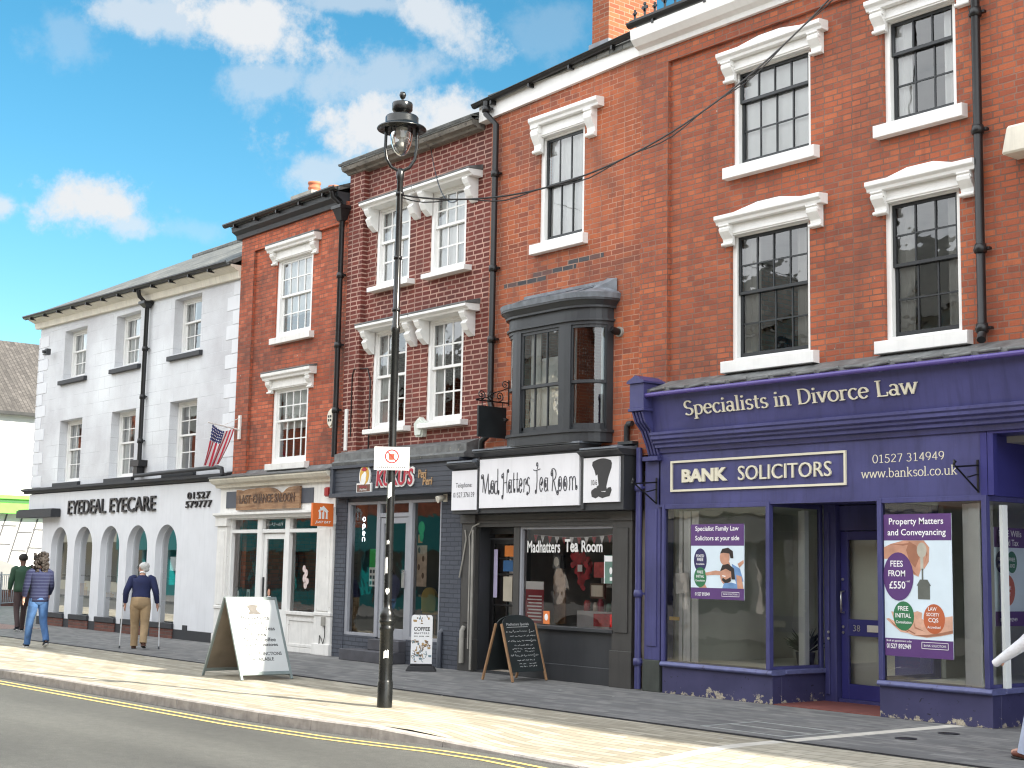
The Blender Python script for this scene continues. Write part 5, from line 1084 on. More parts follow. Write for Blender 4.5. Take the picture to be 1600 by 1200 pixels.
    v.box(-12.17, -12.11, .62, .70, .42, 2.42); v.box(-12.3, -12.2, .72, .74, .42, 2.42); v.box(-9.42, -9.34, .08, .1, .42, 2.42); v.box(-9.3, -9.17, .02, .04, .42, 2.42); v.box(-8.97, -8.93, .1, .2, .42, 2.4); v.build('blind', mat('pale_blind', (.80, .84, .82), .7, .06, 3, 0), b)
    return b
build_bank()
CRL = mat('cream_sign_letters', (.70, .66, .52), .45, .06, 4, 0)
e = MB(); e.M = Matrix.Translation((0, -.30, 3.66)) @ Matrix.Rotation(R(10.9), 4, 'X') @ Matrix.Translation((0, .0, -3.66))
serif(e, 'Specialists in Divorce Law', -13.37, -9.71, 3.665, 3.85, .0, 0, .02, .095, .04)
tag(e.build('sign_lettering', CRL), 'cream Specialists in Divorce Law letters on the upper purple fascia', 'sign')
e = MB(); x0, x1, z0, z1, w_ = -13.79, -10.87, 2.67, 3.085, .028
e.box(x0, x0 + w_, -.128, -.101, z0, z1); e.box(x1 - w_, x1, -.128, -.101, z0, z1); e.box(x0 + w_, x1 - w_, -.1275, -.101, z0, z0 + w_); e.box(x0 + w_, x1 - w_, -.1275, -.101, z1 - w_, z1)
o = tag(e.build('shop_sign', CRL), 'cream outlined rectangle with BANK SOLICITORS in raised letters on purple board', 'sign')
e = MB(); letters(e, 'BANK', -13.58, -12.77, 2.79, 2.965, -.128, 0, .025, off=.04); letters(e, 'SOLICITORS', -12.58, -11.09, 2.785, 2.97, -.128, 0, .025, off=-.004); e.build('lettering', CRL, o)
e = MB(); serif(e, '01527 314949', -10.50, -9.51, 2.915, 3.01, -.103, 0, 0, .085, .045); tag(e.build('sign_lettering', CRL), 'small cream telephone number 01527 314949 right of the cream outlined sign', 'sign')
e = MB(); serif(e, 'www.banksol.co.uk', -10.66, -9.35, 2.742, 2.845, -.103, 0, 0, .085, .045); tag(e.build('sign_lettering', CRL), 'small cream web address www.banksol.co.uk below the telephone number on purple board', 'sign')
def sign_bracket(x, y, z, label):
    e = MB(); e.box(x - .012, x + .012, y - .012, y, z - .26, z + .1)
    e.tube([(x, y, z + .04), (x, y - .42, z + .0), (x, y - .46, z + .02), (x, y - .45, z + .07), (x, y - .42, z + .05)], .012, 6); e.tube([(x, y - .02, z - .24), (x, y - .42, z + .0)], .011, 6); e.tube([(x, y - .02, z - .06), (x, y - .2, z - .1)], .009, 6); e.tube([(x, y - .44, z + .06), (x, y - .46, z - .0)], .014, 6)
    tag(e.build('sign_bracket', BLACK), label, 'bracket', 'empty iron sign brackets on the purple shopfront')
sign_bracket(-9.09, -.101, 2.79, 'black iron sign bracket at the right end of the purple name board')
sign_bracket(-14.06, -.116, 2.77, 'black iron sign bracket at the left end of the purple name board')
# plain neighbour further right, mostly outside the picture
def build_neighbour(x0, x1, H, label):
    b = thing('shop_building', label, 'building', ((x0 + x1) / 2, 0, 0)); n = max(2, int((x1 - x0) / 2.6)); hs = []
    for k in range(n):
        c = x0 + (x1 - x0) * (k + .5) / n; hs += [(c - .55, c + .55, 6.9, 8.2), (c - .55, c + .55, 4.3, 6.0)]
    w = MB(); w.wall(x0, x1, 3.0, H, hs, 0, .16); w.box(x0, x1, -.05, .1, 2.4, 3.2); w.box(x0, x1, .0, .1, 0, .5); w.build('wall', B_B2, b)
    for a, c, z0, z1 in hs: win = sash_window(b, a, c, z0, z1, .05, 3, 2, 2, (z0 + z1) / 2, WHITE, WHITE); sill(win, a - .1, c + .1, z0 - .14, z0, .1, WHITE)
    g = MB(); g.quad((x0, .05, .5), (x1, .05, .5), (x1, .05, 2.4), (x0, .05, 2.4)); g.build('shop_window', GLASS, b)
    c = MB(); c.prism([(.05, H - .2), (-.1, H - .2), (-.25, H - .05), (-.25, H), (.05, H)], 'yz', x0, x1); c.build('eaves_cornice', WHITE, b)
    roof(b, x0, x1, -.2, H + .05, 4.2, H + 2.6, 8.7, H, SLATES); shell(b, x0, x1, H, wm=B_B2)
build_neighbour(-4.99, 3.0, 9.3, 'brick shop building further along the row, right of the purple shop')
build_neighbour(3.01, 16.0, 9.3, 'brick shop building at the far right end of the row')

# ------------------------------------------------------------------ posters in the windows
PUR = mat('purple_print', (.10, .04, .17), .45, .05, 4, 0); SKYP = mat('pale_blue_print', (.66, .77, .84), .45, .05, 3, 0); WPR = mat('white_print', (.86, .86, .86), .45, .03, 4, 0)
NAV = mat('navy_print', (.03, .025, .10), .45, .05, 4, 0); GRN = mat('green_print', (.03, .17, .07), .45, .05, 4, 0); ORG = mat('rust_print', (.48, .12, .045), .45, .05, 4, 0); SKIN_P = mat('skin_print', (.52, .27, .18), .5, .25, 5, 0); HAIR_P = mat('hair_print', (.025, .017, .015), .5, .2, 5, 0); BLU_P = mat('blue_print', (.16, .30, .55), .5, .2, 5, 0)
def poster(label, x0, x1, z0, z1, y, build, M=None):
    e = MB(M); e.box(x0, x1, y, y + .006, z0, z1, 0); o = tag(e.build('window_poster', SKYP), label, 'poster')
    L_ = {}
    def lay(m, k): return L_.setdefault((k, m.name), (MB(M), m))[0]
    build(o, lay)
    for (k, mn), (mb, m) in L_.items(): mb.build(k, m, o)
def p_family(o, lay):
    y = -.1095; a, c = -13.42, -12.49
    lay(PUR, 'printed_band').face([(a, 1.95), (c, 1.95), (c, 2.23), (a, 2.23)], y); lay(PUR, 'printed_band').face([(a, 1.26), (c, 1.26), (c, 1.405), (a, 1.405)], y)
    t = lay(WPR, 'lettering'); letters(t, 'Specialist Family Law', -13.34, -12.58, 2.125, 2.205, y - .002, off=.012); letters(t, 'Solicitors at your side', -13.34, -12.57, 2.0, 2.08, y - .002, off=.012)
    lay(NAV, 'printed_disc').disc(-13.25, 1.76, .115, .155, y - .0005); lay(GRN, 'printed_disc').disc(-13.25, 1.555, .115, .145, y - .001) if False else lay(GRN, 'printed_disc').disc(-13.25, 1.54, .11, .13, y - .001)
    for s, z, h, w in (('FIXED', 1.80, .035, .14), ('FREE', 1.75, .04, .11), ('Available', 1.70, .025, .15), ('FREE', 1.59, .035, .11), ('INITIAL', 1.535, .035, .14), ('Consultation', 1.485, .025, .17)): letters(t, s, -13.25 - w / 2, -13.25 + w / 2, z, z + h, y - .003, off=.012)
    sk = lay(SKIN_P, 'printed_figures'); hr = lay(HAIR_P, 'printed_figures'); bl = lay(BLU_P, 'printed_figures')
    sk.disc(-12.82, 1.80, .085, .10, y - .001); sk.face([(-12.82, 1.74), (-12.74, 1.74), (-12.70, 1.65), (-12.84, 1.66)], y - .0012); hr.face([(-12.90, 1.85), (-12.86, 1.91), (-12.76, 1.925), (-12.68, 1.88), (-12.67, 1.79), (-12.72, 1.79), (-12.74, 1.85), (-12.84, 1.86)], y - .0018)
    sk.disc(-12.80, 1.58, .10, .13, y - .0022); hr.face([(-12.90, 1.62), (-12.86, 1.70), (-12.76, 1.72), (-12.66, 1.66), (-12.64, 1.52), (-12.70, 1.52), (-12.71, 1.62), (-12.80, 1.655)], y - .0026); hr.face([(-12.87, 1.51), (-12.80, 1.46), (-12.71, 1.50), (-12.72, 1.55), (-12.80, 1.515), (-12.85, 1.54)], y - .0026)
    WPR_ = lay(WPR, 'printed_smile'); WPR_.face([(-12.865, 1.56), (-12.81, 1.55), (-12.80, 1.565), (-12.86, 1.572)], y - .003)
    bl.face([(-12.70, 1.72), (-12.56, 1.66), (-12.50, 1.5), (-12.62, 1.46), (-12.66, 1.56)], y - .0008); bl.face([(-12.86, 1.406), (-12.83, 1.47), (-12.70, 1.48), (-12.60, 1.46), (-12.52, 1.406)], y - .0031)
    sk.face([(-13.16, 1.60), (-12.98, 1.63), (-12.86, 1.62), (-12.86, 1.57), (-12.98, 1.575), (-13.15, 1.565)], y - .0012); sk.face([(-12.60, 1.72), (-12.50, 1.77), (-12.495, 1.73), (-12.57, 1.67)], y - .0011); sk.face([(-13.27, 1.406), (-13.25, 1.5), (-13.20, 1.49), (-13.13, 1.406)], y - .0008); sk.face([(-12.60, 1.406), (-12.62, 1.58), (-12.53, 1.56), (-12.5, 1.406)], y - .0033)
    letters(t, '01527 892949', -13.34, -13.08, 1.30, 1.345, y - .003, off=.012); t.box(-12.87, -12.57, y - .003, y - .0025, 1.30, 1.305); t.box(-12.87, -12.57, y - .003, y - .0025, 1.355, 1.36); t.box(-12.87, -12.865, y - .003, y - .0025, 1.3, 1.36); t.box(-12.575, -12.57, y - .003, y - .0025, 1.3, 1.36); letters(t, 'BANK SOLICITORS', -12.84, -12.60, 1.32, 1.342, y - .003)
poster('purple and pale blue poster of a smiling man carrying a boy, Specialist Family Law', -13.42, -12.49, 1.26, 2.23, -.108, p_family)
def p_keys(o, lay):
    y = -.1095; a, c = -10.345, -9.44
    lay(PUR, 'printed_band').face([(a, 2.01), (c, 2.01), (c, 2.31), (a, 2.31)], y); lay(PUR, 'printed_band').face([(a, .70), (c, .70), (c, .90), (a, .90)], y)
    t = lay(WPR, 'lettering'); letters(t, 'Property Matters', -10.27, -9.54, 2.17, 2.265, y - .002, off=.012); letters(t, 'and Conveyancing', -10.29, -9.51, 2.045, 2.14, y - .002, off=.012)
    sk = lay(SKIN_P, 'printed_hands'); dk = lay(mat('hand_shade_print', (.34, .15, .09), .5, .2, 5, 0), 'printed_hands')
    sk.face([(a, 1.93), (-10.25, 1.97), (-10.08, 2.008), (-9.80, 2.008), (-9.73, 1.93), (-9.74, 1.77), (-9.80, 1.69), (-9.83, 1.72), (-9.88, 1.60), (-9.98, 1.64), (-10.06, 1.74), (-10.16, 1.80), (a, 1.80)], y - .0005)
    dk.face([(-10.0, 2.0), (-9.90, 1.95), (-9.86, 1.82), (-9.92, 1.7), (-10.0, 1.78), (-10.04, 1.9)], y - .001)
    for q in ([(-10.25, 1.97), (-10.08, 1.95), (-9.95, 1.97), (-9.96, 1.985), (-10.1, 1.97)], [(-9.78, 1.95), (-9.755, 1.85), (-9.80, 1.74), (-9.77, 1.83)], [(-10.06, 1.74), (-9.98, 1.655), (-9.9, 1.62), (-9.97, 1.69)]): dk.face(q, y - .0011)
    kg = lay(mat('key_grey_print', (.45, .43, .36), .4, .2, 5, 0), 'printed_key'); kg.disc(-9.83, 1.90, .065, .085, y - .0016); kg.box(-9.85, -9.81, y - .002, y - .0014, 1.68, 1.83)
    hs = lay(mat('keyring_print', (.12, .13, .115), .5, .2, 5, 0), 'printed_key'); hs.face([(-9.89, 1.35), (-9.73, 1.35), (-9.73, 1.50), (-9.715, 1.50), (-9.76, 1.57), (-9.86, 1.57), (-9.905, 1.50), (-9.89, 1.50)], y - .0012); hs.box(-9.835, -9.815, y - .002, y - .0014, 1.57, 1.69)
    D = lay(PUR, 'printed_disc'); D.disc(-10.15, 1.60, .205, .275, y - .0025)
    lay(GRN, 'printed_disc').disc(-10.085, 1.155, .14, .165, y - .0025); lay(ORG, 'printed_disc').disc(-9.68, 1.135, .14, .165, y - .0025)
    for s, x, z, h, w in (('FEES', -10.17, 1.71, .07, .17), ('FROM', -10.17, 1.60, .07, .23), ('£550', -10.165, 1.46, .085, .22), ('+ VAT', -10.02, 1.535, .02, .06), ('FREE', -10.09, 1.215, .05, .14), ('INITIAL', -10.09, 1.135, .05, .21), ('Consultation', -10.085, 1.07, .032, .21), ('LAW', -9.70, 1.225, .042, .11), ('SOCIETY', -9.695, 1.165, .038, .17), ('CQS', -9.69, 1.09, .055, .13), ('Accredited', -9.685, 1.03, .028, .17)): letters(t, s, x - w / 2, x + w / 2, z, z + h, y - .004, off=.012)
    hnd = lay(mat('light_skin_print', (.66, .38, .27), .5, .22, 7, 0), 'printed_hands')
    hnd.face([(-10.325, 1.115), (-10.29, 1.125), (-10.22, 1.095), (-10.15, 1.075), (-10.05, 1.065), (-9.985, 1.105), (-9.955, 1.20), (-9.90, 1.215), (-9.84, 1.20), (-9.845, 1.135), (-9.78, 1.10), (-9.6, 1.15), (-9.442, 1.175), (-9.442, .985), (-9.6, .95), (-9.78, .925), (-9.95, .94), (-10.03, .965), (-10.13, .975), (-10.24, 1.05)], y - .0018)
    hnd.face([(-10.255, 1.2), (-10.23, 1.2), (-10.17, 1.1), (-10.15, 1.05), (-10.2, 1.06)], y - .0017)
    for q in ([(-10.29, 1.115), (-10.2, 1.05), (-10.1, 1.0), (-10.11, .99), (-10.22, 1.045)], [(-10.19, 1.09), (-10.12, 1.02), (-10.02, .985), (-10.03, .975), (-10.14, 1.01)], [(-10.08, 1.07), (-10.03, 1.01), (-9.93, .965), (-9.94, .955), (-10.05, 1.0)], [(-9.96, 1.13), (-9.93, 1.04), (-9.80, .99), (-9.94, 1.02)], [(-9.95, .945), (-9.78, .93), (-9.6, .955), (-9.442, .99), (-9.442, 1.02), (-9.6, .985), (-9.78, .955)]): dk.face(q, y - .0021)
    letters(t, 'Book an appointment today', -10.32, -9.98, .855, .885, y - .004, off=.006); letters(t, '01527 892949', -10.32, -9.99, .785, .84, y - .004, off=.014)
    for q in ((-9.85, -9.50, .80, .806), (-9.85, -9.50, .87, .876), (-9.85, -9.843, .80, .876), (-9.507, -9.5, .80, .876)): t.box(q[0], q[1], y - .004, y - .0035, q[2], q[3])
    letters(t, 'BANK SOLICITORS', -9.82, -9.53, .825, .85, y - .004)
poster('purple and pale blue poster of hands with a house keyring, Fees from £550', -10.345, -9.44, .70, 2.31, -.108, p_keys)
MZ = Matrix.Translation((-9.05, 0, 0)) @ Matrix.Rotation(R(90), 4, 'Z')     # x along +y, facing +x ... read from the entrance
def p_wills(o, lay):
    y = -.0225
    lay(PUR, 'printed_band').face([(.08, 1.94), (.8, 1.94), (.8, 2.16), (.08, 2.16)], y); lay(PUR, 'printed_band').face([(.08, 1.08), (.8, 1.08), (.8, 1.24), (.08, 1.24)], y)
    t = lay(WPR, 'lettering'); letters(t, 'FREE Wills', .17, .62, 2.06, 2.13, y - .002, off=.01); letters(t, 'and Tax', .27, .56, 1.96, 2.03, y - .002, off=.01)
    for m, x, z, s1, s2 in ((NAV, .2, 1.78, 'FIXED', 'FEES'), (GRN, .42, 1.78, 'FREE', 'ADVICE'), (ORG, .33, 1.47, 'SAME', 'DAY')):
        lay(m, 'printed_disc').disc(x, z, .10 if m is not ORG else .14, .12 if m is not ORG else .17, y - .001); letters(t, s1, x - .06, x + .06, z + .01, z + .05, y - .003, off=.012); letters(t, s2, x - .05, x + .05, z - .06, z - .02, y - .003, off=.012)
    letters(t, '01527 892949', .16, .5, 1.13, 1.17, y - .003, off=.012)
poster('purple and white poster about wills facing the right hand entrance', .08, .8, 1.08, 2.16, -.02, p_wills, MZ)
e = MB(Matrix.Translation((-13.72, .03, 1.45)) @ Matrix.Rotation(R(-4), 4, 'Y')); e.box(-.11, .13, 0, .004, -.13, .14); o = tag(e.build('paper_notice', mat('grey_white_paper', (.6, .6, .58), .7, .06, 4, 0)), 'tilted grey paper notice in the left purple shop window', 'notice')
e = MB(); e.box(-13.86, -13.68, -.06, -.05, .96, 1.01); e.box(-13.84, -13.7, -.062, -.0601, .97, 1.0); tag(e.build('name_plate', mat('yellow_brass_plate', (.50, .33, .06), .4, .2, 8, 0)), 'small yellow plate low in the left purple shop window', 'plate')

def chalk(e, x0, x1, z, h, seed, y):
    rr = random.Random(seed); x = x0
    while x < x1:
        wl = rr.uniform(.03, .09); xe = min(x + wl, x1); n = max(3, int((xe - x) / .012)); pts = []
        for i in range(n + 1): pts.append((x + (xe - x) * i / n, z + h * (.15 + .75 * rr.random() * (1 if i % 2 else .35))))
        ribbon(e, pts, .008, .0055, y - .0003 * rr.randint(0, 5)); x = xe + .022
# ------------------------------------------------------------------ things inside the windows
def plant(x, y, z, h, label):
    t = thing('potted_plant', label, 'plant', (x, y, z)); p = MB(); p.lathe([(0, z), (.10, z), (.13, z + .2), (.11, z + .2), (.1, z + .18), (0, z + .18)], x, y, 16); p.build('pot', DKGREY, t)
    f = MB()
    for i in range(70):
        a = random.uniform(0, 2 * PI); b2 = random.uniform(.15, 1.2); L_ = random.uniform(.5, 1) * h * .62; d = Vector((math.cos(a) * math.sin(b2), math.sin(a) * math.sin(b2), math.cos(b2))); o = Vector((x, y, z + .18))
        s = d.cross(Vector((0, 0, 1))).normalized() * .016; m = o + d * L_ * .6; e2 = o + d * L_ + Vector((0, 0, -.12 * L_))
        f.add([o - s * .3, o + s * .3, m + s, e2, m - s], [(0, 1, 2, 3, 4)])
    f.build('leaves', mat('dark_leaf', (.022, .05, .018), .5, .35, 9, 0), t)
plant(-12.38, .95, .4, .75, 'dark spiky pot plant inside the left purple shop window')
# saloon window
def board(name, label, cat, x0, x1, z0, z1, y, m, pics=(), M=None):
    e = MB(M); e.box(x0, x1, y, y + .008, z0, z1); o = tag(e.build(name, m), label, cat)
    for pm, kind, pts in pics:
        k = MB(M)
        if kind == 'disc': k.disc(*pts, y - .002)
        elif kind == 'text': letters(k, pts[0], *pts[1:], y - .003, off=.01)
        else: k.face(pts, y - .0015)
        k.build('lettering' if kind == 'text' else 'printed_picture', pm, o)
    return o
def rc(a, c, d, e): return [(a, d), (c, d), (c, e), (a, e)]
board('picture', 'dark framed picture on the back wall seen in the saloon window', 'picture', -26.35, -26.0, 1.33, 1.78, 2.7, WOOD_DK, [(mat('sepia_print', (.3, .17, .08), .6, .3, 6, 0), 'face', rc(-26.29, -26.06, 1.4, 1.72))])
board('window_poster', 'small black notice with a white oval in the left saloon window', 'notice', -26.12, -25.88, .84, 1.14, .08, DKSASH, [(WPR, 'disc', (-26.0, 1.0, .035, .07)), (WPR, 'face', rc(-26.04, -25.96, .87, .89))])
board('window_poster', 'narrow white card beside the bottle in the left saloon window', 'notice', -25.66, -25.54, .80, 1.1, .08, WPR, [(DKSASH, 'face', rc(-25.62, -25.58, .9, 1.05))])
e = MB(); e.lathe([(0, .76), (.045, .76), (.045, 1.15), (.018, 1.24), (.018, 1.38), (0, 1.38)], -25.52, .25, 14); tag(e.build('bottle', mat('dark_bottle_glass', (.02, .015, .01), .15, .1, 3, 0)), 'dark bottle standing in the left saloon window', 'bottle')
e = MB(); e.box(-25.42, -25.2, .2, .3, .75, 1.2); e.disc(-25.31, 1.03, .07, .09, .197); tag(e.build('carton', mat('grey_carton', (.38, .36, .34), .7, .2, 9, 0)), 'pale printed carton at the right of the left saloon window', 'box')
o = board('window_sticker', 'stack of three white stickers on the saloon door glass', 'sticker', -24.8, -24.62, .8, 1.0, .036, DKSASH, [(WPR, 'face', rc(-24.79, -24.63, .95, .99)), (WPR, 'face', rc(-24.79, -24.63, .88, .93)), (WPR, 'face', rc(-24.79, -24.63, .81, .86)), (SKIN_P, 'disc', (-24.71, 1.06, .05, .07))])
e = MB()
for dx, dz, r in ((0, 0, .07), (.05, .1, .06), (-.03, .18, .055), (.03, -.12, .06), (.1, -.05, .05)): e.disc(-23.42 + dx, 1.35 + dz, r, r * 1.2, .04 - dx * .02 - dz * .005, 0, 14)
tag(e.build('window_sticker', mat('pale_pink_sticker', (.62, .5, .48), .5, .25, 12, 0)), 'pale rosette sticker on the right saloon window', 'sticker')
e = MB(); chalk(e, -24.88, -24.3, 2.31, .12, 11, .042); tag(e.build('window_lettering', WPR), 'thin white script in the narrow light over the saloon door', 'lettering')
e = MB(); e.box(-25.6, -22.9, 1.9, 2.4, .02, 1.02); e.box(-25.66, -22.84, 1.85, 2.45, 1.02, 1.07); tag(e.build('bar_counter', WOOD_DK), 'dark wooden bar counter inside the saloon shop', 'counter')
for i in range(3):
    t = thing('bar_stool', 'dark bar stool inside the saloon shop', 'stool', (-23.9 + i * .5, 1.4, .02), 'bar stools in the saloon'); s = MB(); s.lathe([(0, .72), (.17, .72), (.18, .76), (.15, .79), (0, .79)], -23.9 + i * .5, 1.4, 16); s.build('seat', DKSASH, t); s = MB()
    for q in range(4): s.tube([(-23.9 + i * .5 + .08 * math.cos(q * PI / 2), 1.4 + .08 * math.sin(q * PI / 2), .72), (-23.9 + i * .5 + .2 * math.cos(q * PI / 2), 1.4 + .2 * math.sin(q * PI / 2), .02)], .014, 6)
    s.build('leg_frame', STEEL, t)
# chicken shop
e = MB()
pen = 2.44
def neon(e, x, z, s):
    for st in s: e.tube([(x + p[0] * .95, .13, z + p[1] * .8) for p in st], .0055, 8)
for ch, z in (('o', 2.40), ('p', 2.28), ('e', 2.15), ('n', 2.05)):
    s = {'o': [arc(0, .03, .04, .045, 0, 360, 14)], 'p': [arc(0, .03, .04, .045, 0, 360, 14), [(-.04, .06), (-.04, -.06)]], 'e': [[(-.04, .03), (.04, .03)] + arc(0, .03, .04, .045, 0, 310, 12)], 'n': [[(-.04, -.02), (-.04, .06)], arc(0, .03, .04, .04, 180, 0, 8) + [(.04, -.02)]]}[ch]
    neon(e, -21.62, z, s)
tag(e.build('neon_sign', glow('white_neon', (.85, .93, 1), 1.0)), 'vertical white neon sign reading open in the grey shop window', 'neon sign')
board('window_poster', 'green headed poster with rows of print in the left grey shop window', 'poster', -21.3, -21.02, 1.25, 1.9, .06, WPR, [(mat('bright_green_print', (.06, .45, .12), .5, .15, 6, 0), 'face', rc(-21.3, -21.02, 1.58, 1.9))] + [(KUK, 'face', rc(-21.28 + .09 * i, -21.22 + .09 * i, 1.28 + .1 * j, 1.34 + .1 * j)) for i in range(3) for j in range(3)])
board('window_poster', 'brown menu sheet with dark pictures in the right grey shop window', 'poster', -19.88, -19.6, 1.28, 1.96, .06, mat('tan_menu_print', (.42, .32, .25), .6, .25, 8, 0), [(WOOD_DK, 'disc', (-19.82 + .12 * (i % 2), 1.88 - .14 * i, .035, .05)) for i in range(4)])
e = MB(); e.disc(-19.76, 2.25, .09, .11, .05, 0, 20, .006); e.disc(-19.76, 2.12, .06, .1, .055, 0, 16, .006); tag(e.build('window_sticker', mat('emerald_sticker', (.04, .42, .16), .5, .15, 6, 0)), 'bright green round sticker high in the right grey shop window', 'sticker')
e = MB(); e.box(-19.86, -19.74, .06, .064, 2.0, 2.14); tag(e.build('window_sticker', mat('orange_note', (.5, .25, .1), .5, .1, 6, 0)), 'small orange card in the right grey shop window', 'sticker')
e = MB(); e.box(-21.1, -20.99, .07, .074, 1.95, 2.12); tag(e.build('window_sticker', mat('turquoise_note', (.06, .42, .42), .5, .1, 6, 0)), 'turquoise card above the green poster', 'sticker')
e = MB(); e.box(-21.25, -21.0, .3, .31, 2.2, 2.6); tag(e.build('hanging_board', mat('rust_board', (.30, .08, .03), .6, .2, 4, 0)), 'rust red board hanging behind the left grey shop window', 'board')
e = MB(); e.box(-20.0, -18.9, 1.6, 1.62, 2.62, 2.66); tag(e.build('ceiling_light', glow('cool_strip_light', (.9, 1, 1), 0.9)), 'long white strip light at the ceiling of the grey shop', 'light')
YLW = mat('mustard_leather', (.36, .24, .03), .5, .15, 4, .002, 20)
for i, (x, y) in enumerate(((-20.2, .75), (-19.62, .7), (-19.2, 1.3))):
    t = thing('dining_chair', 'mustard yellow chair with a rounded back inside the grey shop', 'chair', (x, y, .38), 'mustard chairs in the grey shop')
    s = MB(); s.box(x - .2, x + .2, y - .2, y + .2, .8, .86); s.build('seat', YLW, t, .02)
    s = MB(); P = [(-.2, .86), (-.21, 1.1)] + [(-.2 * math.cos(PI * k / 10), 1.1 + .16 * math.sin(PI * k / 10)) for k in range(11)] + [(.21, 1.1), (.2, .86)]; s.prism([(x + p[0], p[1]) for p in P], 'xz', y - .2, y - .15); s.build('backrest', YLW, t)
    s = MB()
    for dx in (-.17, .17):
        for dy in (-.17, .17): s.tube([(x + dx, y + dy, .8), (x + dx * 1.15, y + dy * 1.15, .38)], .016, 6)
    s.build('leg_frame', WOOD, t)
t = thing('table', 'small wooden table between mustard chairs in the grey shop', 'table', (-20.45, 1.1, .38)); s = MB(); s.box(-20.85, -20.05, .8, 1.4, 1.08, 1.12); s.build('tabletop', WOOD, t); s = MB(); s.lathe([(.2, .38), (.2, .4), (.03, .43), (.03, 1.08)], -20.45, 1.1, 14); s.build('pedestal', BLACK, t)
e = MB(); e.box(-20.9, -18.6, 2.4, 2.9, .38, 1.4); e.box(-20.95, -18.55, 2.35, 2.95, 1.4, 1.44); tag(e.build('shop_counter', mat('dark_red_counter', (.22, .03, .03), .5, .15, 3, 0)), 'dark red counter at the back of the grey shop', 'counter')
# tea room window
board('window_poster', 'red and white menu sheet low in the tea room window', 'poster', -17.04, -16.62, .80, 1.42, .075, mat('menu_red_print', (.30, .025, .035), .5, .15, 5, 0), [(WPR, 'face', rc(-17.04, -16.62, 1.3, 1.42))] + [(WPR, 'face', rc(-17.0 + .03 * (j % 2), -16.66, .84 + .05 * j, .86 + .05 * j)) for j in range(8)])
board('window_sticker', 'orange square sticker at the bottom of the tea room window', 'sticker', -16.58, -16.44, .80, .99, .04, mat('orange_sticker', (.72, .2, .05), .5, .08, 5, 0), [(WPR, 'disc', (-16.51, .9, .04, .05))])
board('window_sticker', 'green and white sticker with a white frame at right of the tea room window', 'sticker', -15.26, -15.05, 1.42, 1.82, .04, mat('grey_green_sticker', (.12, .22, .18), .5, .1, 5, 0), [(WPR, 'face', rc(-15.25, -15.06, 1.73, 1.81)), (WPR, 'disc', (-15.12, 1.6, .03, .05)), (WPR, 'face', rc(-15.14, -15.09, 1.46, 1.51)), (WPR, 'face', rc(-15.26, -15.245, 1.42, 1.82))])
e = MB(); e.box(-16.92, -16.74, .5, .6, 1.62, 1.82); tag(e.build('wall_clock', mat('dark_clock_case', (.05, .05, .045), .5, .1, 5, 0)), 'dark square clock with a pale face inside the tea room', 'clock')
o = bpy.data.objects['wall_clock']; e = MB(); e.disc(-16.83, 1.72, .06, .075, .497); e.build('clock_face', CREAM, o)
t = thing('wreath', 'red ribbon wreath with a white tag hanging in the tea room window', 'wreath', (-15.98, .3, 1.45)); e = MB(); REDR = mat('red_ribbon', (.42, .02, .03), .6, .3, 12, 0)
for i in range(60):
    a = random.uniform(0, 2 * PI); r = .12 + random.uniform(-.04, .05); x, z = -15.98 + r * math.cos(a), 1.62 + r * 1.25 * math.sin(a); e.disc(x, z, .04, .05, .28 + random.uniform(-.04, .04), 0, 7)
for i in range(14): e.disc(-16.02 + .02 * math.sin(i), 1.5 - i * .02 + .1, .045, .04, .27 + .004 * i, 0, 7)
for i in range(16): e.disc(-16.2 + random.uniform(-.08, .1), 1.74 + random.uniform(-.1, .12), .05, .05, .3 + .004 * i, 0, 7)
e.build('ribbons', REDR, t); e = MB(); e.box(-16.03, -15.93, .22, .225, 1.58, 1.68); e.build('tag', WPR, t)
e = MB(); e.box(-16.4, -15.1, .55, 1.0, .05, 1.0); tag(e.build('shop_counter', mat('white_counter', (.6, .6, .6), .5, .08, 3, 0)), 'white counter behind the tea room window', 'counter')
e = MB(); e.prism([(-16.75, .8), (-16.5, .8), (-16.52, 1.5), (-16.6, 1.62), (-16.7, 1.62), (-16.78, 1.5)], 'xz', .4, .43); tag(e.build('display_board', WOOD), 'tall pale wooden board with a rounded top in the tea room window', 'board')
e = MB(); e.box(-15.65, -15.3, .2, .5, .8, .98); e.box(-15.6, -15.35, .19, .51, .86, .9); tag(e.build('gift_box', REDR), 'red gift box on the tea room window ledge', 'box')
e = MB(); e.lathe([(0, .80), (.05, .8), (.06, .95), (.045, 1.1), (0, 1.1)], -15.18, .25, 14); tag(e.build('table_lamp', glow('red_lamp_shade', (1, .1, .08), .5)), 'small glowing red lamp at right of the tea room window', 'lamp')
e = MB()
for i in range(12): e.box(-16.25 + i * .045, -16.22 + i * .045, .9, 1.05, 1.38, 1.5 + .02 * (i % 3))
e.box(-16.3, -15.65, .88, 1.1, 1.35, 1.38); tag(e.build('plate_rack', mat('pale_crockery', (.6, .6, .58), .3, .1, 5, 0)), 'row of pale plates on a rack inside the tea room', 'plates')
e = MB(); e.box(-15.5, -15.28, .06, .07, 1.5, 1.72); e.box(-15.49, -15.38, .058, .0601, 1.62, 1.70); tag(e.build('window_sticker', mat('red_white_sticker', (.45, .08, .08), .5, .3, 14, 0)), 'red and white sticker beside the green framed one in the tea room window', 'sticker')
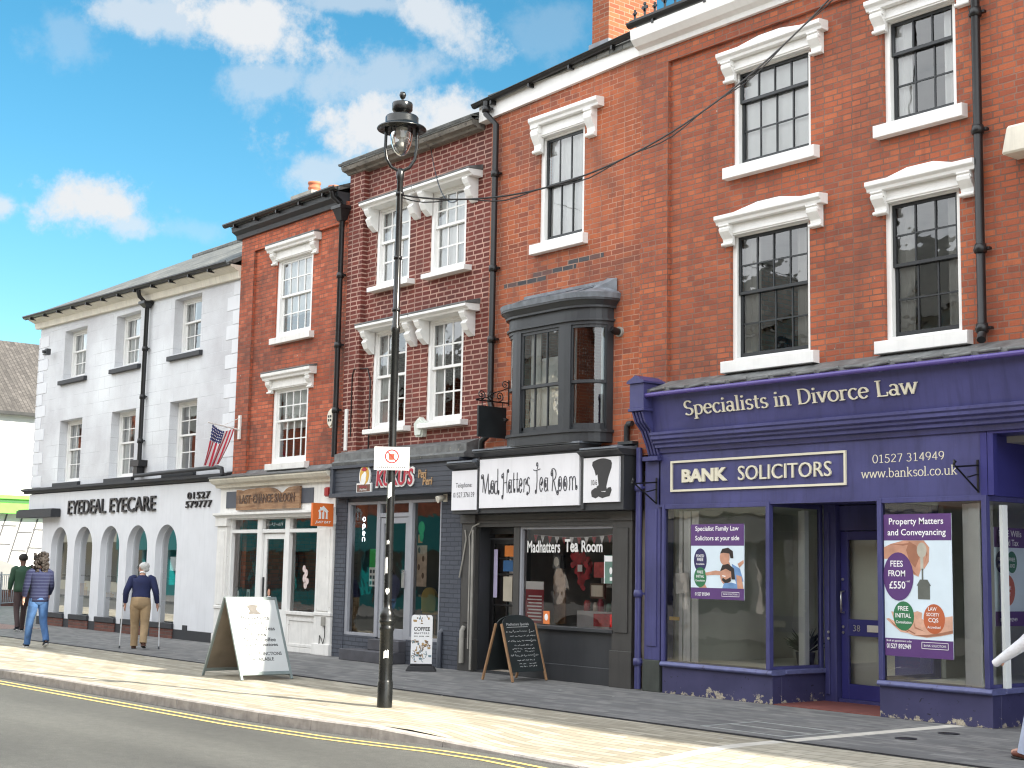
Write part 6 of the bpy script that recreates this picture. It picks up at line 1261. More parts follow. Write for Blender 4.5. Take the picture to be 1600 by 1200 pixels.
for i, (x, z0, z1, c_, hw) in enumerate(((-17.93, 1.15, 1.9, (.42, .38, .55), .045), (-17.62, 1.56, 1.73, (.02, .09, .22), .12), (-17.62, 1.1, 1.48, (.42, .38, .3), .11), (-17.6, 1.79, 1.96, (.55, .16, .02), .11))):
    e = MB(); e.box(x - hw, x + hw, .190, .196, z0, z1); tag(e.build('door_notice', mat('door_notice_%s' % 'abcd'[i], c_, .6, .1, 5, 0)), ['long lilac strip', 'dark blue notice', 'beige round notice sheet', 'orange notice at the top'][i] + ' on the tea room door glass', 'notice')
BUN = [mat('bunting_red', (.42, .03, .04), .8, .1, 9, 0), WPR]
t = thing('bunting', 'string of small red and white flags across the tea room window', 'bunting', (-16.05, .18, 2.1)); e = MB(); e.tube([(-17.0 + .24 * k, .18, 2.13 - .05 * math.sin(PI * k / 8)) for k in range(9)], .004, 4); e.build('string', WPR, t)
for k in range(12):
    x = -16.95 + k * .165; z = 2.13 - .05 * math.sin(PI * (x + 17) / 2); e = MB(); e.prism([(x - .05, z), (x + .05, z), (x, z - .11)], 'xz', .178, .182); e.build('pennant', BUN[k % 2], t)
for k, (x, y, z, r, h_, c_) in enumerate(((-16.25, .62, 1.0, .05, .16, (.5, .08, .08)), (-16.1, .66, 1.0, .045, .13, (.6, .55, .45)), (-15.95, .62, 1.0, .05, .18, (.35, .05, .08)), (-15.8, .66, 1.0, .05, .12, (.1, .2, .15)), (-15.66, .62, 1.0, .04, .2, (.62, .6, .55)))):
    e = MB(); e.lathe([(0, z), (r, z), (r, z + h_ * .8), (r * .7, z + h_ * .85), (r * .75, z + h_), (0, z + h_)], x, y, 14); tag(e.build('jar', mat('jar_colour_%s' % 'abcde'[k], c_, .3, .1, 6, 0)), ['dark red', 'cream', 'crimson', 'dark green', 'tall white'][k] + ' jar on the white counter behind the tea room window', 'jar', 'jars on the tea room counter')
e = MB(); e.box(-15.62, -15.32, .10, .14, 1.2, 1.42); o = tag(e.build('picture', WOOD_DK), 'small dark picture frame hanging low at right in the tea room window', 'picture'); e = MB(); e.box(-15.59, -15.35, .096, .0995, 1.23, 1.39); e.build('picture_mount', CREAM, o)
# opticians' displays
for i, (a, label, m) in enumerate(((-29.35, 'white paper notice at the top of the rightmost arched window', WPR),)):
    e = MB(); e.box(a, a + .34, .215, .219, 1.42, 1.72); tag(e.build('paper_notice', m), label, 'notice')
for x, z, w_, h_, c_, lab in ((-29.0, 1.25, .3, .2, (.03, .03, .03), 'dark display box on the upper shelf of the rightmost arch'), (-30.5, 1.25, .34, .16, (.05, .04, .04), 'dark eyewear display on the upper shelf behind the old man'), (-33.3, .75, .5, .1, (.5, .28, .08), 'orange display block on the lower shelf of the second arch'), (-31.8, .75, .4, .28, (.1, .4, .38), 'turquoise box on the lower shelf of the middle arch'), (-29.1, .75, .5, .12, (.15, .45, .45), 'turquoise tray on the lower shelf of the rightmost arch'), (-34.7, .75, .2, .3, (.5, .25, .1), 'orange carton on the lower shelf of the leftmost arch'), (-29.0, .32, .4, .3, (.55, .45, .4), 'pale poster stand at the foot of the rightmost arch')):
    e = MB(); e.box(x - w_ / 2, x + w_ / 2, .42, .6, z, z + h_ * .7); e.box(x - w_ / 2 + .03, x + w_ / 2 - .03, .45, .57, z + h_ * .7, z + h_); tag(e.build('display_box', mat('display_%d' % int(abs(x) * 100 + z * 10), c_, .5, .2, 5, 0)), lab, 'display')

# ------------------------------------------------------------------ things fixed to the walls
e = MB(); e.box(-22.29, -22.23, -.56, -.13, 2.29, 2.70); o = tag(e.build('blade_sign', mat('orange_sign_panel', (.72, .165, .035), .35, .04, 4, 0)), 'orange projecting JUST EAT sign with a white house emblem', 'sign')
MJ = Matrix.Translation((-22.229, 0, 0)) @ Matrix.Rotation(R(90), 4, 'Z')
e = MB(MJ); cx = -.345; hz = 2.42
e.face([(cx - .09, hz), (cx - .09, hz + .13), (cx - .115, hz + .13), (cx - .07, hz + .175), (cx - .07, hz + .21), (cx - .045, hz + .21), (cx - .04, hz + .2), (cx, hz + .235), (cx + .115, hz + .13), (cx + .09, hz + .13), (cx + .09, hz)], -.003)
e.face([(cx - .1, hz), (cx - .1, hz + .01), (cx + .1, hz + .01), (cx + .1, hz)], -.0035); letters(e, 'JUST EAT', cx - .165, cx + .165, 2.33, 2.385, -.004, off=.03, shear=.2); e.build('lettering', WHITE, o)
e = MB(MJ); e.box(cx - .045, cx - .025, -.006, -.0042, hz, hz + .12); e.face([(cx + .02, hz), (cx + .02, hz + .15), (cx + .055, hz + .11), (cx + .05, hz)], -.005); e.box(cx - .06, cx - .01, -.0058, -.0045, hz + .12, hz + .15); e.build('cutlery_mark', mat('orange_sign_panel', (.7, .16, .03)), o)
e = MB(); e.box(-22.285, -22.235, -.128, -.08, 2.33, 2.64); e.build('mounting_box', WHITE, o)
def wallbox(name, label, cat, x, z, w, h, d, m, y=0, shape='box'):
    e = MB()
    if shape == 'pent': P = [(-.5, .2), (0, .5), (.5, .2), (.36, -.5), (-.36, -.5)]
    elif shape == 'oval': P = [(.5 * math.cos(PI * k / 8), .5 * math.sin(PI * k / 8)) for k in range(16)]
    else: P = [(-.5, -.5), (.5, -.5), (.5, .5), (-.5, .5)]
    e.prism([(x + p[0] * w, z + p[1] * h) for p in P], 'xz', y - d * .7, y); e.prism([(x + p[0] * w * .82, z + p[1] * h * .82) for p in P], 'xz', y - d, y - d * .69)
    return tag(e.build(name, m, bevel=.008), label, cat)
o = wallbox('alarm_box', 'oval cream alarm box with black marks on the pale brick house', 'alarm box', -22.52, 4.27, .22, .36, .1, CREAM, -.0, 'oval')
e = MB(); letters(e, 'ADT', -22.59, -22.45, 4.29, 4.34, -.102, off=.02) if False else [e.box(-22.58 + .07 * i, -22.53 + .07 * i, -.103, -.1005, z, z + .045) for i in range(2) for z in (4.28, 4.21)]; e.build('printed_mark', LET_BLK, o)
wallbox('alarm_box', 'white five sided alarm box between the white windows of the dark brick building', 'alarm box', -19.86, 3.95, .27, .34, .12, mat('pale_green_white_plastic', (.62, .66, .60), .4, .05, 4, 0), .1, 'pent')
wallbox('alarm_box', 'small red alarm box at the right end of the cream shop cornice', 'alarm box', -22.44, 2.92, .16, .17, .1, mat('dark_red_plastic', (.33, .02, .02), .35, .08, 4, 0), -.07)
t = thing('security_camera', 'black dome camera on a round plate beside the curved bay window', 'camera', (-14.98, -.05, 5.0)); e = MB(); e.prism([(-14.93 + .075 * math.cos(k * PI / 8), 5.0 + .075 * math.sin(k * PI / 8)) for k in range(16)], 'xz', -.04, 0); e.build('back_plate', CONC, t); e = MB(); e.tube([(-14.93, -.04, 5.0), (-14.93, -.1, 5.0), (-14.94, -.17, 5.03)], [.05, .055, .045], 12); e.build('lens_hood', BLACK, t)
t = thing('security_camera', 'small grey camera on a thin bracket high on the white corner building', 'camera', (-36.1, -.04, 6.9)); e = MB(); e.tube([(-36.85, -.02, 6.93), (-36.15, -.2, 6.93)], .012, 6); e.build('bracket', BLACK, t); e = MB(); e.box(-36.15, -36.0, -.26, -.14, 6.82, 6.98); e.tube([(-36.08, -.26, 6.9), (-36.08, -.33, 6.89)], .04, 8); e.build('housing', DKGREY, t, .01)
t = thing('wall_light', 'boxy cream floodlight at the right edge on the brick wall', 'light', (-8.35, -.1, 6.3)); e = MB(); e.hexa([(-8.52, -.42, 6.16), (-8.05, -.42, 6.16), (-8.05, -.1, 6.16), (-8.52, -.1, 6.16)], [(-8.45, -.42, 6.46), (-8.05, -.42, 6.46), (-8.05, -.12, 6.56), (-8.45, -.12, 6.56)]); e.build('housing', CREAM, t, .02); e = MB(); e.box(-8.6, -8.5, -.16, -.0, 6.22, 6.34); e.build('bracket', STEEL, t)
t = thing('wall_light', 'small cream spotlight under the right end of the slate grey fascia', 'light', (-18.95, -.1, 2.7)); e = MB(); e.tube([(-18.95, -.06, 2.74), (-18.95, -.14, 2.72), (-18.97, -.22, 2.69)], [.03, .05, .06], 10); e.build('housing', CREAM, t); e = MB(); e.box(-19.0, -18.9, -.075, -.06, 2.66, 2.79); e.build('back_plate', CREAM, t)
# blank hanging sign on a scrolled bracket
t = thing('hanging_sign', 'blank black hanging sign under a scrolled iron bracket', 'sign', (-17.43, -.02, 4.2)); X_ = -17.43
e = MB(); e.tube([(X_, -.02, 4.52), (X_, -.02, 4.12)], .012, 6); e.tube([(X_, -.02, 4.16), (X_, -.66, 4.16)], .012, 6)
e.tube([(X_, -.03, 4.48)] + [(X_, -.10 + .06 * math.cos(R(60 + 30 * k)) * (1 - k / 18), 4.44 + .06 * math.sin(R(60 + 30 * k)) * (1 - k / 18)) for k in range(16)], .008, 5)
for cy, r, d in ((-.2, .08, 1), (-.36, .08, -1), (-.56, .08, 1)): e.tube([(X_, cy + r * (1 - k / 22) * math.cos(R(d * (k * 30) - 90)), 4.25 + r * (1 - k / 22) * math.sin(R(d * (k * 30) - 90))) for k in range(20)], .009, 5)
e.tube([(X_, -.03, 4.4), (X_, -.12, 4.36), (X_, -.3, 4.3), (X_, -.45, 4.21), (X_, -.66, 4.17)], .009, 5)
for yy in (-.14, -.54): e.tube([(X_, yy, 4.16), (X_, yy, 4.07)], .008, 5)
e.build('bracket', BLACK, t); e = MB(); e.box(X_ - .02, X_ + .02, -.62, -.07, 3.6, 4.08); e.build('board', mat('black_board', (.012, .015, .017), .45, .3, 2, .001, 12), t, .004)
# flag
t = thing('flag', 'stars and stripes flag hanging from a short white pole', 'flag', (-25.95, -.03, 4.27))
e = MB(); e.box(-25.99, -25.91, -.095, -.061, 4.08, 4.56); e.tube([(-25.95, -.1, 4.27), (-25.95, -.78, 4.37)], .014, 8); e.tube([(-25.95, -.1, 4.5), (-25.95, -.45, 4.325)], .006, 5); e.build('pole', WHITE_OLD, t)
def flag_mat():
    m, nt, N, L, b = new_mat('flag_cloth'); u = N.new('ShaderNodeUVMap'); u.uv_map = 'flag'; sx = N.new('ShaderNodeSeparateXYZ'); L.new(u.outputs[0], sx.inputs[0])
    q = N.new('ShaderNodeMath'); q.operation = 'MULTIPLY'; L.new(sx.outputs[0], q.inputs[0]); q.inputs[1].default_value = 6.5
    fr = N.new('ShaderNodeMath'); fr.operation = 'FRACT'; L.new(q.outputs[0], fr.inputs[0]); st = N.new('ShaderNodeMath'); st.operation = 'LESS_THAN'; L.new(fr.outputs[0], st.inputs[0]); st.inputs[1].default_value = .5
    col = mixc(N, L, st.outputs[0], (.72, .70, .72), (.50, .03, .06))
    a = N.new('ShaderNodeMath'); a.operation = 'LESS_THAN'; L.new(sx.outputs[0], a.inputs[0]); a.inputs[1].default_value = .54
    b2 = N.new('ShaderNodeMath'); b2.operation = 'LESS_THAN'; L.new(sx.outputs[1], b2.inputs[0]); b2.inputs[1].default_value = .4
    v = N.new('ShaderNodeTexVoronoi'); v.inputs['Scale'].default_value = 13; v.inputs['Randomness'].default_value = .1; L.new(u.outputs[0], v.inputs['Vector'])
    can = mixc(N, L, ramp(N, L, v.outputs['Distance'], [(.22, (1, 1, 1)), (.28, (0, 0, 0))]), (.02, .03, .13), (.7, .7, .72))
    col = mixc(N, L, mmath(N, L, 'MULTIPLY', a.outputs[0], b2.outputs[0]), col, can); L.new(col, b.inputs['Base Color']); b.inputs['Roughness'].default_value = .8
    return m
nu, nv = 24, 22; vs = []; fl = []
for j in range(nv + 1):
    v = j / nv
    for i in range(nu + 1):
        u = i / nu
        sag = .11 * math.sin(PI * u) * (1 - v) ** 2
        yy = -.68 + (.50 - .12 * v) * u - .10 * v; xx = -25.95 + .055 * v * math.sin(u * 15 + v * 2) + .02 * math.sin(u * 7) * v - .16 * v * v; zz = 4.345 - .03 * u - sag - .84 * v * (1 - .10 * u * u) + .02 * math.sin(u * 9) * v
        vs.append((xx, yy, zz)); fl.append((u, v))
e = MB(); e.add(vs, [(j * (nu + 1) + i, j * (nu + 1) + i + 1, (j + 1) * (nu + 1) + i + 1, (j + 1) * (nu + 1) + i) for j in range(nv) for i in range(nu)], 0, True)
o = e.build('cloth', flag_mat(), t); l = o.data.uv_layers.new(name='flag')
for p in o.data.polygons:
    for li in p.loop_indices: l.data[li].uv = fl[o.data.loops[li].vertex_index]
# ------------------------------------------------------------------ lamp post
LX, LY = -14.0, -4.53
t = thing('street_lamp', 'black cast iron street lamp with a hat shaped lantern on a forked yoke', 'street lamp', (LX, LY, 0))
LP = mat('lamp_black_paint', (.008, .009, .009), .28, .25, 6, .0015, 30, chips=.70, chip_rgb=(.35, .35, .33))
e = MB(); e.lathe([(.088, 0), (.088, .28), (.081, .30), (.078, .32), (.078, .86), (.088, .88), (.088, .90), (.079, .92), (.079, .94), (.092, .96), (.092, .985), (.084, 1.0), (.089, 1.03), (.080, 1.07), (.062, 1.11), (.048, 1.135), (.046, 1.2)], LX, LY, 24); e.build('base', LP, t)
e = MB(); e.lathe([(.046, 1.15), (.045, 3.2), (.045, 4.35), (.052, 4.36), (.052, 4.42), (.041, 4.44), (.037, 6.2), (.046, 6.22), (.046, 6.30), (.03, 6.34), (0, 6.35)], LX, LY, 18); e.build('post', LP, t)
wd = Vector((.63, .777, 0))            # the yoke lies across the street corner
e = MB(); Y = [(-.185, 6.86), (-.19, 6.6), (-.17, 6.46), (-.11, 6.36), (0, 6.30), (.11, 6.36), (.17, 6.46), (.19, 6.6), (.185, 6.86)]
e.tube([(LX + wd.x * a, LY + wd.y * a, z) for a, z in Y], .019, 10); e.build('yoke', LP, t)
e = MB(); e.lathe([(.0, 7.30), (.03, 7.29), (.042, 7.255), (.03, 7.22), (.014, 7.205), (.014, 7.185), (.035, 7.17), (.12, 7.155), (.125, 7.14), (.125, 7.07), (.115, 7.055), (.085, 7.04), (.07, 7.02), (.085, 7.005), (.19, 6.985), (.2, 6.97), (.2, 6.90), (.21, 6.885), (.29, 6.845), (.30, 6.83), (.295, 6.82), (.19, 6.86), (.19, 6.85), (.0, 6.85)], LX, LY, 36); e.build('lantern_cap', LP, t)
e = MB(); e.lathe([(.135, 6.85), (.135, 6.76), (.13, 6.70), (.115, 6.63), (.085, 6.56), (.045, 6.51), (0, 6.495)], LX, LY, 28); e.build('lantern_glass', glass('lantern_glass', .002, (.93, .94, .93), 1.5, 2.0), t)
e = MB(); e.box(LX - .05, LX + .05, LY - .05, LY + .05, 6.72, 6.849); e.lathe([(.03, 6.72), (.03, 6.62), (0, 6.61)], LX, LY, 12); e.build('lamp_bulb', mat('lamp_bulb_grey', (.55, .55, .52), .3, .08, 8, 0), t)
e = MB()
for z in (6.03, 5.25, 4.62): e.lathe([(.04, z - .02), (.05, z - .02), (.05, z + .02), (.04, z + .02)], LX, LY, 16)
e.tube([(LX + .05, LY - .03, 6.05), (LX + .07, LY - .035, 5.8), (LX + .055, LY - .03, 5.2), (LX + .05, LY - .03, 4.4)], .007, 5); e.build('cable_clamp', BLACK, t)
ns = Vector((.82, -.572, 0)); th = math.atan2(.82, .572)        # plate normal
MP = Matrix.Translation((LX + ns.x * .06, LY + ns.y * .06, 0)) @ Matrix.Rotation(math.atan2(ns.x, -ns.y), 4, 'Z')
e = MB(MP); e.box(-.205, .205, -.006, 0, 2.715, 2.985); o = tag(e.build('street_sign', mat('white_sign_plate', (.58, .58, .58), .35, .02, 3, 0)), 'small white no drinks plate on the lamp post with a crossed cup', 'sign')
e = MB(MP); RS = mat('red_sign_print', (.26, .015, .012), .4, .05, 4, 0)
e.add([((.082 if k % 2 else .068) * math.cos(PI * 2 * (k // 2) / 30), -.008, 2.875 + (.082 if k % 2 else .068) * math.sin(PI * 2 * (k // 2) / 30)) for k in range(60)], [(2 * i, 2 * i + 1, (2 * i + 3) % 60, (2 * i + 2) % 60) for i in range(30)])
e.face([(-.056, 2.925), (-.048, 2.932), (.056, 2.826), (.048, 2.819)], -.0092); e.build('prohibition_ring', RS, o)
e = MB(MP); e.face([(-.03, 2.835), (.022, 2.835), (.032, 2.905), (-.04, 2.905)], -.0085); e.build('cup_picture', mat('orange_cup_print', (.24, .06, .025), .4, .05, 4, 0), o)
e = MB(MP)
for i in range(15): e.box(-.165 + .022 * i, -.152 + .022 * i, -.008, -.0065, 2.737, 2.752 + .003 * (i * 7 % 3))
e.build('lettering', mat('grey_sign_print', (.12, .12, .12), .5, .05, 4, 0), o)
e = MB(MP); e.box(-.03, .03, .0, .03, 2.78, 2.82); e.box(-.03, .03, .0, .03, 2.9, 2.94); e.build('clamp', STEEL, o)
ST = mat('white_sticker_scrap', (.72, .72, .7), .6, .15, 12, 0)
for z0, z1, a0, a1, lab in ((2.38, 2.58, -50, 10, 'tall white sticker below the plate on the lamp post'), (1.85, 1.92, -40, 0, 'tiny white scrap halfway up the lamp post'), (1.5, 1.72, -70, -15, 'torn white sticker at eye height on the lamp post'), (1.28, 1.36, -40, 20, 'small white sticker just above the lamp base'), (.55, .66, -20, 20, 'peeled white scrap on the lamp base')):
    r = .0475 if z0 > 1.2 else .0795; A = [R(-35 + a0 + (a1 - a0) * k / 5) for k in range(6)]; e = MB(); n = 6
    zz = [z1 + random.uniform(-.03, .0) for _ in A]; z_ = [z0 + random.uniform(0, .03) for _ in A]
    e.add([(LX + r * math.cos(a), LY + r * math.sin(a), z_[k]) for k, a in enumerate(A)] + [(LX + r * math.cos(a), LY + r * math.sin(a), zz[k]) for k, a in enumerate(A)], [(k, k + 1, n + k + 1, n + k) for k in range(5)]); tag(e.build('sticker', ST), lab, 'sticker')
# overhead cables
A = Vector((LX, LY, 6.02)); B = Vector((-10.2, -.34, 9.1))
e = MB(); P = [A + (B - A) * (k / 40) - Vector((0, 0, 4.0 * (k / 40) * (1 - k / 40))) for k in range(41)]; e.tube(P, .011, 6); Q = [p + Vector((0, 0, -.025 - .03 * math.sin(k * .9))) for k, p in enumerate(P)]; e.tube(Q, .008, 6); tag(e.build('overhead_cable', BLACK), 'sagging double black cable running from the lamp post to the big brick building', 'cable')
J = P[5]; W = Vector((-19.81, .06, 8.82)); e = MB(); e.tube([W + (J - W) * (k / 24) - Vector((0, 0, .35 * 4 * (k / 24) * (1 - k / 24))) for k in range(25)], .008, 6); tag(e.build('overhead_cable', BLACK), 'thin black cable from the dark brick wall down to the main cable', 'cable')

# ------------------------------------------------------------------ boards on the pavement
def aboard(name, label, cx, cy, deg, w, spread, H, frame_m, leg, build):
    t = thing(name, label, 'pavement sign', (cx, cy, 0)); M0 = Matrix.Translation((cx, cy, 0)) @ Matrix.Rotation(R(deg), 4, 'Z'); a = math.atan2(spread / 2, H)
    for side, rot in ((0, 0), (1, 180)):
        M = M0 @ Matrix.Rotation(R(rot), 4, 'Z') @ Matrix.Translation((0, -spread / 2, 0)) @ Matrix.Rotation(-a, 4, 'X'); build(t, M, side, w, H / math.cos(a))
    return t
def b_menu(t, M, side, w, L_):
    fw = .035; e = MB(M); f = .03
    e.box(-w / 2, -w / 2 + fw, -f, 0, 0, L_); e.box(w / 2 - fw, w / 2, -f, 0, 0, L_); e.box(-w / 2 + fw, w / 2 - fw, -f + .001, 0, L_ - fw * 1.2, L_); e.box(-w / 2 + fw, w / 2 - fw, -f + .001, 0, .07, .07 + fw * 1.4); e.build('frame', mat('grey_green_frame', (.20, .24, .235), .45, .15, 4, .001, 25), t, .003)
    e = MB(M); e.box(-w / 2 + fw, w / 2 - fw, -.02, -.006, .11, L_ - fw); e.build('panel', mat('menu_panel_white', (.58, .60, .59), .5, .06, 3, 0) if side == 0 else mat('brown_panel_back', (.20, .165, .125), .7, .25, 3, .002, 20), t)
    if side == 0:
        FD = [mat('faded_grey_print_%d' % i, c, .6, .15, 8, 0) for i, c in enumerate(((.035, .036, .036), (.014, .015, .015)))]
        for k, (s, hw, zc, h) in enumerate((('Breakfasts', .22, .80, .06), ('Lunch', .12, .72, .055), ('Afternoon Teas', .28, .635, .06), ('Cakes', .12, .55, .055), ('Teas & Coffee', .26, .468, .06), ('Jacket Potatoes', .28, .385, .06), ('PRIVATE FUNCTIONS', .31, .26, .05), ('AVAILABLE', .17, .18, .05))):
            e = MB(M); z = zc / .8 * .8 + .1; letters(e, s, -hw, hw, z, z + h, -.0215, off=.016); e.build('lettering', FD[0 if k < 5 and k % 2 == 0 else 1], t)
        e = MB(M); z = 1.0; e.face([(-.11, z + .01), (-.06, z + .025), (-.1, z + .12), (-.02, z + .135), (.08, z + .125), (.05, z + .06), (.07, z + .025), (.13, z + .0), (.06, z - .02), (-.02, z - .01), (-.08, z - .02)], -.0215); e.build('hat_picture', mat('faded_hat_print', (.10, .09, .08), .6, .3, 9, 0), t)
    if side == 1:
        e = MB(M0 if False else M); e.tube([(-w / 2 + .02, .02, .45), (-w / 2 + .02, .25, .40), (-w / 2 + .02, .5, .46)], .005, 5); e.build('stay_cord', BLACK, t)
aboard('sandwich_board', 'white sandwich board with faded menu lettering in the sun', -17.98 - .57, -3.79, 90, .82, 1.12, 1.12, None, None, b_menu)
def b_chalk(t, M, side, w, L_):
    e = MB(M); lw = .035
    e.box(-w / 2, -w / 2 + lw, -.03, 0, 0, L_ * .86); e.build('leg', WOOD, t, .004); e = MB(M); e.box(w / 2 - lw, w / 2, -.03, 0, 0, L_ * .86); e.build('leg', WOOD, t, .004)
    A = [(-w / 2 + lw, .14), (w / 2 - lw, .14), (w / 2 - lw, L_ * .86)] + [((w / 2 - lw) * math.cos(PI * k / 14), L_ * .86 + L_ * .13 * math.sin(PI * k / 14)) for k in range(1, 14)] + [(-w / 2 + lw, L_ * .86)]
    e = MB(M); e.prism(A, 'xz', -.022, -.008); e.build('chalk_panel', mat('blackboard', (.016, .022, .023), .6, .3, 3, 0), t)
    if side == 0:
        e = MB(M); hw = w / 2 - lw - .04
        letters(e, "Madhatters Specials", -hw * .9, hw * .7, L_ * .82, L_ * .87, -.0235, shear=.15); ribbon(e, [(-hw * .9, L_ * .805), (hw * .6, L_ * .81)], .006, .006, -.0235)
        for i, (z, a, c) in enumerate(((.72, -1, .0), (.58, -1, .15), (.36, -1, .1))): chalk(e, hw * a, hw * c, L_ * z, .05, 31 + i, -.0235); ribbon(e, [(hw * (c + .08) + .02 * k, L_ * (z + .02) + .006 * (k % 2)) for k in range(7)], .006, .006, -.0235); letters(e, '£', hw * .62, hw * .70, L_ * z, L_ * (z + .05), -.0235); chalk(e, hw * .73, hw * .98, L_ * z, .045, 51 + i, -.0235)
        for i, (x0, x1, z) in enumerate(((-hw * .8, hw, .66), (-hw * .6, hw * .7, .52), (-hw * .8, -hw * .1, .47), (hw * .05, hw * .8, .47), (-hw * .7, -hw * .2, .43), (hw * .05, hw * .7, .43), (-hw * .6, hw * .6, .30), (-hw * .5, -hw * .05, .25), (hw * .2, hw * .7, .25), (-hw * .5, 0, .21), (hw * .15, hw * .7, .21))): chalk(e, x0, x1, L_ * z, .03, i, -.0235)
        e.build('chalk_writing', mat('chalk', (.62, .63, .62), .9, .2, 30, 0), t)
aboard('chalk_board', 'black chalk board with a wooden A frame and handwritten specials', -16.2 - .29, -.53 - .035, 97, .74, .58, .94, None, None, b_chalk)
t = thing('pavement_sign', 'tall narrow white coffee sign on a black rubber base', 'pavement sign', (-18.6, -.72, 0)); M = Matrix.Translation((-18.6, -.72, 0)) @ Matrix.Rotation(R(53), 4, 'Z')
e = MB(M); e.hexa([(-.24, -.17, 0), (.24, -.17, 0), (.24, .17, 0), (-.24, .17, 0)], [(-.2, -.13, .075), (.2, -.13, .075), (.2, .13, .075), (-.2, .13, .075)]); e.box(-.17, .17, -.03, .03, .07, .11); e.build('base', mat('black_rubber', (.016, .016, .018), .75, .2, 8, .003, 30), t, .01)
e = MB(M); A = [(-.165, .11), (.165, .11), (.165, .82)] + [(.125 + .04 * math.cos(R(k * 22.5)), .82 + .04 * math.sin(R(k * 22.5))) for k in range(5)] + [(-.125 + .04 * math.cos(R(90 + k * 22.5)), .82 + .04 * math.sin(R(90 + k * 22.5))) for k in range(5)]; e.prism(A, 'xz', -.012, .012); e.build('panel', WPR, t)
e = MB(M); letters(e, 'COFFEE', -.125, .125, .615, .675, -.0135, off=.025); letters(e, 'MASTERS', -.115, .115, .565, .592, -.0135, off=.01, spacing=1.25); [e.box(-.12 + .02 * q, -.106 + .02 * q, -.0137, -.0125, .525, .538) for q in range(12) if q % 5 != 3]; e.build('lettering', LET_BLK, t)
rr = random.Random(3)
for nm, c_, n in (('tan', (.42, .28, .12), 16), ('blue_grey', (.16, .24, .27), 16), ('brown', (.17, .11, .07), 18)):
    e = MB(M)
    for i in range(n):
        x = rr.uniform(-.14, .14); z = rr.choice([rr.uniform(.13, .47), rr.uniform(.13, .47), rr.uniform(.13, .47), rr.uniform(.72, .84)]); q = rr.random(); y = -.0132 - .0002 * rr.randint(0, 6)
        if q < .4: e.disc(x, z, rr.uniform(.008, .02), rr.uniform(.008, .022), y, 0, 9)
        elif q < .75: ribbon(e, [(x, z), (x + rr.uniform(-.03, .03), z + .04), (x + rr.uniform(-.04, .04), z + .06)], .012, .008, y)
        else: e.face([(x - .02, z), (x + .02, z), (x + .025, z + .03), (x - .025, z + .03)], y)
    e.build('printed_picture', mat(nm + '_doodle_print', c_, .5, .1, 6, 0), t)
# covers in the paving
e = MB(); x0, x1, y0, y1 = -10.75, -9.6, -2.75, -1.85
for q in ((x0, x1, y0, y0 + .03), (x0, x1, y1 - .03, y1), (x0, x0 + .03, y0 + .03, y1 - .03), (x1 - .03, x1, y0 + .03, y1 - .03), (x0 + .03, x1 - .03, (y0 + y1) / 2 - .012, (y0 + y1) / 2 + .012)): e.box(*q, .001, .006)
tag(e.build('manhole_cover', mat('worn_steel_frame', (.36, .37, .36), .5, .15, 6, 0)), 'square paved access cover with a thin steel edge near the purple shop', 'cover')
for x, y, lab in ((-8.95, -.95, 'small round iron cover in the paving close to the right purple window'), (-8.9, -1.75, 'small round iron cover farther out from the right purple window')):
    e = MB(); e.lathe([(.11, .001), (.11, .006), (.085, .007), (.08, .003), (0, .003)], x, y, 20); tag(e.build('valve_cover', BLACK), lab, 'cover')
rr = random.Random(5)
for i in range(9):
    x, y = rr.uniform(-22, -9), rr.uniform(-2.6, -.4); e = MB(); e.lathe([(.022, .002), (.018, .006), (0, .006)], x, y, 8)
e = MB()
for i in range(60):
    x, y = rr.uniform(-30, -8), rr.uniform(-5.3, -.3); r = rr.uniform(.012, .03); e.add([(x + r * rr.uniform(.7, 1.2) * math.cos(k * PI / 4), y + r * rr.uniform(.7, 1.2) * math.sin(k * PI / 4), .0035) for k in range(8)], [tuple(range(8))])
structure(e.build('pavement_gum_spots', mat('gum_spot', (.42, .41, .38), .8, .2, 20, 0)), True)

# ------------------------------------------------------------------ people
def skin_geo(nodes, edges, sub=1, root=0):
    me = bpy.data.meshes.new('skin_source'); bm = bmesh.new(); ly = bm.verts.layers.skin.verify(); vs = []
    for i, n in enumerate(nodes):
        v = bm.verts.new(n[:3]); v[ly].radius = (n[3], n[4] if len(n) > 4 else n[3]); v[ly].use_root = (i == root); vs.append(v)
    for a, b in edges: bm.edges.new((vs[a], vs[b]))
    bm.to_mesh(me); bm.free(); o = bpy.data.objects.new('skin_source', me); C.objects.link(o)
    k = o.modifiers.new('skin', 'SKIN'); k.use_smooth_shade = True; k.branch_smoothing = .4
    if sub: s = o.modifiers.new('sub', 'SUBSURF'); s.levels = s.render_levels = sub
    bpy.context.view_layer.update(); m2 = bpy.data.meshes.new_from_object(o.evaluated_get(bpy.context.evaluated_depsgraph_get()))
    r = ([tuple(v.co) for v in m2.vertices], [tuple(p.vertices) for p in m2.polygons]); bpy.data.objects.remove(o); bpy.data.meshes.remove(m2); bpy.data.meshes.remove(me); return r
def ball(e, c, r, n=14, wob=0, seed=0, cut=None, mi=0):
    rr = random.Random(seed); vs = []; m = n // 2
    for i in range(m + 1):
        th = PI * i / m
        for k in range(n):
            ph = 2 * PI * k / n; w = 1 + (wob * rr.uniform(-1, 1) if 0 < i < m else 0)
            vs.append((c[0] + r[0] * w * math.sin(th) * math.cos(ph), c[1] + r[1] * w * math.sin(th) * math.sin(ph), c[2] + r[2] * w * math.cos(th)))
    fs = [(i * n + k, (i + 1) * n + k, (i + 1) * n + (k + 1) % n, i * n + (k + 1) % n) for i in range(m) for k in range(n)]; e.add(vs, fs, mi, True)
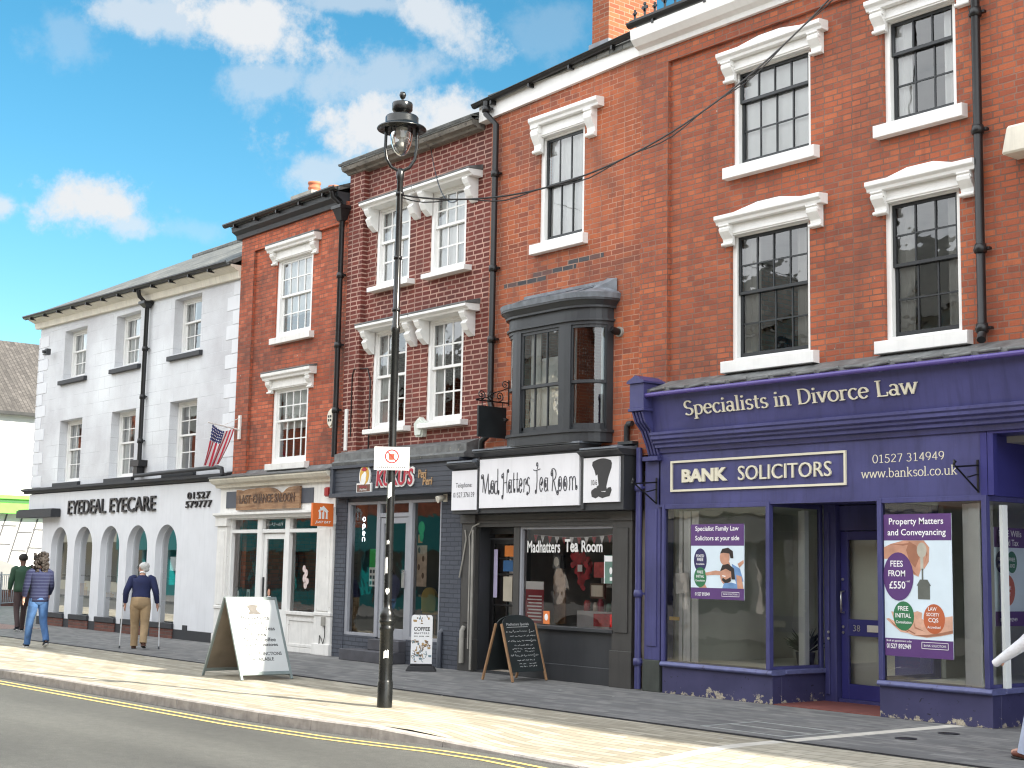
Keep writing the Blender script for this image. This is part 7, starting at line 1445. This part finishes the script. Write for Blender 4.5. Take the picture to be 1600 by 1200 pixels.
def loft(e, rings, n=18):
    vs = [(c.x + a * math.cos(2 * PI * k / n), c.y + b2 * math.sin(2 * PI * k / n), c.z) for c, a, b2 in rings for k in range(n)]; m = len(rings)
    e.add(vs, [(i * n + k, i * n + (k + 1) % n, (i + 1) * n + (k + 1) % n, (i + 1) * n + k) for i in range(m - 1) for k in range(n)], 0, True); e.add(vs[:n], [tuple(range(n))[::-1]]); e.add(vs[(m - 1) * n:], [tuple(range(n))])
def limb(e, P, Rr):
    # a tapered sleeve or leg, bent softly at the joints
    Q, S = [P[0]], [Rr[0]]
    for i in range(1, len(P) - 1):
        a, c, d = P[i - 1], P[i], P[i + 1]; Q += [c + (a - c) * .18, c + ((a - c) + (d - c)) * .045, c + (d - c) * .18]; S += [Rr[i] + (Rr[i - 1] - Rr[i]) * .18, Rr[i], Rr[i] + (Rr[i + 1] - Rr[i]) * .18]
    e.tube(Q + [P[-1]], S + [Rr[-1]], 14)
def person(label, loc, heading, J, skin_m, top_m, leg_m, shoe_m, top_r=1.0, leg_r=1.0, cuff=None, hair=None, name='person'):
    """J: joints in metres, x to the person's right, y forward, z up"""
    t = thing(name, label, 'person', loc); M = Matrix.Translation(loc) @ Matrix.Rotation(R(heading) - PI / 2, 4, 'Z')
    nd = []; ed = []; ix = {}
    def node(k, p, r, frm=None):
        ix[k] = len(nd); nd.append((*p, *(r if isinstance(r, tuple) else (r, r)))); 
        if frm: ed.append((ix[frm], ix[k]))
    node('pel', J['pel'], .085); node('spi', J['spi'], .08, 'pel'); node('che', J['che'], .085, 'spi'); node('nec', J['nec'], .052, 'che'); node('hd0', J['hd0'], .068, 'nec'); node('hd1', J['hd1'], .092, 'hd0'); node('hd2', J['hd2'], .07, 'hd1')
    for s in 'LR':
        node('sh' + s, J['sh' + s], .045, 'che'); node('el' + s, J['el' + s], .036, 'sh' + s); node('wr' + s, J['wr' + s], .028, 'el' + s); node('pa' + s, J['pa' + s], (.036, .022), 'wr' + s)
        w, p = Vector(J['wr' + s]), Vector(J['pa' + s]); d = (p - w).normalized(); fw = J.get('grip' + s, Vector((0, 1, 0))); side = d.cross(Vector((1, 0, 0)) if abs(d.x) < .8 else Vector((0, 1, 0))).normalized()
        for k in range(4):
            b0 = p + side * (.026 - .017 * k) + d * .035; L_ = (.062, .072, .068, .052)[k]; inw = Vector((-.35 if s == 'R' else .35, .1, 0))
            node('f%s%da' % (s, k), b0 + d * L_ * .5, .0095, 'pa' + s); node('f%s%db' % (s, k), b0 + d * L_ * .85 + inw * L_ * .5, .008, 'f%s%da' % (s, k))
        node('th%sa' % s, p + side * .045 + d * .0, .0115, 'pa' + s); node('th%sb' % s, p + side * .058 + d * .035, .009, 'th%sa' % s)
        node('hi' + s, J['hi' + s], .065, 'pel'); node('kn' + s, J['kn' + s], .045, 'hi' + s); node('an' + s, J['an' + s], .034, 'kn' + s); node('to' + s, J['to' + s], .035, 'an' + s)
    vs, fs = skin_geo(nd, ed); e = MB(M); e.add(vs, fs, 0, True)
    h = Vector(J['hd1']); f = J.get('face', Vector((0, 1, 0))).normalized(); r = f.cross(Vector((0, 0, 1))).normalized(); up = Vector((0, 0, 1))
    ball(e, h + f * .098 - up * .015, (.016, .022, .022), 8); 
    for q in (-1, 1): ball(e, h + r * q * .092 - f * .01 - up * .005, (.014, .022, .032), 8)
    e.build('body', skin_m, t)
    e = MB(M)
    for q in (-1, 1): ball(e, h + f * .084 + r * q * .034 + up * .016, (.012, .012, .008), 8)
    e.build('eyes', mat('eye_dark', (.02, .015, .012), .3, .1, 5, 0), t); e = MB(M); ball(e, h + f * .082 - up * .052, (.026, .012, .008), 8); e.build('mouth', mat('lip', (.35, .12, .10), .5, .1, 5, 0), t)
    # top: torso and sleeves as one garment, then the trousers
    g = top_r; pel, che, nec, spi = (Vector(J[q]) for q in ('pel', 'che', 'nec', 'spi')); hz = J.get('hem', -.02); sy = Vector((0, 1, 0))
    e = MB(M); up = Vector((0, 0, 1))
    loft(e, [(pel + up * (hz - .01), .150 * g, .105 * g), (pel + up * hz, .172 * g, .128 * g), (pel + up * (hz + .09), .168 * g, .122 * g), (spi, .160 * g, .118 * g), (spi.lerp(che, .5) - sy * .01, .172 * g, .126 * g), (che - sy * .012, .186 * g, .132 * g), (che + up * .07 - sy * .012, .182 * g, .115 * g), (nec - up * .06, .125 * g, .088 * g), (nec - up * .03, .078 * g, .072 * g), (nec - up * .015, .06, .06)])
    for s in 'LR': sh, el, wr = (Vector(J[q + s]) for q in ('sh', 'el', 'wr')); limb(e, [sh + (che - sh) * .25, sh, el, wr + (el - wr) * .06] if not J.get('long') else [sh + (che - sh) * .25, sh, el, Vector(J['pa' + s]) + (Vector(J['pa' + s]) - wr) * 1.1], [.075 * g, .074 * g, .058 * g, .043 * g] if not J.get('long') else [.075, .084, .066, .036])
    e.build('top', top_m, t)
    g = leg_r; e = MB(M)
    loft(e, [(pel + up * .10, .12 * g, .09 * g), (pel + up * .105, .148 * g, .108 * g), (pel + up * .02, .160 * g, .122 * g), (pel - up * .06, .168 * g, .13 * g), (pel - up * .13, .150 * g, .115 * g), (pel - up * .17, .07 * g, .06 * g)])
    for s in 'LR': hi, kn, an = (Vector(J[q + s]) for q in ('hi', 'kn', 'an')); limb(e, [hi + up * .03, hi - up * .05, kn, an + (kn - an) * .12, an - up * .03], [.090 * g, .096 * g, .070 * g, .058 * g, .060 * g])
    e.build('trousers', leg_m, t)
    for s in 'LR':
        a, b2 = Vector(J['an' + s]), Vector(J['to' + s]); d = (b2 - a); he = J.get('he' + s, a + Vector((0, -.055, -.055)))
        vs, fs = skin_geo([(*he, .042), (*(a + (b2 - a) * .5 - Vector((0, 0, .012))), .047, .04), (*b2, .042, .03), (*(a + Vector((0, 0, .01))), .046)], [(0, 1), (1, 2), (0, 3)]); e = MB(M); e.add(vs, fs, 0, True); so_ = e.build('shoe', shoe_m if not isinstance(shoe_m, tuple) else shoe_m[0], t)
        vs, fs = skin_geo([(*(Vector(he) - Vector((0, 0, .03))), .04, .012), (*(b2 - Vector((0, 0, .026))), .044, .012)], [(0, 1)]); e = MB(M); e.add(vs, fs, 0, True); e.build('sole', shoe_m[1] if isinstance(shoe_m, tuple) else mat('dark_sole', (.02, .018, .016), .8, .1, 9, 0), so_)
    if hair: e = MB(M); hair(e, h, f, r); e.build('hair', J['hair_m'], t)
    return t, M
V = Vector
def stance(H, lean=0.0, la=(0, 0), ra=(0, 0), ll=(0, 0, 0), rl=(0, 0, 0)):
    k = H / 1.72; J = {}
    J['pel'] = V((0, 0, .95 * k)); J['spi'] = V((0, lean * .3, 1.12 * k)); J['che'] = V((0, lean * .7, 1.31 * k)); J['nec'] = V((0, lean + .0, 1.47 * k)); J['hd0'] = V((0, lean + .02, 1.53 * k)); J['hd1'] = V((0, lean + .03, 1.62 * k)); J['hd2'] = V((0, lean + .025, 1.68 * k))
    for s, q, a, l in (('L', -1, la, ll), ('R', 1, ra, rl)):
        J['sh' + s] = V((q * .175, lean * .8, 1.39 * k)); J['el' + s] = V((q * (.235), lean * .8 - .04 + a[0] * .5, (1.12) * k)); J['wr' + s] = V((q * .235, lean * .8 + a[0], .88 * k + a[1])); J['pa' + s] = V((q * .235, lean * .8 + a[0] * 1.1 + .02, .80 * k + a[1] * 1.1))
        J['hi' + s] = V((q * .085, 0, .88 * k)); J['kn' + s] = V((q * .095, l[0] * .5 + .03 + l[2], .49 * k)); J['an' + s] = V((q * .095, l[0], .09 * k + l[1])); J['to' + s] = V((q * .105, l[0] + .15, .045 * k + l[1] * (-.0)))
    return J
DENIM = mat('blue_denim', (.055, .13, .29), .85, .3, 7, .02, 9); NAVY = mat('navy_wool', (.016, .022, .075), .9, .15, 8, .02, 9); KHAKI = mat('khaki_cotton', (.34, .24, .135), .85, .18, 5, .025, 8)
def striped():
    m, nt, N, L, b = new_mat('navy_striped_knit'); uv = uv_node(N); s = N.new('ShaderNodeSeparateXYZ'); L.new(uv, s.inputs[0]); q = N.new('ShaderNodeMath'); q.operation = 'MULTIPLY'; L.new(s.outputs[1], q.inputs[0]); q.inputs[1].default_value = 17
    f = N.new('ShaderNodeMath'); f.operation = 'FRACT'; L.new(q.outputs[0], f.inputs[0]); col = ramp(N, L, f.outputs[0], [(.0, (.010, .013, .045)), (.70, (.010, .013, .045)), (.76, (.034, .042, .085)), (.94, (.034, .042, .085)), (.98, (.010, .013, .045))])
    L.new(col, b.inputs['Base Color']); b.inputs['Roughness'].default_value = .95; bump(N, L, b, noise(N, L, uv, 10, 3), .02); return m
SKIN_L = mat('fair_skin', (.52, .29, .21), .55, .08, 6, 0); SKIN_D = mat('brown_skin', (.13, .065, .042), .5, .1, 6, 0)
# woman in a striped jumper, walking away along the pavement
J = stance(1.70, .02, (.10, .06), (.16, .10), (.24, .0, 0), (-.22, .06, .06)); J['hem'] = -.10; J['hair_m'] = mat('dark_curly_hair', (.020, .014, .011), .7, .35, 30, .006, 60)
J['heR'] = V((.1, -.30, .12)); J['toR'] = V((.11, -.12, .045)); J['anR'] = V((.095, -.25, .17))
def curls(e, h, f, r):
    rr = random.Random(4); ball(e, h + V((0, -.03, 0)), (.115, .115, .12), 16, .06, 1)
    for i in range(170):
        a = rr.uniform(0, 2 * PI); z = rr.uniform(-.26, .13); w = .12 if z > -.05 else .135; 
        if z > -.16 and math.sin(a) > .55: continue
        ball(e, h + V((w * math.cos(a) * rr.uniform(.75, 1.05), -.02 + w * math.sin(a) * rr.uniform(.7, 1.0), z)), (.032, .032, .036), 6, .3, i)
person('person with curly dark hair in a navy striped jumper and blue jeans walking away', (-26.28, -3.86, 0), 176, J, SKIN_L, striped(), DENIM, (mat('black_trainer', (.02, .022, .028), .6, .2, 8, 0), mat('white_sole', (.7, .7, .68), .6, .05, 5, 0)), 1.03, 1.0, hair=curls)
# person in green beyond her
J = stance(1.72, .02, (.12, .05), (-.06, .02), (-.18, .05, .05), (.24, .0, 0)); J['hem'] = -.06; J['hair_m'] = mat('short_black_hair', (.012, .010, .010), .7, .3, 30, .004, 60)
def short(e, h, f, r):
    ball(e, h - f * .016 + V((0, 0, .022)), (.102, .104, .092), 16, .03, 2)
person('person in a dark green jacket and dark trousers, walking ahead of the curly haired person', (-32.2, -1.95, 0), 172, J, SKIN_D, mat('dark_green_jacket', (.022, .062, .035), .8, .2, 5, .004, 20), mat('brown_black_trousers', (.055, .035, .035), .85, .2, 5, .003, 30), (mat('black_trainer', (.02, .02, .03)), mat('white_sole', (.7, .7, .7))), 1.08, .92, hair=short)
# old man on crutches
J = stance(1.60, .09, (.06, .02), (.06, .02), (.10, 0, 0), (-.16, .05, .03)); J['hem'] = .02; J['hair_m'] = mat('grey_white_hair', (.52, .52, .50), .8, .2, 30, .004, 60); J['face'] = V((-.75, .6, -.12))
J['hd1'] = V((0, .15, 1.49)); J['hd2'] = V((-.005, .155, 1.55)); J['hd0'] = V((0, .13, 1.42)); J['heR'] = V((.1, -.23, .10)); J['toR'] = V((.11, -.05, .05)); J['anR'] = V((.095, -.18, .15))
for s, q in (('L', -1), ('R', 1)): J['el' + s] = V((q * .27, -.02, 1.05)); J['wr' + s] = V((q * .29, .10, .84)); J['pa' + s] = V((q * .295, .13, .775))
def grey(e, h, f, r):
    ball(e, h - f * .028 + V((0, 0, .018)), (.097, .10, .085), 16, .04, 3); ball(e, h - f * .06 - V((0, 0, .04)), (.07, .06, .05), 12, .05, 4)
ot, OM = person('old person with grey hair in a navy jumper and khaki trousers walking on crutches', (-25.33, -2.3, 0), 149, J, SKIN_L, NAVY, KHAKI, mat('brown_leather_boot', (.13, .05, .028), .45, .25, 8, .002, 30), 1.02, 1.12, hair=grey)
e = MB(OM); h = J['hd1']; f = J['face'].normalized(); r = f.cross(V((0, 0, 1))).normalized()
for q in (-1, 1): e.tube([h + f * .105 + r * (q * .036 + .024 * math.cos(k * PI / 5)) + V((0, 0, .014 + .02 * math.sin(k * PI / 5))) for k in range(11)], .0035, 5); e.tube([h + f * .10 + r * q * .06 + V((0, 0, .018)), h - f * .0 + r * q * .094 + V((0, 0, .018))], .0035, 5)
e.build('glasses', DKSASH, ot)
e = MB(OM); vs, fs = skin_geo([(0, .01, .955, .152), (0, .0, .925, .150)], [(0, 1)], 1); e.add(vs, fs, 0, True); e.build('shirt_hem', mat('cream_shirt', (.55, .48, .40), .85, .1, 6, 0), ot)
e = MB(OM); e.tube([(0, .085, 1.375), (0, .10, 1.40)], [.062, .056], 14); e.build('collar', WHITE, ot)
for s, q in (('L', -1), ('R', 1)):
    w, p, el = J['wr' + s], J['pa' + s], J['el' + s]; tip = V((q * .36, .16 if s == 'L' else .06, .0)); up = w + (el - w) * .75 + V((q * .045, -.0, 0)); hx = p + V((q * .04, 0, 0))
    t = thing('crutch', 'white and grey elbow crutch held in the old person\'s %s hand' % ('left' if s == 'L' else 'right'), 'crutch', OM @ tip, 'elbow crutches'); 
    e = MB(OM); e.tube([tip + V((0, 0, .03)), hx], .011, 8); e.tube([hx, up], .0115, 8); e.build('shaft', mat('pale_grey_aluminium', (.6, .61, .62), .35, .05, 5, 0), t)
    e = MB(OM); e.tube([hx, hx + V((-q * .01, .075, .005)), hx + V((-q * .01, .12, .01))], .016, 8); e.build('handle', DKGREY, t)
    e = MB(OM); e.tube([up + V((.055 * math.cos(R(-30 + 24 * k)) - q * .045, .055 * math.sin(R(-30 + 24 * k)), 0)) for k in range(11)], .012, 6); e.build('cuff', mat('grey_plastic_cuff', (.35, .36, .37), .5, .05, 5, 0), t)
    e = MB(OM); e.tube([tip, tip + V((0, 0, .05))], [.019, .014], 8); e.build('foot', DKGREY, t)
# person entering at the right edge
J = stance(1.68, .04, (.34, .10), (-.15, .05), (.30, 0, 0), (-.20, .06, .04)); J['hem'] = -.08; J['hair_m'] = mat('brown_hair', (.10, .055, .03), .7, .3, 20, .004, 50)
J['long'] = True; J['elL'] = V((-.23, .12, 1.08)); J['wrL'] = V((-.235, .38, .93)); J['paL'] = V((-.235, .44, .885)); J['elR'] = V((.23, .06, 1.10)); J['wrR'] = V((.235, .36, .92)); J['paR'] = V((.235, .43, .875))
def bob(e, h, f, r):
    ball(e, h - f * .03 + V((0, 0, .01)), (.11, .11, .11), 16, .04, 6); ball(e, h - f * .07 - V((0, 0, .1)), (.10, .06, .12), 14, .05, 7)
person('person in a white sleeve and pale jeans stepping in at the right edge', (-7.0, -2.12, 0), 176, J, SKIN_L, mat('white_cotton_top', (.70, .71, .76), .85, .06, 5, .03, 11), mat('pale_denim', (.42, .47, .60), .85, .12, 6, .002, 50), mat('brown_sandal', (.16, .05, .03), .5, .2, 8, 0), .95, 1.3, hair=bob)

# ------------------------------------------------------------------ far end of the street
fb = thing('shop_building', 'distant white building with a brown tiled roof and a bright green fascia', 'building', (-58, 8, 0))
w = MB(); w.box(-64, -55, -2, 16, 0, 7.3); w.build('wall', mat('bright_white_render', (.6, .6, .58), .8, .03, 2, 0), fb)
r = MB(); r.add([(-54.7, -2.3, 7.2), (-54.7, 16.3, 7.2), (-59.5, 16.3, 10.6), (-59.5, -2.3, 10.6), (-64.3, -2.3, 7.2), (-64.3, 16.3, 7.2)], [(0, 1, 2, 3), (3, 2, 5, 4), (0, 3, 4), (1, 5, 2)]); r.build('roof', CLAYTILES, fb)
r = MB(); r.box(-54.75, -54.6, -2.3, 16.3, 7.08, 7.2); r.build('gutter', BLACK_PIPE, fb)
r = MB(); r.box(-54.99, -54.5, -2, 16, 3.32, 3.98); r.box(-54.99, -54.4, -2, 16, 3.86, 4.0); r.build('fascia', mat('lime_green_fascia', (.15, .62, .06), .4, .05, 4, 0), fb)
r = MB(); r.box(-54.495, -54.48, 5.0, 6.6, 3.72, 3.80); r.build('fascia_lettering', mat('dark_green_letters', (.02, .12, .02), .5, .05, 4, 0), fb)
r = MB(); GL = mat('grey_panel_joint', (.07, .07, .075), .7, .1, 4, 0)
for i in range(22):
    y = -1.5 + i * .62; r.hexa([(-54.995, y, 1.2), (-54.98, y, 1.2), (-54.98, y + .06, 1.2), (-54.995, y + .06, 1.2)], [(-54.995, y + .55, 3.3), (-54.98, y + .55, 3.3), (-54.98, y + .61, 3.3), (-54.995, y + .61, 3.3)])
    for z in (1.9, 2.6): r.box(-54.994, -54.981, y + .02 + (z - 1.2) * .26, y + .60 + (z - 1.2) * .26, z + .12 * (i % 3), z + .05 + .12 * (i % 3))
r.build('panel_joint', GL, fb)
r = MB(); r.prism([(-2, .0), (16, 0), (16, .9), (6.5, 1.3), (5.2, 1.75), (-2, 2.3)], 'yz', -54.99, -54.9); r.build('base_panel', mat('pale_grey_cladding', (.19, .19, .185), .7, .1, 2, 0), fb)
lw = MB(); lw.box(-50.2, -49.9, -1, 6.5, 0, .55); tag(lw.build('low_wall', B_PLINTH), 'low red brick wall beyond the railings at the side street', 'wall')
ra = thing('railing', 'grey metal pedestrian railing at the side street corner', 'railing', (-48.3, 3.4, 0)); e = MB(); e2 = MB()
rx = lambda y: -48.0 - (y - 3.3) * 1.2
for k in range(34):
    y = 1.2 + k * .115; e.tube([(rx(y), y, .15), (rx(y), y, 1.05)], .012, 5)
for y in (1.2, 2.4, 3.3, 4.2, 5.1): e2.tube([(rx(y), y, 0), (rx(y), y, 1.18)], .03, 7)
e.tube([(rx(1.2), 1.2, 1.08), (rx(5.1), 5.1, 1.08)], .02, 6); e.tube([(rx(1.2), 1.2, .15), (rx(5.1), 5.1, .15)], .016, 6); e.build('bars', mat('galvanised_rail', (.30, .31, .32), .5, .1, 5, 0), ra); e2.build('posts', mat('galvanised_rail', (.3, .3, .3)), ra)
# ------------------------------------------------------------------ opposite side of the street, seen only in the window reflections
def opposite(x0, x1, H, wm, fm, label, text=None, fz=(2.6, 3.3), wl=WHITE):
    yo = -18.0; b = thing('shop_building', label, 'building', ((x0 + x1) / 2, yo, 0)); M = Matrix.Translation(((x0 + x1), 2 * 0 + yo, 0)) @ Matrix.Rotation(PI, 4, 'Z'); M = Matrix.Translation((x0 + x1, yo, 0)) @ Matrix.Rotation(PI, 4, 'Z')
    n = max(2, int((x1 - x0) / 2.7)); hs = []
    for k in range(n):
        c = x0 + (x1 - x0) * (k + .5) / n; hs += [(c - .5, c + .5, 4.2, 5.8)] + ([(c - .5, c + .5, 6.7, 8.0)] if H > 8.4 else [])
    w = MB(M); w.wall(x0, x1, 3.3, H, hs, 0, .2); w.box(x0, x1, .21, 8, 0, H - .01); w.build('wall', wm, b)
    f = MB(M); f.box(x0, x1, -.3, .2, fz[0], fz[1]); f.box(x0, x1, -.1, .2, 0, .5)
    for k in range(n + 1): q = x0 + (x1 - x0) * k / n; f.box(q - .12, q + .12, -.12, .2, .5, fz[0])
    f.build('shopfront', fm, b)
    fr = MB(M); gl = MB(M)
    for a, c, z0, z1 in hs:
        fr.box(a, a + .07, .1, .18, z0, z1); fr.box(c - .07, c, .1, .18, z0, z1); fr.box(a + .07, c - .07, .1, .18, (z0 + z1) / 2 - .03, (z0 + z1) / 2 + .03); fr.box(a + .07, c - .07, .1, .18, z0, z0 + .07); fr.box(a + .07, c - .07, .1, .18, z1 - .07, z1); fr.box((a + c) / 2 - .015, (a + c) / 2 + .015, .12, .17, z0 + .07, z1 - .07); gl.quad((a, .19, z0), (c, .19, z0), (c, .19, z1), (a, .19, z1))
    fr.build('window_frames', wl, b); gl.quad((x0, .205, .5), (x1, .205, .5), (x1, .205, fz[0]), (x0, .205, fz[0])); gl.build('window_panes', mat('dark_far_glass', (.03, .035, .04), .1, .1, 1, 0), b)
    r = MB(M); r.add([(x0, -.3, H), (x1, -.3, H), (x1, 4, H + 2.8), (x0, 4, H + 2.8), (x0, 8.2, H), (x1, 8.2, H)], [(0, 1, 2, 3), (3, 2, 5, 4), (0, 3, 4), (1, 5, 2)]); r.build('roof', SLATES, b)
    if text:
        for k, s in enumerate(text): t_ = MB(M); q = x0 + (x1 - x0) * (k + .5) / len(text); letters(t_, s, q - len(s) * .12, q + len(s) * .12, fz[0] + .18, fz[1] - .2, -.303, off=.01); t_.build('lettering', WPR, b)
TEAL = mat('teal_shop_paint', (.0, .16, .17), .4, .05, 3, 0)
opposite(-96, -72, 9.0, B_B2, mat('stone_front', (.5, .46, .38), .7, .1, 3, 0), 'brick building with a stone front on the opposite side, reflected in the far windows')
opposite(-71.98, -40, 8.2, B_B2, TEAL, 'brick building with a long teal shopfront on the opposite side of the street', None, (2.2, 3.5))
opposite(-39.98, -22, 8.6, mat('cream_render', (.62, .58, .48), .8, .06, 2, 0), mat('grey_eye_front', (.35, .33, .33), .5, .1, 3, 0), 'cream building on the opposite side of the street, reflected in the purple shop', None, (2.5, 3.2))
opposite(-21.98, 4, 9.0, B_BANK, DKGREY, 'red brick building on the opposite side of the street behind the camera')
# ------------------------------------------------------------------ every separate piece of a repeated part becomes a part of its own
SPLIT = ('shop_window', 'brick_piers', 'shop_frame', 'quoins', 'pilasters', 'fascia_panel', 'wall_tie', 'blind', 'curtain', 'wall_cable', 'plinth', 'printed_disc', 'lock', 'side_wall', 'printed_band', 'ridge', 'fascia_lettering', 'window_panes', 'hat_picture', 'emblem_light_patch')
ONE = {'brick_piers': 'brick_pier', 'pilasters': 'pilaster', 'quoins': 'quoin_strip', 'window_panes': 'window_pane'}
def split_part(o):
    me = o.data; n = len(me.vertices); par = list(range(n))
    def find(i):
        while par[i] != i: par[i] = par[par[i]]; i = par[i]
        return i
    for e_ in me.edges: a, b2 = find(e_.vertices[0]), find(e_.vertices[1]); par[a] = b2
    comp = {}
    for i in range(n): comp.setdefault(find(i), []).append(i)
    boxes = [[[min(me.vertices[i].co[k] for i in c) for k in range(3)], [max(me.vertices[i].co[k] for i in c) for k in range(3)], c] for c in comp.values()]
    gap = .03 if not o.name.startswith('quoins') else .36; merged = True
    while merged:
        merged = False; out = []
        for bx in boxes:
            for q in out:
                if all(bx[0][k] <= q[1][k] + gap and q[0][k] <= bx[1][k] + gap for k in range(3)):
                    q[0] = [min(a, c) for a, c in zip(q[0], bx[0])]; q[1] = [max(a, c) for a, c in zip(q[1], bx[1])]; q[2] = q[2] + bx[2]; merged = True; break
            else: out.append(bx)
        boxes = out
    if len(boxes) < 2: return
    for bx in boxes[1:]:
        c = o.copy(); c.data = me.copy(); C.objects.link(c); keep = set(bx[2]); bm = bmesh.new(); bm.from_mesh(c.data); bm.verts.ensure_lookup_table()
        bmesh.ops.delete(bm, geom=[v for v in bm.verts if v.index not in keep], context='VERTS'); bm.to_mesh(c.data); bm.free()
    keep = set(boxes[0][2]); bm = bmesh.new(); bm.from_mesh(me); bmesh.ops.delete(bm, geom=[v for v in bm.verts if v.index not in keep], context='VERTS'); bm.to_mesh(me); bm.free()
for o in [k for k in bpy.data.objects if k.type == 'MESH' and k.parent is not None and k.name.split('.')[0] in SPLIT and not k.children]: split_part(o)
for o in list(bpy.data.objects):
    k = ONE.get(o.name.split('.')[0])
    if k: o.name = k
